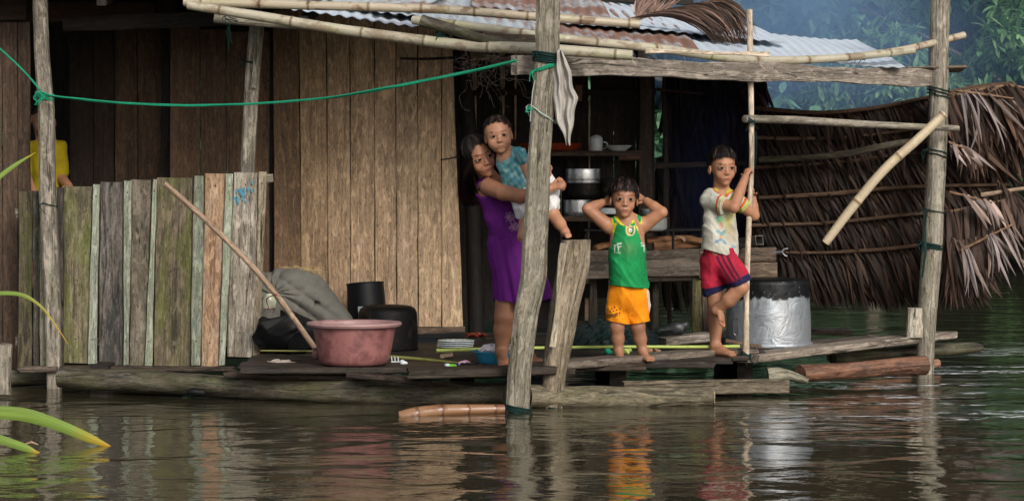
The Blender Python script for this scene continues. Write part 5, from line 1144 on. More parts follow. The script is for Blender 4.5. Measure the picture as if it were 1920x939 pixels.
# ---------------------------------------------------------------- the baby on her hip
def build_baby():
    Y=14.38; J=lambda px,py,dy=0: to3(P(px,py,Y+dy)); u=PX(Y)
    root=person(P(1000,420,Y)*1,'baby in a turquoise top and white shorts carried on the hip of the girl')
    bpy.context.view_layer.update()
    S=SDF(); hc=J(934,252,-.02); H=71*u; R=headframe(3,5,9); fwd=np.array([.2,-1,0])
    S.cap(J(955,300,.0),J(972,332,.01),25*u,27*u,k=.02,flat=fwd,fs=.8); S.cap(J(972,332,.01),J(995,375,.02),27*u,30*u,k=.02,flat=fwd,fs=.9)
    S.cap(J(942,297,.0),J(974,288,.01),10*u,10*u,k=.015); add_head(S,hc,H,R,neck=J(952,292,.01),baby=True)
    # near arm down behind the post, small hand
    S.cap(J(974,294,-.03),J(991,330,-.05),11*u,9.5*u,k=.010); S.cap(J(991,330,-.05),J(1018,338,-.03),9.5*u,7*u,k=.008); add_hand(S,J(1028,326,-.03),(.35,0,.9),(-.6,-.4,0),24*u,curl=.5,thumb=-1,tcurl=.4)
    S.cap(J(1018,338,-.03),J(1028,326,-.03),7*u,6.5*u,k=.008)
    S.cap(J(950,300,.03),J(948,322,.09),10*u,9*u,k=.008); S.cap(J(948,322,.09),J(956,336,.10),8*u,7*u,k=.008)
    # legs: one in front, one round the side
    S.cap(J(985,375,.0),J(998,402,-.12),19*u,14*u,k=.015); S.cap(J(998,402,-.12),J(985,418,-.085),14*u,12*u,k=.012); S.cap(J(985,418,-.085),J(982,428,-.075),12*u,8.5*u,k=.012)
    add_foot(S,J(981,430,-.075),J(976,455,-.10),.105,r_an=.022,up=np.array([-.25,-.95,.15]),inner=-1)
    S.cap(J(1005,378,.0),J(1035,400,-.06),19*u,13.5*u,k=.015); S.cap(J(1035,400,-.06),J(1050,420,-.04),13.5*u,11*u,k=.012); S.cap(J(1050,420,-.04),J(1059,434,-.03),11*u,8*u,k=.012)
    add_foot(S,J(1060,436,-.03),J(1068,447,-.09),.095,r_an=.022,up=np.array([0,-.35,.9]),inner=1)
    def paint(V_,col): paint_head(V_,col,hc,H,R,baby=True,lip=(.34,.14,.10),brow=.45,browz=.098,eyeopen=.95)
    bx=lambda a,b,h:(np.minimum(a,b),np.maximum(a,b),h)
    finish_body(root,S,.004,[(hc-.62*H,hc+.62*H,.0020),bx(J(1018,345,-.1),J(1046,300,.1),.0028),bx(J(955,465,-.25),J(1000,425,-.0),.0028),bx(J(1045,470,-.2),J(1085,428.3,.05),.0028)],paint,51,base=SK*[1.12,1.16,1.18])
    T=SDF(); T.cap(J(956,302,.0),J(972,334,.01),27*u,31*u,k=.02,flat=fwd,fs=.88); T.cap(J(972,334,.01),J(980,346,.01),31*u,31*u,k=.02,flat=fwd,fs=.95); T.cap(J(943,296,.0),J(976,288,.0),12*u,13*u,k=.015); T.cap(J(972,289,-.025),J(980,297,-.04),15*u,15*u,k=.006)
    T.cap(J(944,274,-.02),J(946,286,-.05),14*u,12*u,k=.006,sub=True)
    T.post=chain(folds(.0030,55,43),folds(.0016,120,44),clipper([(J(985,356),(.42,0,-1)),(J(990,345,0),(1,0,-.1))]))
    def top(V_):
        px,py=topx(V_); n=vnoise(V_,150,48); c=np.tile([.11,.33,.37],(len(V_),1)); k1=np.clip((n-.1)*1.6,0,1)[:,None]*.75; c=c*(1-k1)+np.array([.36,.52,.52])*k1; k2=np.clip((-n-.35)*2,0,1)[:,None]*.7; c=c*(1-k2)+np.array([.045,.19,.25])*k2; c=c*(1+.15*vnoise(V_,30,47))[:,None]
        return np.clip(c,0,1)
    finish_cloth(root,'top',T,.003,top)
    T=SDF(); T.cap(J(984,352,.01),J(992,375,.01),29*u,33*u,k=.02,flat=fwd,fs=.95); T.cap(J(985,372,.0),J(985,392,-.07),26*u,24*u,k=.02); T.cap(J(1000,372,.0),J(1030,382,-.045),26*u,22*u,k=.02); T.cap(J(1025,330,.01),J(1034,360,.0),12*u,18*u,k=.02)
    T.post=chain(folds(.0032,48,53),folds(.0016,110,54),clipper([(J(968,352),(-.45,0,1)),(J(1000,415,-.05),(-.15,0,-1))]))
    def wh(V_):
        px,py=topx(V_); return np.tile([.72,.70,.69],(len(V_),1))*(1+.05*vnoise(V_,30,57))[:,None].clip(0,1.2)
    finish_cloth(root,'shorts',T,.0034,wh)
    mb=MB()
    def tm(ph):
        a=abs((ph+math.pi)%(2*math.pi)-math.pi); return float(np.interp(a,[0,.5,.9,1.25,1.6,2.2,3.14],[1.12,1.15,1.30,1.48,1.50,1.72,1.7]))
    hair_cap(mb,hc,H,R,tm,1500,length=.30,seed=18,lift=1.03,spiky=.03,base=1.012,wid=.0026,rx=.378,tintv=(1.5,1.3,1.25))
    mb.build('hair',M['hair'],root,smooth='all')

# ---------------------------------------------------------------- the child in yellow, mostly behind the left post
def build_yellow():
    Y=17.0; J=lambda px,py,dy=0: to3(P(px,py,Y+dy)); u=PX(Y); gz=.2
    root=person(P(88,640,Y)*1,'child in a yellow shirt in the dark doorway behind the left post'); root.location.z=gz; bpy.context.view_layer.update()
    S=SDF(); hc=J(80,224,0); H=70*u; R=headframe(25,8,0); fwd=np.array([0,-1,0])
    S.cap(J(86,285),J(88,350),28*u,26*u,k=.02,flat=fwd,fs=.75); S.cap(J(88,350),J(88,430),26*u,28*u,k=.02,flat=fwd,fs=.8); S.cap(J(62,276),J(112,276),12*u,12*u,k=.02); add_head(S,hc,H,R,neck=J(84,270,.01))
    S.cap(J(112,280),J(116,335,-.03),13*u,10*u,k=.015); S.cap(J(116,335,-.03),J(128,348,-.16),10*u,8*u,k=.01); add_hand(S,J(128,348,-.16),(.3,-.9,-.1),(0,-.2,-1),34*u,curl=.4,thumb=-1)
    S.cap(J(62,280),J(58,335,0),13*u,10*u,k=.015); S.cap(J(58,335,0),J(68,372,-.08),10*u,8*u,k=.01); add_hand(S,J(68,372,-.08),(.1,-.5,-.9),(1,0,0),34*u,curl=.4,thumb=-1)
    for x in (74,102):
        an=J(x,605,0); an[2]=gz+.06; t=J(x+2,640,-.14); t[2]=gz+.002; S.cap(J(x,440),J(x,530),19*u,13*u,k=.02); S.cap(J(x,530),an,13*u,9*u,k=.02); add_foot(S,an,t,.17)
    finish_body(root,S,.006,[(hc-.62*H,hc+.62*H,.003)],lambda V_,c:paint_head(V_,c,hc,H,R),61)
    T=SDF(); T.cap(J(87,285),J(88,350),31*u,29*u,k=.02,flat=fwd,fs=.85); T.cap(J(88,350),J(88,380),29*u,31*u,k=.02,flat=fwd,fs=.9); T.cap(J(62,276),J(112,276),14*u,14*u,k=.02); T.cap(J(110,280),J(115,322,-.02),15*u,15*u,k=.01); T.cap(J(62,280),J(59,320,0),15*u,15*u,k=.01)
    T.cap(J(84,252,-.03),J(84,262,-.05),15*u,13*u,k=.006,sub=True)
    T.post=chain(folds(.003,34,63),clipper([(J(88,385),(0,0,-1))])); finish_cloth(root,'shirt',T,.005,lambda V_:np.tile([.42,.32,.01],(len(V_),1))*(1+.15*vnoise(V_,26,6))[:,None])
    T=SDF(); T.cap(J(88,375),J(88,430),30*u,31*u,k=.02,flat=fwd,fs=.85)
    for x in (74,102): T.cap(J(x,430),J(x,490),20*u,19*u,k=.02)
    T.post=clipper([(J(88,488),(0,0,-1))]); finish_cloth(root,'shorts',T,.006,lambda V_:np.tile([.05,.05,.07],(len(V_),1)))
    mb=MB(); tm=lambda ph: float(np.interp(abs((ph+math.pi)%(2*math.pi)-math.pi),[0,.9,1.6,3.14],[1.3,1.45,1.65,1.7])); hair_cap(mb,hc,H,R,tm,900,length=.4,seed=28,wid=.005); mb.build('hair',M['hair'],root,smooth='all')
import time as _t; _t0=_t.time()
build_green_boy(); build_tall_boy(); build_girl(); build_baby(); build_yellow()
print('people',_t.time()-_t0)
# ================================================================== palm thatch
def fringe(mb,line,n,length,lean,rng_,width=.030,drop=1.0,out=.05,seg=7,tint=(.7,1.25),curl=.15,tipsag=0,back=False,shade_sootx=None):
    """a row of leaflets hanging from the polyline `line` (world points); lean = sideways travel per metre of fall"""
    L=np.array([list(p) for p in line],float); s=np.concatenate([[0],np.cumsum(np.linalg.norm(np.diff(L,axis=0),axis=1))]); s/=s[-1]
    pts=[];sd=[];wd=[];tn=[]
    for i in range(n):
        t=rng_.uniform(0,1); p0=np.array([np.interp(t,s,L[:,k]) for k in range(3)]); ln=(length(t) if callable(length) else length)*rng_.uniform(.72,1.12); le=(lean(t) if callable(lean) else lean)+rng_.normal()*.13
        o=rng_.normal()*.018+(out if not back else -out)*.2; c=rng_.normal()*curl; f=np.linspace(0,1,seg); bulge=rng_.uniform(.4,1.2)*out
        p=np.stack([p0[0]+le*ln*f+c*ln*f**2*.5, p0[1]+o-np.sin(f*math.pi*.8)*bulge*(1 if not back else -1), p0[2]+.012-drop*ln*(f**1.08)*math.sqrt(max(.2,1-le*le*.5))],1)
        a=rng_.normal()*.5; s_=np.array([math.cos(a),math.sin(a),le*.6]); s_/=np.linalg.norm(s_); w=width*rng_.uniform(.5,1.35)
        tw=rng_.normal()*.5; ss=np.stack([np.array([math.cos(a+tw*x),math.sin(a+tw*x),le*.6]) for x in f]); ss/=np.linalg.norm(ss,axis=1)[:,None]
        prof=np.interp(f,[0,.12,.5,.85,1],[.35,.8,1,.55,.06]); pts.append(p); sd.append(ss); wd.append(w*prof); k=rng_.uniform(*tint)*(1 if shade_sootx is None else float(np.interp(p0[0],shade_sootx,[.30,1]))); warm=rng_.uniform(.9,1.12); tn.append((k*warm,k,k/warm))  # leaflets darken leftwards: roof shade and soot both put into the tint
    mb.strips(np.array(pts),np.array(sd),np.array(wd),.22,tint=np.array(tn))
def at(pts): return [P(x,y,Y) for x,y,Y in pts]
scr=empty('thatch_screen',P(1650,600,17.0),'dark brown screen of dried palm fronds hanging in rows behind the thick right post','thatch screen')
bpy.context.view_layer.update(); r_=np.random.default_rng(31)
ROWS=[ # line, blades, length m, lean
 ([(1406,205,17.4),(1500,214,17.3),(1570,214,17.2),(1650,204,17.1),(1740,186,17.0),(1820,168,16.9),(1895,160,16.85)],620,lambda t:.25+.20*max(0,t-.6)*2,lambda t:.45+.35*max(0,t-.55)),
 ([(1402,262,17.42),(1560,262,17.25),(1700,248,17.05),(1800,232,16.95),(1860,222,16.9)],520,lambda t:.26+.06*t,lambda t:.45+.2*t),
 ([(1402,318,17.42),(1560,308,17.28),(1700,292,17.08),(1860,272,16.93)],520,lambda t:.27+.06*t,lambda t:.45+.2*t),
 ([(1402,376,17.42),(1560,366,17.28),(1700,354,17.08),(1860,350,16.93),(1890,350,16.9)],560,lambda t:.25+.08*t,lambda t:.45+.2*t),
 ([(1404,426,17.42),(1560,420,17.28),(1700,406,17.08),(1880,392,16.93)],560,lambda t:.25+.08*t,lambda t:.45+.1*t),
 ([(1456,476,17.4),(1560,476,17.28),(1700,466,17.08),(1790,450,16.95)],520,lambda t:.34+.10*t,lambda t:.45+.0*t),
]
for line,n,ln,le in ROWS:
    mb=MB(); L=at(line); SX=(1.6,2.9); fringe(mb,L,int(n*1.25),ln,le,r_,width=.024,out=.05,tint=(.35,1.5),shade_sootx=SX); fringe(mb,L,int(n*.6),lambda t,ln=ln:ln(t)*.95,le,r_,width=.032,out=.05,back=True,tint=(.35,.7),shade_sootx=SX)
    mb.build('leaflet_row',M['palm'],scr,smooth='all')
    mb=MB(); mb.tube([p+V(0,-.045,.012) for p in L],[.013]*len(L),n=7,res=.05,rough=.08,tint=(.33,.28,.25)); mb.tube([p+V(0,.03,.0) for p in L],[.012]*len(L),n=6,res=.08,tint=(.4,.35,.3)); mb.build('batten',M['darkstick'],scr)
# long drooping fronds at the right end
def frond(line,n,length,lean,name='palm_frond',mat='palm',width=.032,parent=scr,rach=.010,seed=1,tint=(.45,1.8),label=None,**k):
    rr=np.random.default_rng(seed); mb=MB(); L=at(line); fringe(mb,L,n,length,lean,rr,width=width,tint=tint,**k); mb.tube(L,[rach]*(len(L)-1)+[rach*.5],n=7,res=.05,tint=(.7,.6,.5),m=1)
    o=mb.build(name,[M[mat],M['darkstick']],parent,smooth='all'); 
    if label: o['label']=label
    return o
frond([(1740,192,16.8),(1820,172,16.75),(1900,157,16.7)],150,lambda t:.32+.26*t,lambda t:.15+.55*t,seed=2,curl=.3,width=.036)
frond([(1850,180,16.7),(1885,160,16.65),(1960,175,16.6)],90,lambda t:.50,lambda t:.45+.2*t,seed=3,curl=.3,width=.036)
frond([(1790,235,16.8),(1850,222,16.78),(1905,230,16.7)],90,lambda t:.38,lambda t:.3+.4*t,seed=4,curl=.4,width=.034)
frond([(1770,400,16.8),(1840,385,16.75),(1905,372,16.7)],190,lambda t:.50-.18*t,lambda t:.0+.45*t,seed=5,curl=.25,width=.034)
frond([(1765,440,16.78),(1800,455,16.7),(1850,440,16.7)],120,lambda t:.46-.20*t,lambda t:.10+.15*t,seed=6,curl=.25,width=.034)
frond([(1870,340,16.8),(1900,370,16.7),(1925,420,16.65)],80,lambda t:.28,lambda t:.2+.1*t,seed=7,curl=.3,width=.032)
frond([(1790,170,16.7),(1900,185,16.6)],14,lambda t:.40,lambda t:.35+.5*t,seed=8,mat='palmpale',tint=(.4,1.1),curl=.4,width=.020,label='bleached leaflets at the right end')
frond([(1780,268,16.6),(1815,280,16.6)],9,lambda t:.16,lambda t:.3+.5*t,seed=9,mat='palmpale',curl=.5,width=.04,label='small bleached tuft')
frond([(1780,360,16.6),(1860,380,16.6)],7,lambda t:.24,lambda t:.7,seed=10,mat='palmpale',curl=.5,width=.03)
frond([(1800,470,16.62),(1900,420,16.6)],24,lambda t:.34,lambda t:.2+.3*t,seed=11,mat='palmpale',curl=.4,width=.02,tint=(.6,1.1))
mb=MB(); mb.tube(at([(1740,188,16.85),(1820,170,16.8),(1902,157,16.75)]),[.012]*3,n=7,res=.06,tint=(.5,.45,.4)); mb.build('top_batten',M['darkstick'],scr)
mb=MB()
for ln in ([(1500,255,17.2),(1640,240,17.0),(1760,232,16.9)],[(1406,302,17.3),(1600,285,17.1),(1740,268,16.9)],):
    pass
trace(mb,[(1424,300,12,17.2),(1560,292,13,17.05),(1680,270,13,16.9),(1745,262,12,16.85)],17); mb.build('cross_pole',M['log'],scr)
mb=MB(); trace(mb,[(1840,366,9,16.8),(1930,352,7,16.7),(1990,348,6,16.6)],17); mb.build('cross_pole',M['darkstick'],scr)
# old dry frond thrown on the roof
fr=empty('dry_palm_frond',P(1300,60,16.2),'single dry palm frond drooping over the roof edge above the kitchen','palm frond'); bpy.context.view_layer.update()
rr=np.random.default_rng(41); mb=MB()
L=at([(1182,38,16.3),(1230,26,16.3),(1290,14,16.3),(1335,5,16.3)]); pts=[];sd=[];wd=[];tn=[]
A=np.array([list(p) for p in L]); ss=np.linspace(0,1,4)
for i in range(330):
    t=rr.uniform(0,1); p0=np.array([np.interp(t,ss,A[:,k]) for k in range(3)]); f=np.linspace(0,1,8); ln=rr.uniform(.45,.62)*(1-.25*(1-t)); ex=np.interp(t,[0,1],[155,68])*PX(16.3)+rr.normal()*.03; dz=np.interp(t,[0,1],[58,92])*PX(16.3)*rr.uniform(.6,1.12)
    p=np.stack([p0[0]+ex*f**.85,p0[1]-.12*f+rr.normal()*.02-.04*np.sin(f*3),p0[2]+.01+.05*np.sin(f*2.4)*(1-t*.3)-dz*f**1.9],1)
    a=rr.normal()*.4; s_=np.array([.3,math.sin(a),.9]); s_/=np.linalg.norm(s_); pts.append(p); sd.append(np.tile(s_,(8,1))); wd.append(.017*rr.uniform(.5,1.3)*np.interp(f,[0,.15,.6,1],[.4,1,.9,.05])); k=rr.uniform(.5,1)**2*rr.choice([1,1,3.4]); tn.append((k,k*1.0,k*1.0))
for i in range(46):
    p0=np.array(P(1192+rr.uniform(0,40),34-rr.uniform(0,8),16.3)); ang=rr.uniform(.9,1.9); ln=rr.uniform(.12,.26); f=np.linspace(0,1,8); p=np.stack([p0[0]+math.cos(ang)*ln*f+ .05*f*f,p0[1]-.03*f,p0[2]+math.sin(ang)*ln*f*.8],1)
    pts.append(p); sd.append(np.tile(np.array([math.sin(ang),.2,-math.cos(ang)]),(8,1))); wd.append(.02*rr.uniform(.5,1.2)*np.interp(f,[0,.15,.6,1],[.4,1,.9,.05])); k=rr.uniform(3,6.0); tn.append((k,k*1.1,k*1.2))
mb.strips(np.array(pts),np.array(sd),np.array(wd),.22,tint=np.array(tn)); mb.build('leaflets',M['palm'],fr,smooth='all')
mb=MB(); mb.tube([p+V(0,-.01,.0) for p in L],[.014,.013,.011,.008],n=8,res=.04,tint=(1.2,1.1,1.0)); mb.build('midrib',M['darkstick'],fr)
# dark thatch wall behind the kitchen, with holes
kt=empty('kitchen_thatch',P(1320,600,18.2),'smoke-black palm thatch panel between kitchen post and tall boy','thatch screen'); bpy.context.view_layer.update()
M['palmblack']=leafmat('sooty_palm_leaflets',(.010,.008,.010),(.030,.022,.022),.7,.2,grain=True)
for k,y in enumerate((120,175,235,295,355,405)):
    mb=MB(); L=at([((1250 if y<260 else 1232),y+4,18.3),(1330,y+6,18.25),(1425,y+2,18.15)]); fringe(mb,L,230,.34,.15,r_,width=.036,out=.04); fringe(mb,L,90,.32,-.05,r_,width=.036,out=.04,back=True); mb.build('leaflet_row',M['palmblack'],kt,smooth='all')
mb=MB(); L=at([(1385,165,18.1),(1410,172,18.05),(1425,180,18.0)]); fringe(mb,L,50,.12,.45,r_,width=.02,tint=(.8,1.2)); mb.build('loose_ends',M['palm'],kt,smooth='all')
# drooping bits seen under the hearth
mb=MB(); L=at([(1238,530,17.9),(1300,530,17.9)]); fringe(mb,L,16,.22,.15,r_,width=.03,tint=(.5,.8)); o=mb.build('hanging_leaves',M['palm'],kt,smooth='all')

# ================================================================== kitchen
SG='things on the kitchen shelves'
mb=MB(); mb.plank(P(1030,288,17.25),P(1202,288,17.25),(0,1,0),.24,10*PX(17.25),tint=(3.4,3.0,2.6)); mb.plank(P(1160,297,17.13),P(1200,297,17.13),(0,0,1),.03,.02,tint=(4.5,3.2,2.4)); s_=thing('wall_shelf',mb,M['soot'],'upper sooty shelf board holding the mug and white plate','shelf','kitchen shelves')
mb=MB(); mb.plank(P(1035,409,17.2),P(1210,412,17.2),(0,1,0),.30,10*PX(17.25),tint=(3.0,2.6,2.3)); thing('wall_shelf',mb,M['soot'],'lower sooty shelf board holding the pots','shelf','kitchen shelves')
mb=MB(); mb.lathe(P(1118,283,17.2),[(.042,0),(.044,.004),(.042,.07),(.043,.078),(.040,.085),(.030,.097),(.010,.104),(.002,.106)],n=32,cap1=True); mg=thing('mug',mb,M['enamel'],'pale enamel mug with a domed lid on the upper kitchen shelf','mug'); 
mb=MB(); c=P(1131,272,17.2); mb.tube([c+V(0,0,.02),c+V(.025,0,.012),c+V(.025,0,-.015),c+V(0,0,-.025)],.005,n=8,res=.01); mb.build('handle',M['enamel'],mg)
mb=MB(); mb.lathe(P(1159,283,17.15),[(.045,.0),(.05,.004),(.085,.028),(.092,.034),(.088,.036),(.05,.010),(.002,.008)],n=40); thing('plate',mb,M['enamel'],'shallow white plate beside the lidded mug on the kitchen shelf','plate')
mb=MB(); mb.lathe(P(1030,283,17.2),[(.13,.0),(.15,.01),(.165,.045),(.17,.05),(.155,.045),(.14,.012),(.002,.01)],n=40,squash=(1.3,.8),tint=(.4,.35,.3)); thing('tray',mb,M['orangep'],'dull orange-red tray behind the front post on the kitchen shelf','tray')
# pots
def pot(name,px,py_base,Y,r,h,mat,label,rim=.006,tint=None,ns=40,foot=.85,fn=None,lid=False,cat='pot',handles=False,group='cooking pots'):
    mb=MB(); prof=[(r*.2,0),(r*foot,.0),(r*.97,h*.12),(r,h*.3),(r,h*.96),(r+rim,h*.97),(r+rim,h),(r*.97,h),(r*.96,h*.3),(r*.3,h*.06)]
    if lid: prof=prof[:7]+[(r*.95,h*1.02),(r*.6,h*1.10),(r*.12,h*1.14),(r*.1,h*1.22),(r*.02,h*1.24)]
    mb.lathe(P(px,py_base,Y),prof,n=ns,fn=fn,tint=tint); o=thing(name,mb,M[mat],label,cat,group)
    if handles:
        for s in (-1,1):
            q=MB(); c=P(px,py_base,Y)+V(s*(r+.002),0,h*.8); q.tube([c+V(0,-.03,0),c+V(s*.03,-.025,.005),c+V(s*.03,.025,.005),c+V(0,.03,0)],.004,n=7,res=.01); q.build('handle',M['steel'],o)
    return o
pot('cooking_pot',1083,405,17.2,.092,.105,'steel','bright aluminium pot on the lower kitchen shelf left of the small boy',handles=False)
pot('cooking_pot',1093,373,17.2,.112,.13,'black','black pot with a shiny band stacked on the bright one','rim' and .006)
q=MB(); q.lathe(P(1093,343,17.2),[(.1125,0),(.1135,.004),(.1135,.088),(.1125,.092)],n=40,cap0=False); q.build('shiny_band',M['steel'],bpy.data.objects['cooking_pot.001'])
pot('cooking_pot',1150,405,17.25,.11,.25,'black','tall black pot behind the head of the small boy')
pot('cooking_pot',1222,404,17.1,.075,.04,'steel','low bright pan right of the head of the small boy',cat='pan')
pot('enamel_bowl',1140,402,17.0,.07,.04,'enamel','pale bowl showing beside the ear of the small boy',cat='bowl',group='bowls in the kitchen')
pot('ash_pot',1216,433,16.9,.12,.085,'enamel','white pot smeared with ash beside the elbow of the small boy',tint=(.55,.53,.5))
# hearth table
ht=empty('hearth_table',P(1260,628,17.0),'rough wooden fire table of planks on squared legs behind the boys','table'); bpy.context.view_layer.update()
part('front_board','hearth',ht,lambda m:m.plank(P(1098,496,16.85),P(1312,492,16.75),(0,0,1),52*PX(16.8),.03))
part('front_board','hearth',ht,lambda m:m.plank(P(1312,478,16.80),P(1455,478,16.80),(0,0,1),27*PX(16.8),.035,tint=(1.15,1.05,.95)))
part('front_board','hearth',ht,lambda m:m.plank(P(1311,506,16.76),P(1457,506,16.76),(0,0,1),30*PX(16.8),.03,tint=(1.5,1.35,1.2)),'pale knotty lower board')
part('leg','hearth',ht,lambda m:m.plank(P(1308,628,16.80),P(1304,500,16.80),(1,0,0),16*PX(16.8),.05,tint=(.9,1.0,.55)),'mossy green leg')
part('leg','hearth',ht,lambda m:m.plank(P(1326,628,16.82),P(1325,522,16.82),(1,0,0),17*PX(16.8),.05,tint=(1.25,1.15,1.05)))
part('leg','hearth',ht,lambda m:m.plank(P(1229,630,16.95),P(1230,520,16.95),(1,0,0),12*PX(16.8),.05,tint=(.3,.28,.26)))
part('leg','hearth',ht,lambda m:m.plank(P(1112,630,16.95),P(1112,520,16.95),(1,0,0),14*PX(16.8),.05,tint=(.3,.28,.26)))
part('cross_pole','hearth',ht,lambda m:trace(m,[(1180,524,12,16.85),(1300,520,13,16.8)],16.8))
part('table_top','soot',ht,lambda m:m.plank(P(1095,474,17.25),P(1458,470,17.25),(0,1,0),.80,.03))
mb=MB(); mb.plank(P(1108,530,17.5),P(1225,530,17.5),(0,0,1),.12,.02,tint=(.7,.7,.7)); mb.build('back_board',M['soot'],ht)
# iron rack over the fire and firewood
rk=empty('fire_rack',P(1220,470,16.95),'black iron grill bars over the fire table','rack'); bpy.context.view_layer.update()
part('top_bar','blackplastic',rk,lambda m:trace(m,[(1095,432,5,16.85),(1220,433,5,16.85),(1330,431,5,16.85)],16.85,rough=.0))
for x in (1101,1262): part('upright_bar','blackplastic',rk,lambda m:trace(m,[(x,432,5),(x,478,5)],16.85,rough=0,smoothpath=False))
part('back_bar','blackplastic',rk,lambda m:trace(m,[(1095,430,4,17.3),(1330,429,4,17.3)],17.3,rough=.0,smoothpath=False))
FG='firewood on the hearth'
M['firewood']=wood('split_firewood',(.10,.045,.02),(.27,.13,.06),stain=.5,grain=.6,bumpk=.8); 
for a,b,wd_,lab in (((1225,462),(1345,452),17,'split orange-brown log on the hearth, nearest the front board'),((1212,452),(1300,446),12,'thin charred stick of firewood behind the split log'),((1280,446),(1350,462),12,'short brown billet lying slantwise on the hearth'),((1115,466),(1150,458),14,'end of a log left of the small boy on the hearth')):
    mb=MB(); trace(mb,[(a[0],a[1],wd_,16.95),((a[0]+b[0])/2,(a[1]+b[1])/2-1,wd_*1.05,17.0),(b[0],b[1],wd_*.9,17.1)],17,n=9,rough=.07); thing('firewood',mb,M['firewood'],lab,'firewood',FG)
mb=MB(); c=P(1277,448,16.9); pts=[c+V(-.045,0,.02),c+V(.0,0,.025),c+V(.03,0,.01),c+V(.025,-.005,-.022),c+V(.0,0,.005)]
mb.add([list(p) for p in pts]+[list(p+V(0,.006,0)) for p in pts],[(0,1,2,3,4),(9,8,7,6,5),(0,5,6,1),(1,6,7,2),(2,7,8,3),(3,8,9,4),(4,9,5,0)],[[(0,0)]*5]*2+[[(0,0)]*4]*5); thing('dry_leaf',mb,M['forange'],'curled dry brown leaf over the fire table','leaf')
mb=MB(); 
def squaretube(mb,a,b,w_,t=.006):
    a=np.array(a);b=np.array(b); l=(b-a)/np.linalg.norm(b-a); u=np.cross(l,[0,0,1.]);u/=np.linalg.norm(u); v=np.cross(u,l)
    ca=[(-1,-1),(1,-1),(1,1),(-1,1)]; o=[[p+u*x*w_+v*y*w_ for x,y in ca] for p in (a,b)]; i_=[[p+u*x*(w_-t)+v*y*(w_-t) for x,y in ca] for p in (b-l*.002,a)]
    mb.loft(np.array(o+[i_[0]]+[i_[1]]),[0,.05,.1,.15,.2],[0,.3,.31,.6],cap0=False,cap1=False); 
squaretube(mb,P(1350,462,16.95),P(1424,450,16.55),.030); thing('square_tube',mb,M['fdark'],'hollow square tube lying on the fire table with its open end towards us','tube')
mb=MB(); c=P(1460,474,16.7); mb.tube([P(1450,474,16.72),P(1466,472,16.7)],.006,n=8,smoothpath=False); mb.tube([P(1478,466,16.7),P(1470,467,16.7),P(1467,473,16.7),P(1472,479,16.7),P(1476,480,16.7)],.0035,n=8,res=.01); thing('wrench',mb,M['alum'],'small bright open wrench sticking out at the right end of the fire table','wrench')

# ================================================================== vessels and clutter on the platform
def at_deck(px,Y,dz=0): 
    p=P(px,0,Y); p.z=.2+dz; return p
# pink tub
Y=14.65; mb=MB(); c=at_deck(664,Y,.001); r0,r1,h=.186,.232,.236
prof=[(.02,.004),(r0*.9,.0),(r0,.010),(r0+.012,.03)]+[(r0+.012+(r1-r0-.012)*f,.03+(h-.055)*f) for f in (.25,.5,.75,1)]
mb.lathe(c,prof,n=64,fn=lambda a,z:1+.004*math.sin(3*a)+.003*math.sin(7*a)); 
tb=thing('wash_tub',mb,M['pink'],'large worn pink plastic washing tub at the platform edge','tub')
mb=MB(); mb.lathe(c,[(r1-.002,h-.030),(r1+.006,h-.026),(r1+.026,h-.022),(r1+.033,h-.010),(r1+.028,h),(r1+.010,h+.002),(r1-.004,h-.006),(r0+.01,.03),(.01,.014)],n=64,cap0=False,fn=lambda a,z:1+.004*math.sin(3*a)+.006*math.sin(2*a+1)); mb.build('rim',M['pinkrim'],tb)
# big dented aluminium pot, upside down, soot band at the top
Y=16.35; c=at_deck(1441,Y,.001); mb=MB(); k=PX(Y); prof=[(.274*1.0,.0),(.276,.006),(.272,.018),(.262,.020),(.262,.03),(.260,.10),(.258,.18),(.256,.26),(.255,.29),(.254,.31),(.254,.33),(.253,.36),(.252,.385),(.246,.400),(.232,.410),(.2,.414),(.1,.412),(.005,.412)]
rr=np.random.default_rng(3); mb.lathe(c,prof,n=96,cap1=True,fn=lambda a,z:1+.006*math.sin(5*a+z*18)*math.sin(z*9)+.004*math.sin(11*a-z*25)+.005*math.sin(2*a+1)+.003*math.sin(17*a+z*40))
al=mb.build('dented_pot',M['alum']); tag(al,'large dented aluminium pot upside down with a black band, right end of the platform','pot','cooking pots')
me=al.data; co=np.zeros(len(me.vertices)*3); me.vertices.foreach_get('co',co); co=co.reshape(-1,3); 
# fine mesh so that the soot edge is ragged
import bmesh
bm=bmesh.new(); bm.from_mesh(me); bmesh.ops.subdivide_edges(bm,edges=[e for e in bm.edges if min(v.co.z for v in e.verts)>.2],cuts=3,use_grid_fill=True); bm.to_mesh(me); bm.free()
co=np.zeros(len(me.vertices)*3); me.vertices.foreach_get('co',co); co=co.reshape(-1,3); T=np.ones((len(co),4),np.float32); edge=.296+.016*vnoise(co,28,2)+.010*vnoise(co,90,5)+.006*vnoise(co,240,3); s_=np.clip((co[:,2]-edge)/.010,0,1); sp=(vnoise(co,420,9)>1.25)
T[:,:3]=1-(s_*np.where(sp,.55,.955))[:,None]; me.color_attributes['tint'].data.foreach_set('color',T.ravel())
for s in (-1,1):
    mb=MB(); q=P(1358,605,Y)+V(.0,-.12,0) if s<0 else P(1374,600,Y)+V(0,-.19,0); 
    if s>0: mb.tube([q+V(-.012,0,.02),q+V(-.012,-.02,.0),q+V(-.012,-.02,-.07),q+V(.012,-.02,-.07),q+V(.012,-.02,.0),q+V(.012,0,.02)],.004,n=8,res=.01,tint=(.2,.2,.2)); mb.build('handle',M['steel'],al)
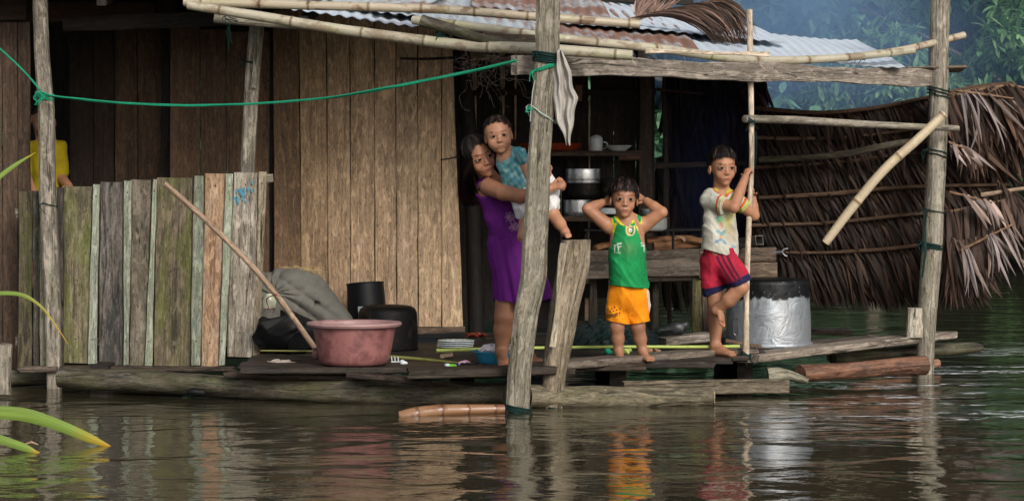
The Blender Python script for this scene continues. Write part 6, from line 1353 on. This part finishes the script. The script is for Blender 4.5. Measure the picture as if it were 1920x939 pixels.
# black pot on its side / upside down, black bucket
Y=15.95; c=at_deck(727,Y,.001); mb=MB(); mb.lathe(c,[(.184,.0),(.188,.004),(.188,.012),(.183,.014),(.182,.10),(.180,.18),(.176,.225),(.165,.248),(.14,.262),(.09,.268),(.01,.268)],n=64,cap1=True,fn=lambda a,z:1+.004*math.sin(4*a+z*9)); thing('soot_pot',mb,M['black'],'big soot-black pot turned upside down behind the pink tub','pot','cooking pots')
Y=16.25; c=at_deck(692,Y,.006); mb=MB(); ax=V(-.07,.10,1).normalized(); mb.lathe(c,[(.130,.0),(.134,.004),(.134,.02),(.128,.022),(.117,.31),(.114,.375),(.118,.377),(.118,.385),(.110,.386),(.108,.378),(.01,.374)],n=56,axis=ax,cap1=True); bk=thing('bucket',mb,M['blackplastic'],'black plastic bucket standing upside down against the pale plank wall','bucket')
# pale label on the bucket
mb=MB(); th=np.linspace(-1.95,-1.15,12); mb.loft(np.array([[np.array(c)+np.array(ax)*z+np.array([math.cos(a)*.1265,math.sin(a)*.1265,0]) for a in th] for z in (.20,.245)]),list(th),[0,.05],closed=False,cap0=False,cap1=False,tint=(.65,.68,.7)); mb.build('label',M['enamel'],bk)
# grey sack slumped on the deck (a folded pillow shape) and black tarp
SKB=SDF(); Ys=15.9; js=lambda x,y,dy=0: to3(P(x,y,Ys+dy)); us=PX(Ys)
SKB.ell(js(545,555),np.array([75,60,50])*us,k=.03); SKB.ell(js(500,560,-.03),np.array([50,60,50])*us,k=.03); SKB.ell(js(515,590),np.array([50,60,40])*us,k=.03); SKB.cap(js(590,575,-.03),js(625,606,-.03),44*us,34*us,k=.004,flat=np.array([0,1,0]),fs=1.3)
SKB.cap(js(570,535,-.02),js(610,590,-.30),3*us,4*us,k=.02,sub=True)
def sackfold(D,ax):
    X,Yy,Z=np.meshgrid(*ax,indexing='ij'); p=js(519,548); a=np.arctan2(Z-p[2],X-p[0]); r=np.hypot(Z-p[2],X-p[0]); q=np.exp(-(r/.13)**2)
    D=D+(.030*(.5-np.abs(np.sin(a*7+1.4*np.sin(a*3)+r*9)))*q + .018*(.4-np.abs(np.sin(X*13+Z*17+1.6*np.sin(Z*11+X*7+Yy*5))))+.010*np.exp(-(r/.018)**2)+.0025*np.sin(X*70-Z*52+1.5*np.sin(X*21))).astype(np.float32)
    return D
SKB.post=sackfold; V_,F=SKB.mesh(.006); V_[:,2]=np.maximum(V_[:,2],.2)
sk=to_obj('sack',V_,F,np.ones((len(V_),3)),M['sack'],None); tag(sk,'bulging grey woven sack slumped against the plank wall beside the fence','sack')
mb=MB(); rr=np.random.default_rng(6); pts=[];sd=[];wd=[];tn=[]
for i in range(260):
    p0=np.array(P(rr.uniform(545,590),rr.uniform(508,520),15.95+rr.uniform(-.1,.06))); a=rr.uniform(0,math.pi*2); l=rr.uniform(.03,.09); f=np.linspace(0,1,5); c_=rr.normal()
    p=p0+np.stack([math.cos(a)*l*f,rr.normal()*.02*f,abs(math.sin(a))*l*.45*f+.02*np.sin(f*3+c_)],1); pts.append(p); sd.append(np.tile([0,0,1.],(5,1))); wd.append(np.full(5,.0018)); k=rr.uniform(.6,1.3); tn.append((k,k*.9,k*.6))
mb.strips(np.array(pts),np.array(sd),np.array(wd),.2,tint=np.array(tn)); thing('straw_wisp',mb,M['stick'],'tuft of dry straw lying on top of the grey sack','straw')
def crumple(name,c,r,mat,label,cat,seed=0,h=.004,amp=.012,freq=45,floor=.2,group=None,tintf=None):
    S=SDF(); c=np.array(c,float); S.ell(c,np.array(r),k=.01); q=np.random.default_rng(seed)
    for i in range(5): o=q.uniform(-.7,.7,3)*np.array(r); S.ell(c+o,np.array(r)*q.uniform(.35,.6),k=.02)
    ph=q.uniform(0,6,9)
    def f(D,ax):
        X,Yy,Z=np.meshgrid(*ax,indexing='ij'); a=1.4-2.0*np.abs(np.sin(X*freq*.7+ph[0]+2*np.sin(Yy*freq*.4+Z*freq*.5+ph[1])))-1.4*np.abs(np.sin((X*.4+Z)*freq*.8+ph[2]+1.7*np.sin(X*freq*.5+ph[3])))+.6*np.sin((Yy+Z*.7-X*.6)*freq*2.1+ph[4]); a=-a; return D+(amp*.5*a).astype(np.float32)
    S.post=f; V_,F=S.mesh(h); V_[:,2]=np.maximum(V_[:,2],floor); o=to_obj(name,V_,F,np.ones((len(V_),3)) if tintf is None else tintf(V_),M[mat],None); return tag(o,label,cat,group)
crumple('tarp',P(540,625,15.55),(.20,.14,.13),'tarp','crumpled black tarp at the foot of the grey sack','tarp',1,.006,.030,24)
crumple('rag',P(529,683,14.85),(.085,.05,.028),'cloth','crumpled grey-beige rag on the floor left of the pink tub','rag',2,.0035,.010,75,tintf=lambda V_:np.tile((.36,.31,.27),(len(V_),1)))
crumple('black_cloth',P(888,690,14.45),(.085,.05,.030),'tarp','small black cloth heap in front of the blue basin','cloth',3,.0035,.010,60)
# basin with laundry
mb=MB(); c=at_deck(935,14.78,.0); mb.lathe(c,[(.02,.0),(.11,.0),(.118,.008),(.142,.062),(.152,.064),(.152,.070),(.138,.068),(.11,.012),(.01,.010)],n=56); thing('basin',mb,M['bluep'],'low blue plastic basin of laundry behind the girl\'s feet','basin')
crumple('laundry',c+V(-.045,0,.075),(.065,.06,.025),'cloth','pinkish white garment heaped in the blue basin','laundry',4,.0035,.009,70,tintf=lambda V_:np.where(vnoise(V_,160,3)[:,None]>.75,np.array([.45,.30,.42]),np.array([.72,.68,.70])))
crumple('laundry',c+V(.065,.01,.078),(.06,.05,.028),'cloth','plain white cloth at the right of the blue basin','laundry',5,.0035,.009,60,tintf=lambda V_:np.tile((.72,.70,.72),(len(V_),1)))
crumple('wrapper',P(845,687,14.55),(.030,.02,.014),'cloth','bright green and white plastic packet beside the black cloth','packet',6,.003,.004,70,tintf=lambda V_:np.where((V_[:,0]>P(842,0,14.55).x)[:,None],np.array([.16,.55,.05]),np.array([.6,.68,.72])))
crumple('wrapper',P(868,682,14.62),(.035,.02,.016),'cloth','dark blue and pink packet between the green packet and the basin','packet',7,.003,.004,70,tintf=lambda V_:np.where((vnoise(V_,90,5)>.2)[:,None],np.array([.03,.06,.22]),np.array([.45,.25,.35])))
PGp='stack of plates on the floor'
for i in range(4):
    mb=MB(); c=at_deck(853+i*.8,15.95,.004+i*.011); mb.lathe(c,[(.05,.0),(.06,.001),(.108,.013),(.113,.016),(.110,.019),(.06,.007),(.002,.006)],n=48); lab=['lowest plate of the floor stack','second plate up in the floor stack','second plate from the top of the floor stack','top plate of the floor stack, with a green leaf border'][i]
    pl=thing('plate',mb,M['enamel'],lab,'plate',PGp)
mb=MB()
for j in range(16):
    a=j/16*6.28; q=c+V(math.cos(a)*.092,math.sin(a)*.092,.0172); mb.lathe(q,[(.011,0),(.006,.0012)],n=8,cap1=True,squash=(1,.55),tint=(.15,.5,.2))
mb.build('leaf_border',M['enamel'],pl)
mb=MB()
for i,x in enumerate((735,741,747)): mb.tube([P(x,677,14.75),P(x-1,668,14.75)],.0035,n=7,smoothpath=False)
mb.tube([P(733,678,14.75),P(749,678,14.75)],.004,n=7,smoothpath=False); thing('white_comb',mb,M['enamel'],'small white plastic prongs just right of the pink tub','comb')
crumple('scrap',P(757,680,14.7),(.016,.014,.012),'enamel','white crushed scrap beside the plastic prongs','scrap',8,.003,.003,80)
mb=MB(); mb.plank(P(826,668,15.2),P(849,664,15.2),(0,1,0),.10,.02); thing('wood_block',mb,M['darkstick'],'small brown wood block on the floor under the lime green cane','block')
mb=MB(); mb.tube([P(775,690,14.75),P(800,686,14.8),P(822,680,14.9)],[.018,.016,.010],n=10,res=.02,rough=.06); thing('burnt_stick',mb,M['black'],'short burnt stick end in front of the wood block','stick')
mb=MB(); trace(mb,[(818,657,8,15.25),(940,653,6,15.3),(1150,650,6,15.35),(1300,650,6,15.4),(1387,649,7,15.4)],15.3,n=9,rough=0,node=.35,nodetint=(.8,.8,.8)); thing('cane',mb,M['lime'],'long lime green cane lying across the platform behind the children','cane','canes lying on the platform')
mb=MB(); trace(mb,[(730,668,6,15.0),(800,674,6,14.95),(902,686,6,14.75)],15,n=8,rough=0,node=.3,nodetint=(.8,.8,.8)); thing('cane',mb,M['olive'],'thin olive cane from the pink tub towards the blue basin','cane','canes lying on the platform')
mb=MB(); trace(mb,[(488,657,3,15.3),(600,658,3,15.3)],15.3,n=6,rough=0); thing('cane',mb,M['olive'],'hair-thin olive cane left of the pink tub','cane','canes lying on the platform')
mb=MB(); trace(mb,[(308,344,11,14.95),(400,426,11,15.0),(500,530,11,15.1),(590,652,11,15.2)],15,n=10,rough=.02); ls=thing('leaning_stick',mb,M['darkstick'],'brown stick leaning from the fence top down to the pink tub','stick')
mb=MB(); trace(mb,[(505,577,24,15.25),(505,562,27,15.25),(505,556,25,15.25),(505,554,12,15.25),(505,550,11,15.25)],15.25,n=20,rough=.01,smoothpath=False,tint=(.75,.72,.5)); bt=thing('white_bottle',mb,M['enamel'],'pale plastic bottle tied to the leaning stick','bottle')
mb=MB(); mb.tube([P(519,552,15.0),P(500,560,15.12),P(505,580,15.15)],.003,n=6,res=.02); thing('red_string',mb,plain('red_string',(.25,.02,.03),.8),'dark red string tying the bottle to the leaning stick','string')
crumple('red_thing',P(592,664,14.85),(.014,.02,.026),'pink','red crushed plastic piece at the left foot of the tub','scrap',9,.003,.004,60)
crumple('orange_peel',P(950,628,15.7),(.03,.02,.02),'orangep','orange piece on the floor behind the girl\'s shin','scrap',10,.003,.003,60)
crumple('wrapper_scraps',P(895,627,16.2),(.07,.04,.010),'orangep','reddish scraps on the floor by the foot of the pale wall','scrap',12,.004,.01,60,tintf=lambda V_:np.tile((.3,.3,.5),(len(V_),1)))
# fishing net heap, teal ball of line, shoe, boards by the hearth
crumple('fishing_net',P(1150,640,16.1),(.28,.20,.13),'net','dark teal fishing net heaped behind the small boy','net',11,.006,.02,38)
mb=MB(); rr=np.random.default_rng(12)
for i in range(150):
    c=np.array(P(1150+rr.normal()*55,625+rr.normal()*14,15.92-rr.random()*.05)); a=rr.uniform(0,6); p=[c]; d=np.array([math.cos(a),-.1,math.sin(a)])
    for k in range(4): d=d+rr.normal(size=3)*.5; d/=np.linalg.norm(d); p.append(p[-1]+d*rr.uniform(.02,.05)*[1,.5,.6])
    p=[np.array([q[0],q[1],max(q[2],.205)]) for q in p]; mb.tube(p,.0016,n=4,caps=False)
mb.build('loose_mesh',M['cord'],bpy.data.objects['fishing_net'])['kind']='stuff'
crumple('line_ball',P(1140,660,15.55),(.018,.018,.02),plain and 'rope','small turquoise ball of fishing line by the heel of the small boy','line ball',13,.003,.003,120)
for i,(x,y,sx,lab) in enumerate(((1176,656,.022,'crumpled yellow-green dry leaf between the feet of the small boy'),(1232,660,.018,'upright brown dry leaf right of the foot of the small boy'),(1218,655,.016,'small curled brown leaf behind the right foot of the small boy'))):
    crumple('dry_leaf',P(x,y,15.5),(sx,.008,.018),'lime' if i==0 else 'forange',lab,'leaf',20+i,.003,.006,90,group='dry leaves on the floor')
mb=MB(); mb.plank(P(1232,640,16.15),P(1335,630,16.3),(0,1,0),.22,.05,wav=.012,ragged=.02); thing('grey_board',mb,M['deckgrey'],'thick grey board on the floor under the black shoe','board')
S=SDF(); c=to3(P(1258,618,16.2)); S.cap(c+[-.075,0,-.012],c+[.06,0,-.004],.026,.03,k=.01,flat=[0,0,1],fs=.8); S.cap(c+[.03,0,.012],c+[.085,.0,.03],.03,.026,k=.02); S.cap(c+[-.06,0,-.002],c+[.03,0,.02],.02,.03,k=.015); S.cap(c+[.06,0,.055],c+[.085,0,.075],.02,.022,k=.004,sub=True)
V_,F=S.mesh(.003); sh_=to_obj('shoe',V_,F,np.ones((len(V_),3))*1.0,plain('black_leather',(.03,.032,.036),.4,var=.2,scale=20,dirt=.3,dirt_c=(.1,.1,.1)),None); tag(sh_,'black lace-up shoe lying on the grey board under the fire table','shoe')
mb=MB(); mb.plank(P(1230,623,16.2),P(1285,617,16.2),(0,1,0),.075,.016,w1=.06,wav=.003,tint=(.5,.5,.5)); mb.build('sole',M['blackplastic'],sh_)
mb=MB(); mb.plank(P(1105,680,15.2),P(1180,672,15.4),(0,1,0),.04,.012,tint=(.8,.5,.4)); thing('lath',mb,M['darkstick'],'thin red-brown lath on the floor left of the small boy','lath')
mb=MB(); mb.plank(P(1360,638,15.95),P(1428,650,15.95),(0,1,0),.05,.02,tint=(.4,.35,.33)); thing('lath',mb,M['darkstick'],'dark lath in front of the dented pot','lath')
# floating bottle
mb=MB(); mb.tube([P(350,735,14.75),P(362,734,14.75),P(384,736,14.75)],[.010,.022,.022],n=14,res=.01); thing('floating_bottle',mb,M['blackplastic'],'dark bottle floating against the long log below the fence','bottle')

# ================================================================== ropes and cloth
RG='green ropes'
mb=MB(); 
def catn(pts,n=60):
    A=np.array([list(p) for p in pts]); t=np.linspace(0,len(A)-1,n); return A,t
trace(mb,[(-30,66,4.4,15.2),(20,110,4.4,15.3),(60,150,4.4,15.35),(84,176,4.4,15.38),(150,186,4.4,15.3),(260,195,4.4,15.2),(380,198,4.4,15.0),(500,193,4.8,14.8),(620,183,5.2,14.6),(720,166,5.6,14.4),(820,147,5.4,14.25),(900,130,5.2,14.12),(968,114,5,14.0)],15,n=7,rough=.16); thing('rope',mb,M['rope'],'long green rope strung from the left post to the front post','rope',RG)
def lash(px,py,w_,Y,turns,mat,label,spread=14,r=.0045,seed=0,dep=None,name='lashing',tilt=8,group='rope lashings on posts'):
    """turns of cord round a post of width w_ px"""
    rr=np.random.default_rng(seed); mb=MB(); R_=w_/2*PX(Y)*1.06+r*.6; D_=(dep or 1)*R_; pts=[]
    for i in range(int(turns*18)+1):
        a=i/18*2*math.pi; f=i/(turns*18); c=P(px,py-spread/2+spread*f+tilt*math.cos(a)*.5+rr.normal()*.5,Y); pts.append(np.array(c)+[math.cos(a)*R_,math.sin(a)*D_,0])
    mb.tube(pts,r,n=6,smoothpath=False,rough=.1)
    for k in range(2):
        q=pts[int(rr.uniform(9,13))]; mb.tube([q,q+[rr.normal()*.02,-.01,-.02],q+[rr.normal()*.03,-.012,-.05-rr.random()*.04]],[r,r*.8,r*.5],n=5)
    return thing(name,mb,M[mat],label,'lashing',group)
lash(84,180,30,15.5,3,'rope','green rope knotted round the left post',12,.005,1,1.0)
mb=MB(); c=P(84,181,15.33); mb.tube([c,c+V(-.04,-.01,.02),c+V(-.065,0,-.01),c+V(-.03,-.01,-.03),c],.0035,n=6,res=.01); mb.tube([c,c+V(-.03,-.01,-.02),c+V(-.06,0,-.05)],.003,n=6,res=.01); thing('rope_loop',mb,M['rope'],'loose green bow of rope beside the left post','rope',RG)
lash(92,382,31,15.5,1,'cord','single dark cord round the left post at the fence top',3,.003,2)
lash(1025,108,46,14.0,5,'cord','dark green bundle of cord round the front post under the eave',20,.006,3,tilt=6)
lash(1023,126,46,14.0,2,'rope','bright green double rope slanting round the front post',8,.005,4,tilt=-18)
lash(1017,213,46,14.0,1,'string','pale turquoise string slanting across the front post',4,.004,5,tilt=34)
lash(970,765,46,14.0,3,'cord','dark cord round the front post at the waterline',12,.006,6)
lash(1044,765,46,14.25,2,'cord','dark cord round the stake at the waterline',9,.005,26)
lash(1760,172,38,16.65,3,'cord','dark cord round the thick right post below the beam',18,.004,7)
lash(1757,285,39,16.65,2,'cord','dark cord round the thick right post at mid height',16,.004,8)
lash(1750,395,39,16.65,1.5,'cord','dark cord round the thick right post above the lowest lashing',6,.004,9)
lash(1744,460,39,16.65,3,'cord','lowest dark cord round the thick right post',10,.006,10)
mb=MB(); trace(mb,[(1737,395,4,16.45),(1733,430,4,16.5),(1735,470,5,16.47),(1729,520,4,16.5)],16.5,n=5,rough=.2); thing('loose_cord',mb,M['cord'],'loose dark cord hanging down the thick right post','cord')
lash(1406,142,13,15.4,2,'cord','dark cord where the thin pole crosses the beam',8,.004,11); lash(1407,225,14,15.42,2,'cord','dark cord where the thin pole meets the round rail',8,.004,12); lash(1399,665,14,15.45,3,'cord','dark cord at the foot of the thin pole',8,.005,13)
lash(468,116,28,15.72,2,'cord','dark cord round the fence post splice',5,.003,14)
lash(830,60,22,14.65,4,'cord','dark green cord binding the eave poles',22,.005,15,tilt=3); lash(1612,106,17,16.1,3,'cord','dark cord binding the bamboo ends near the right post',12,.004,16,tilt=3); lash(434,36,20,15.1,2,'cord','cord tying the short log at the left eave',16,.003,17)
mb=MB(); 
for i in range(5): trace(mb,[(430,46,2,15.1),(430+rng.normal()*3,64,2,15.1),(431+rng.normal()*4,82+rng.normal()*6,1.5,15.1)],15.1,n=4)
thing('cord_tassel',mb,M['cord'],'frayed cord end dangling under the short log at the left eave','cord')
mb=MB(); c=P(1000,206,13.95); mb.tube([c,c+V(-.03,0,.005),c+V(-.04,0,-.012),c+V(-.02,0,-.01)],.004,n=6,res=.01); mb.tube([c,c+V(-.02,0,.015),c+V(-.035,0,.01)],.003,n=6,res=.01); thing('rope_loop',mb,M['rope'],'small frayed green knot left of the front post','rope',RG)
mb=MB(); trace(mb,[(1003,150,2,13.95),(993,165,2,13.95),(1001,178,2,13.95),(996,200,2,13.95),(994,228,2,13.95)],14,n=5); thing('white_string',mb,M['string'],'thin white string dangling left of the front post','string')
mb=MB(); trace(mb,[(1417,246,3,15.4),(1418,275,3,15.4),(1416,310,3,15.4)],15.4,n=5,rough=.2); thing('loose_cord',mb,M['cord'],'short dark cord dangling beside the thin pole','cord')
# rag hanging on the front post
mb=MB(); rr=np.random.default_rng(9); prof=[(95,1040,1054),(110,1038,1063),(135,1038,1070),(165,1038,1076),(182,1038,1083),(205,1038,1079),(228,1044,1075),(250,1054,1072),(270,1062,1069)]
ny,nx=60,26; rings=[]
for j in range(ny):
    y=95+175*j/(ny-1); l=np.interp(y,[p[0] for p in prof],[p[1] for p in prof]); r=np.interp(y,[p[0] for p in prof],[p[2] for p in prof]); rg=[]
    for i in range(nx):
        f=i/(nx-1); x=l+(r-l)*f+1.2*math.sin(y*.13+f*3); dep=.020*math.sin(f*11+y*.012)+.009*math.sin(f*23-y*.02+1)+.003*math.sin(y*.16+f*5); rg.append(P(x,y+3*math.sin(f*9),13.93+dep))
    rings.append(rg)
R_=np.array(rings); mb.loft(R_,[i/nx for i in range(nx)],[j/ny for j in range(ny)],closed=False,cap0=False,cap1=False,tint=(.44,.41,.37)); mb.loft((R_+[0,.003,0])[:,::-1],[i/nx for i in range(nx)],[j/ny for j in range(ny)],closed=False,cap0=False,cap1=False,tint=(.5,.47,.43))
thing('hanging_rag',mb,M['cloth'],'dirty white rag hanging down the right side of the front post','rag',smooth='all')
# tangle of wire under the eave, thin rods
mb=MB(); rr=np.random.default_rng(14)
for i in range(46):
    x=rr.uniform(866,950); y=rr.uniform(98,150); p=[np.array(P(x,y,14.75+rr.normal()*.04))]; a=rr.uniform(0,6.3); 
    for k in range(6): a+=rr.normal()*.9; p.append(p[-1]+np.array([math.cos(a),rr.normal()*.2,math.sin(a)-.15])*rr.uniform(.02,.05))
    mb.tube(p,.0009,n=4,caps=False,tint=(.35,.33,.3))
thing('wire_tangle',mb,M['palmpale'],'tangle of thin dry vines hanging under the eave left of the front post','tangle')
mb=MB(); trace(mb,[(750,110,4,16.4),(800,111,5,16.4),(842,109,6,16.4),(880,109,6,16.3)],16.4,n=7); thing('thin_rod',mb,M['soot'],'thin black rod fixed across the top of the pale wall','rod','thin rods on the pale wall')
mb=MB(); trace(mb,[(826,300,3,16.4),(846,297,3,16.4),(862,293,3,16.4)],16.4,n=6); thing('thin_rod',mb,M['soot'],'short black rod by the girl\'s hair on the pale wall','rod','thin rods on the pale wall')
mb=MB(); mb.plank(P(1083,160,17.5),P(1083,190,17.5),(1,0,0),14*PX(17.5),.004); thing('wall_packet',mb,plain('dull_orange_packet',(.16,.06,.012),.5,var=.4),'dull orange packet pinned on the kitchen wall right of the rag','packet')

# ================================================================== leaves of the cane at the left edge
cg=empty('river_cane',P(-120,760,12.5),'green river cane leaves arching in from the left edge over the water','plant'); bpy.context.view_layer.update()
M['blade']=leafmat('cane_blade',(.20,.32,.05),(.26,.38,.08),.4,.5,.35,grain=True)
def blade(pts,Y,tip,name='leaf'):
    mb=MB(); A=np.array([list(P(p[0],p[1],p[3] if len(p)>3 else Y)) for p in pts]); W=[p[2]*PX(Y) for p in pts]; t=np.linspace(0,len(A)-1,30)
    q=np.stack([np.interp(t,range(len(A)),A[:,k]) for k in range(3)],1); 
    for _ in range(4): q[1:-1]=(q[:-2]+2*q[1:-1]+q[2:])/4
    w_=np.interp(t,range(len(A)),W); tg=np.gradient(q,axis=0); s_=np.cross(tg,[0,1,.15]); s_/=np.linalg.norm(s_,axis=1)[:,None]
    mb.strips(q[None],s_[None],w_[None],.12); col=np.ones((90,3)); f=np.repeat(np.linspace(0,1,30),3)
    k=np.clip((f-tip)/(1-tip),0,1)[:,None]; col=col*(1-k)+np.array([2.6,.95,.25])*k; mid=np.tile([0,1,0],30)[:,None]; col=col*(1+.35*mid); mb.tint=[col]; mb.build(name,M['blade'],cg,smooth='all')
blade([(-160,800,16),(-60,776,26),(0,772,26),(55,777,26),(120,800,22),(170,822,18),(212,839,3)],12.2,.70)
blade([(-160,790,14),(-60,806,20),(0,823,18),(45,838,16),(78,851,3)],11.9,.80)
blade([(-150,600,6),(-60,560,9),(0,548,8),(45,551,8),(80,575,5),(105,610,3),(128,645,1)],12.6,.45)
blade([(-150,480,8),(-60,390,12),(-5,334,10),(30,308,7),(68,285,1)],12.6,.85)
mb=MB(); trace(mb,[(-150,860,14,12.4),(-155,600,14,12.5),(-160,400,10,12.6)],12.5,n=10,node=.2); mb.build('stem',M['lime'],cg)
mb=MB(); trace(mb,[(45,832,2,11.7),(60,828,5,11.7),(72,833,2,11.7)],11.7,n=6); 
thing('floating_leaf',mb,M['forange'],'bit of brown leaf floating between the two cane leaves','leaf')

# ================================================================== smoke of the cooking fire
def smoke(name,loc,scale,dens,color=(.55,.70,.95),label=None,pow_=1.5):
    bpy.ops.mesh.primitive_ico_sphere_add(subdivisions=4,location=loc); o=bpy.context.object; o.name=name; o.scale=scale
    m=bpy.data.materials.new(name); m.use_nodes=True; nt=m.node_tree; nt.nodes.clear(); out=N(nt,'ShaderNodeOutputMaterial'); pv=N(nt,'ShaderNodeVolumePrincipled'); link(nt,pv.outputs[0],out.inputs['Volume'])
    pv.inputs['Color'].default_value=(*color,1); pv.inputs['Anisotropy'].default_value=.0
    tc=N(nt,'ShaderNodeTexCoord'); ln=N(nt,'ShaderNodeVectorMath',operation='LENGTH'); link(nt,tc.outputs['Object'],ln.inputs[0])
    fall=ramp(nt,ln.outputs['Value'],[(.0,1.),(.95,0.)],'EASE'); n=noise(nt,tc.outputs['Object'],1.6,3,.55,.4); nn=ramp(nt,n,[(.38,.15),(.66,1.)])
    link(nt,mathn(nt,'MULTIPLY',mathn(nt,'MULTIPLY',fall,nn),dens),pv.inputs['Density']); o.data.materials.append(m); o.visible_shadow=True
    return tag(o,kind='stuff')
smoke('smoke',P(1470,20,24),(1.9,3.0,1.35),.80,color=(.36,.60,.98))
smoke('smoke',P(1700,120,27),(2.6,3.0,1.9),.17,color=(.36,.60,.98))
smoke('smoke',P(1330,300,17.6),(.45,.5,.8),.5,color=(.16,.27,.75))
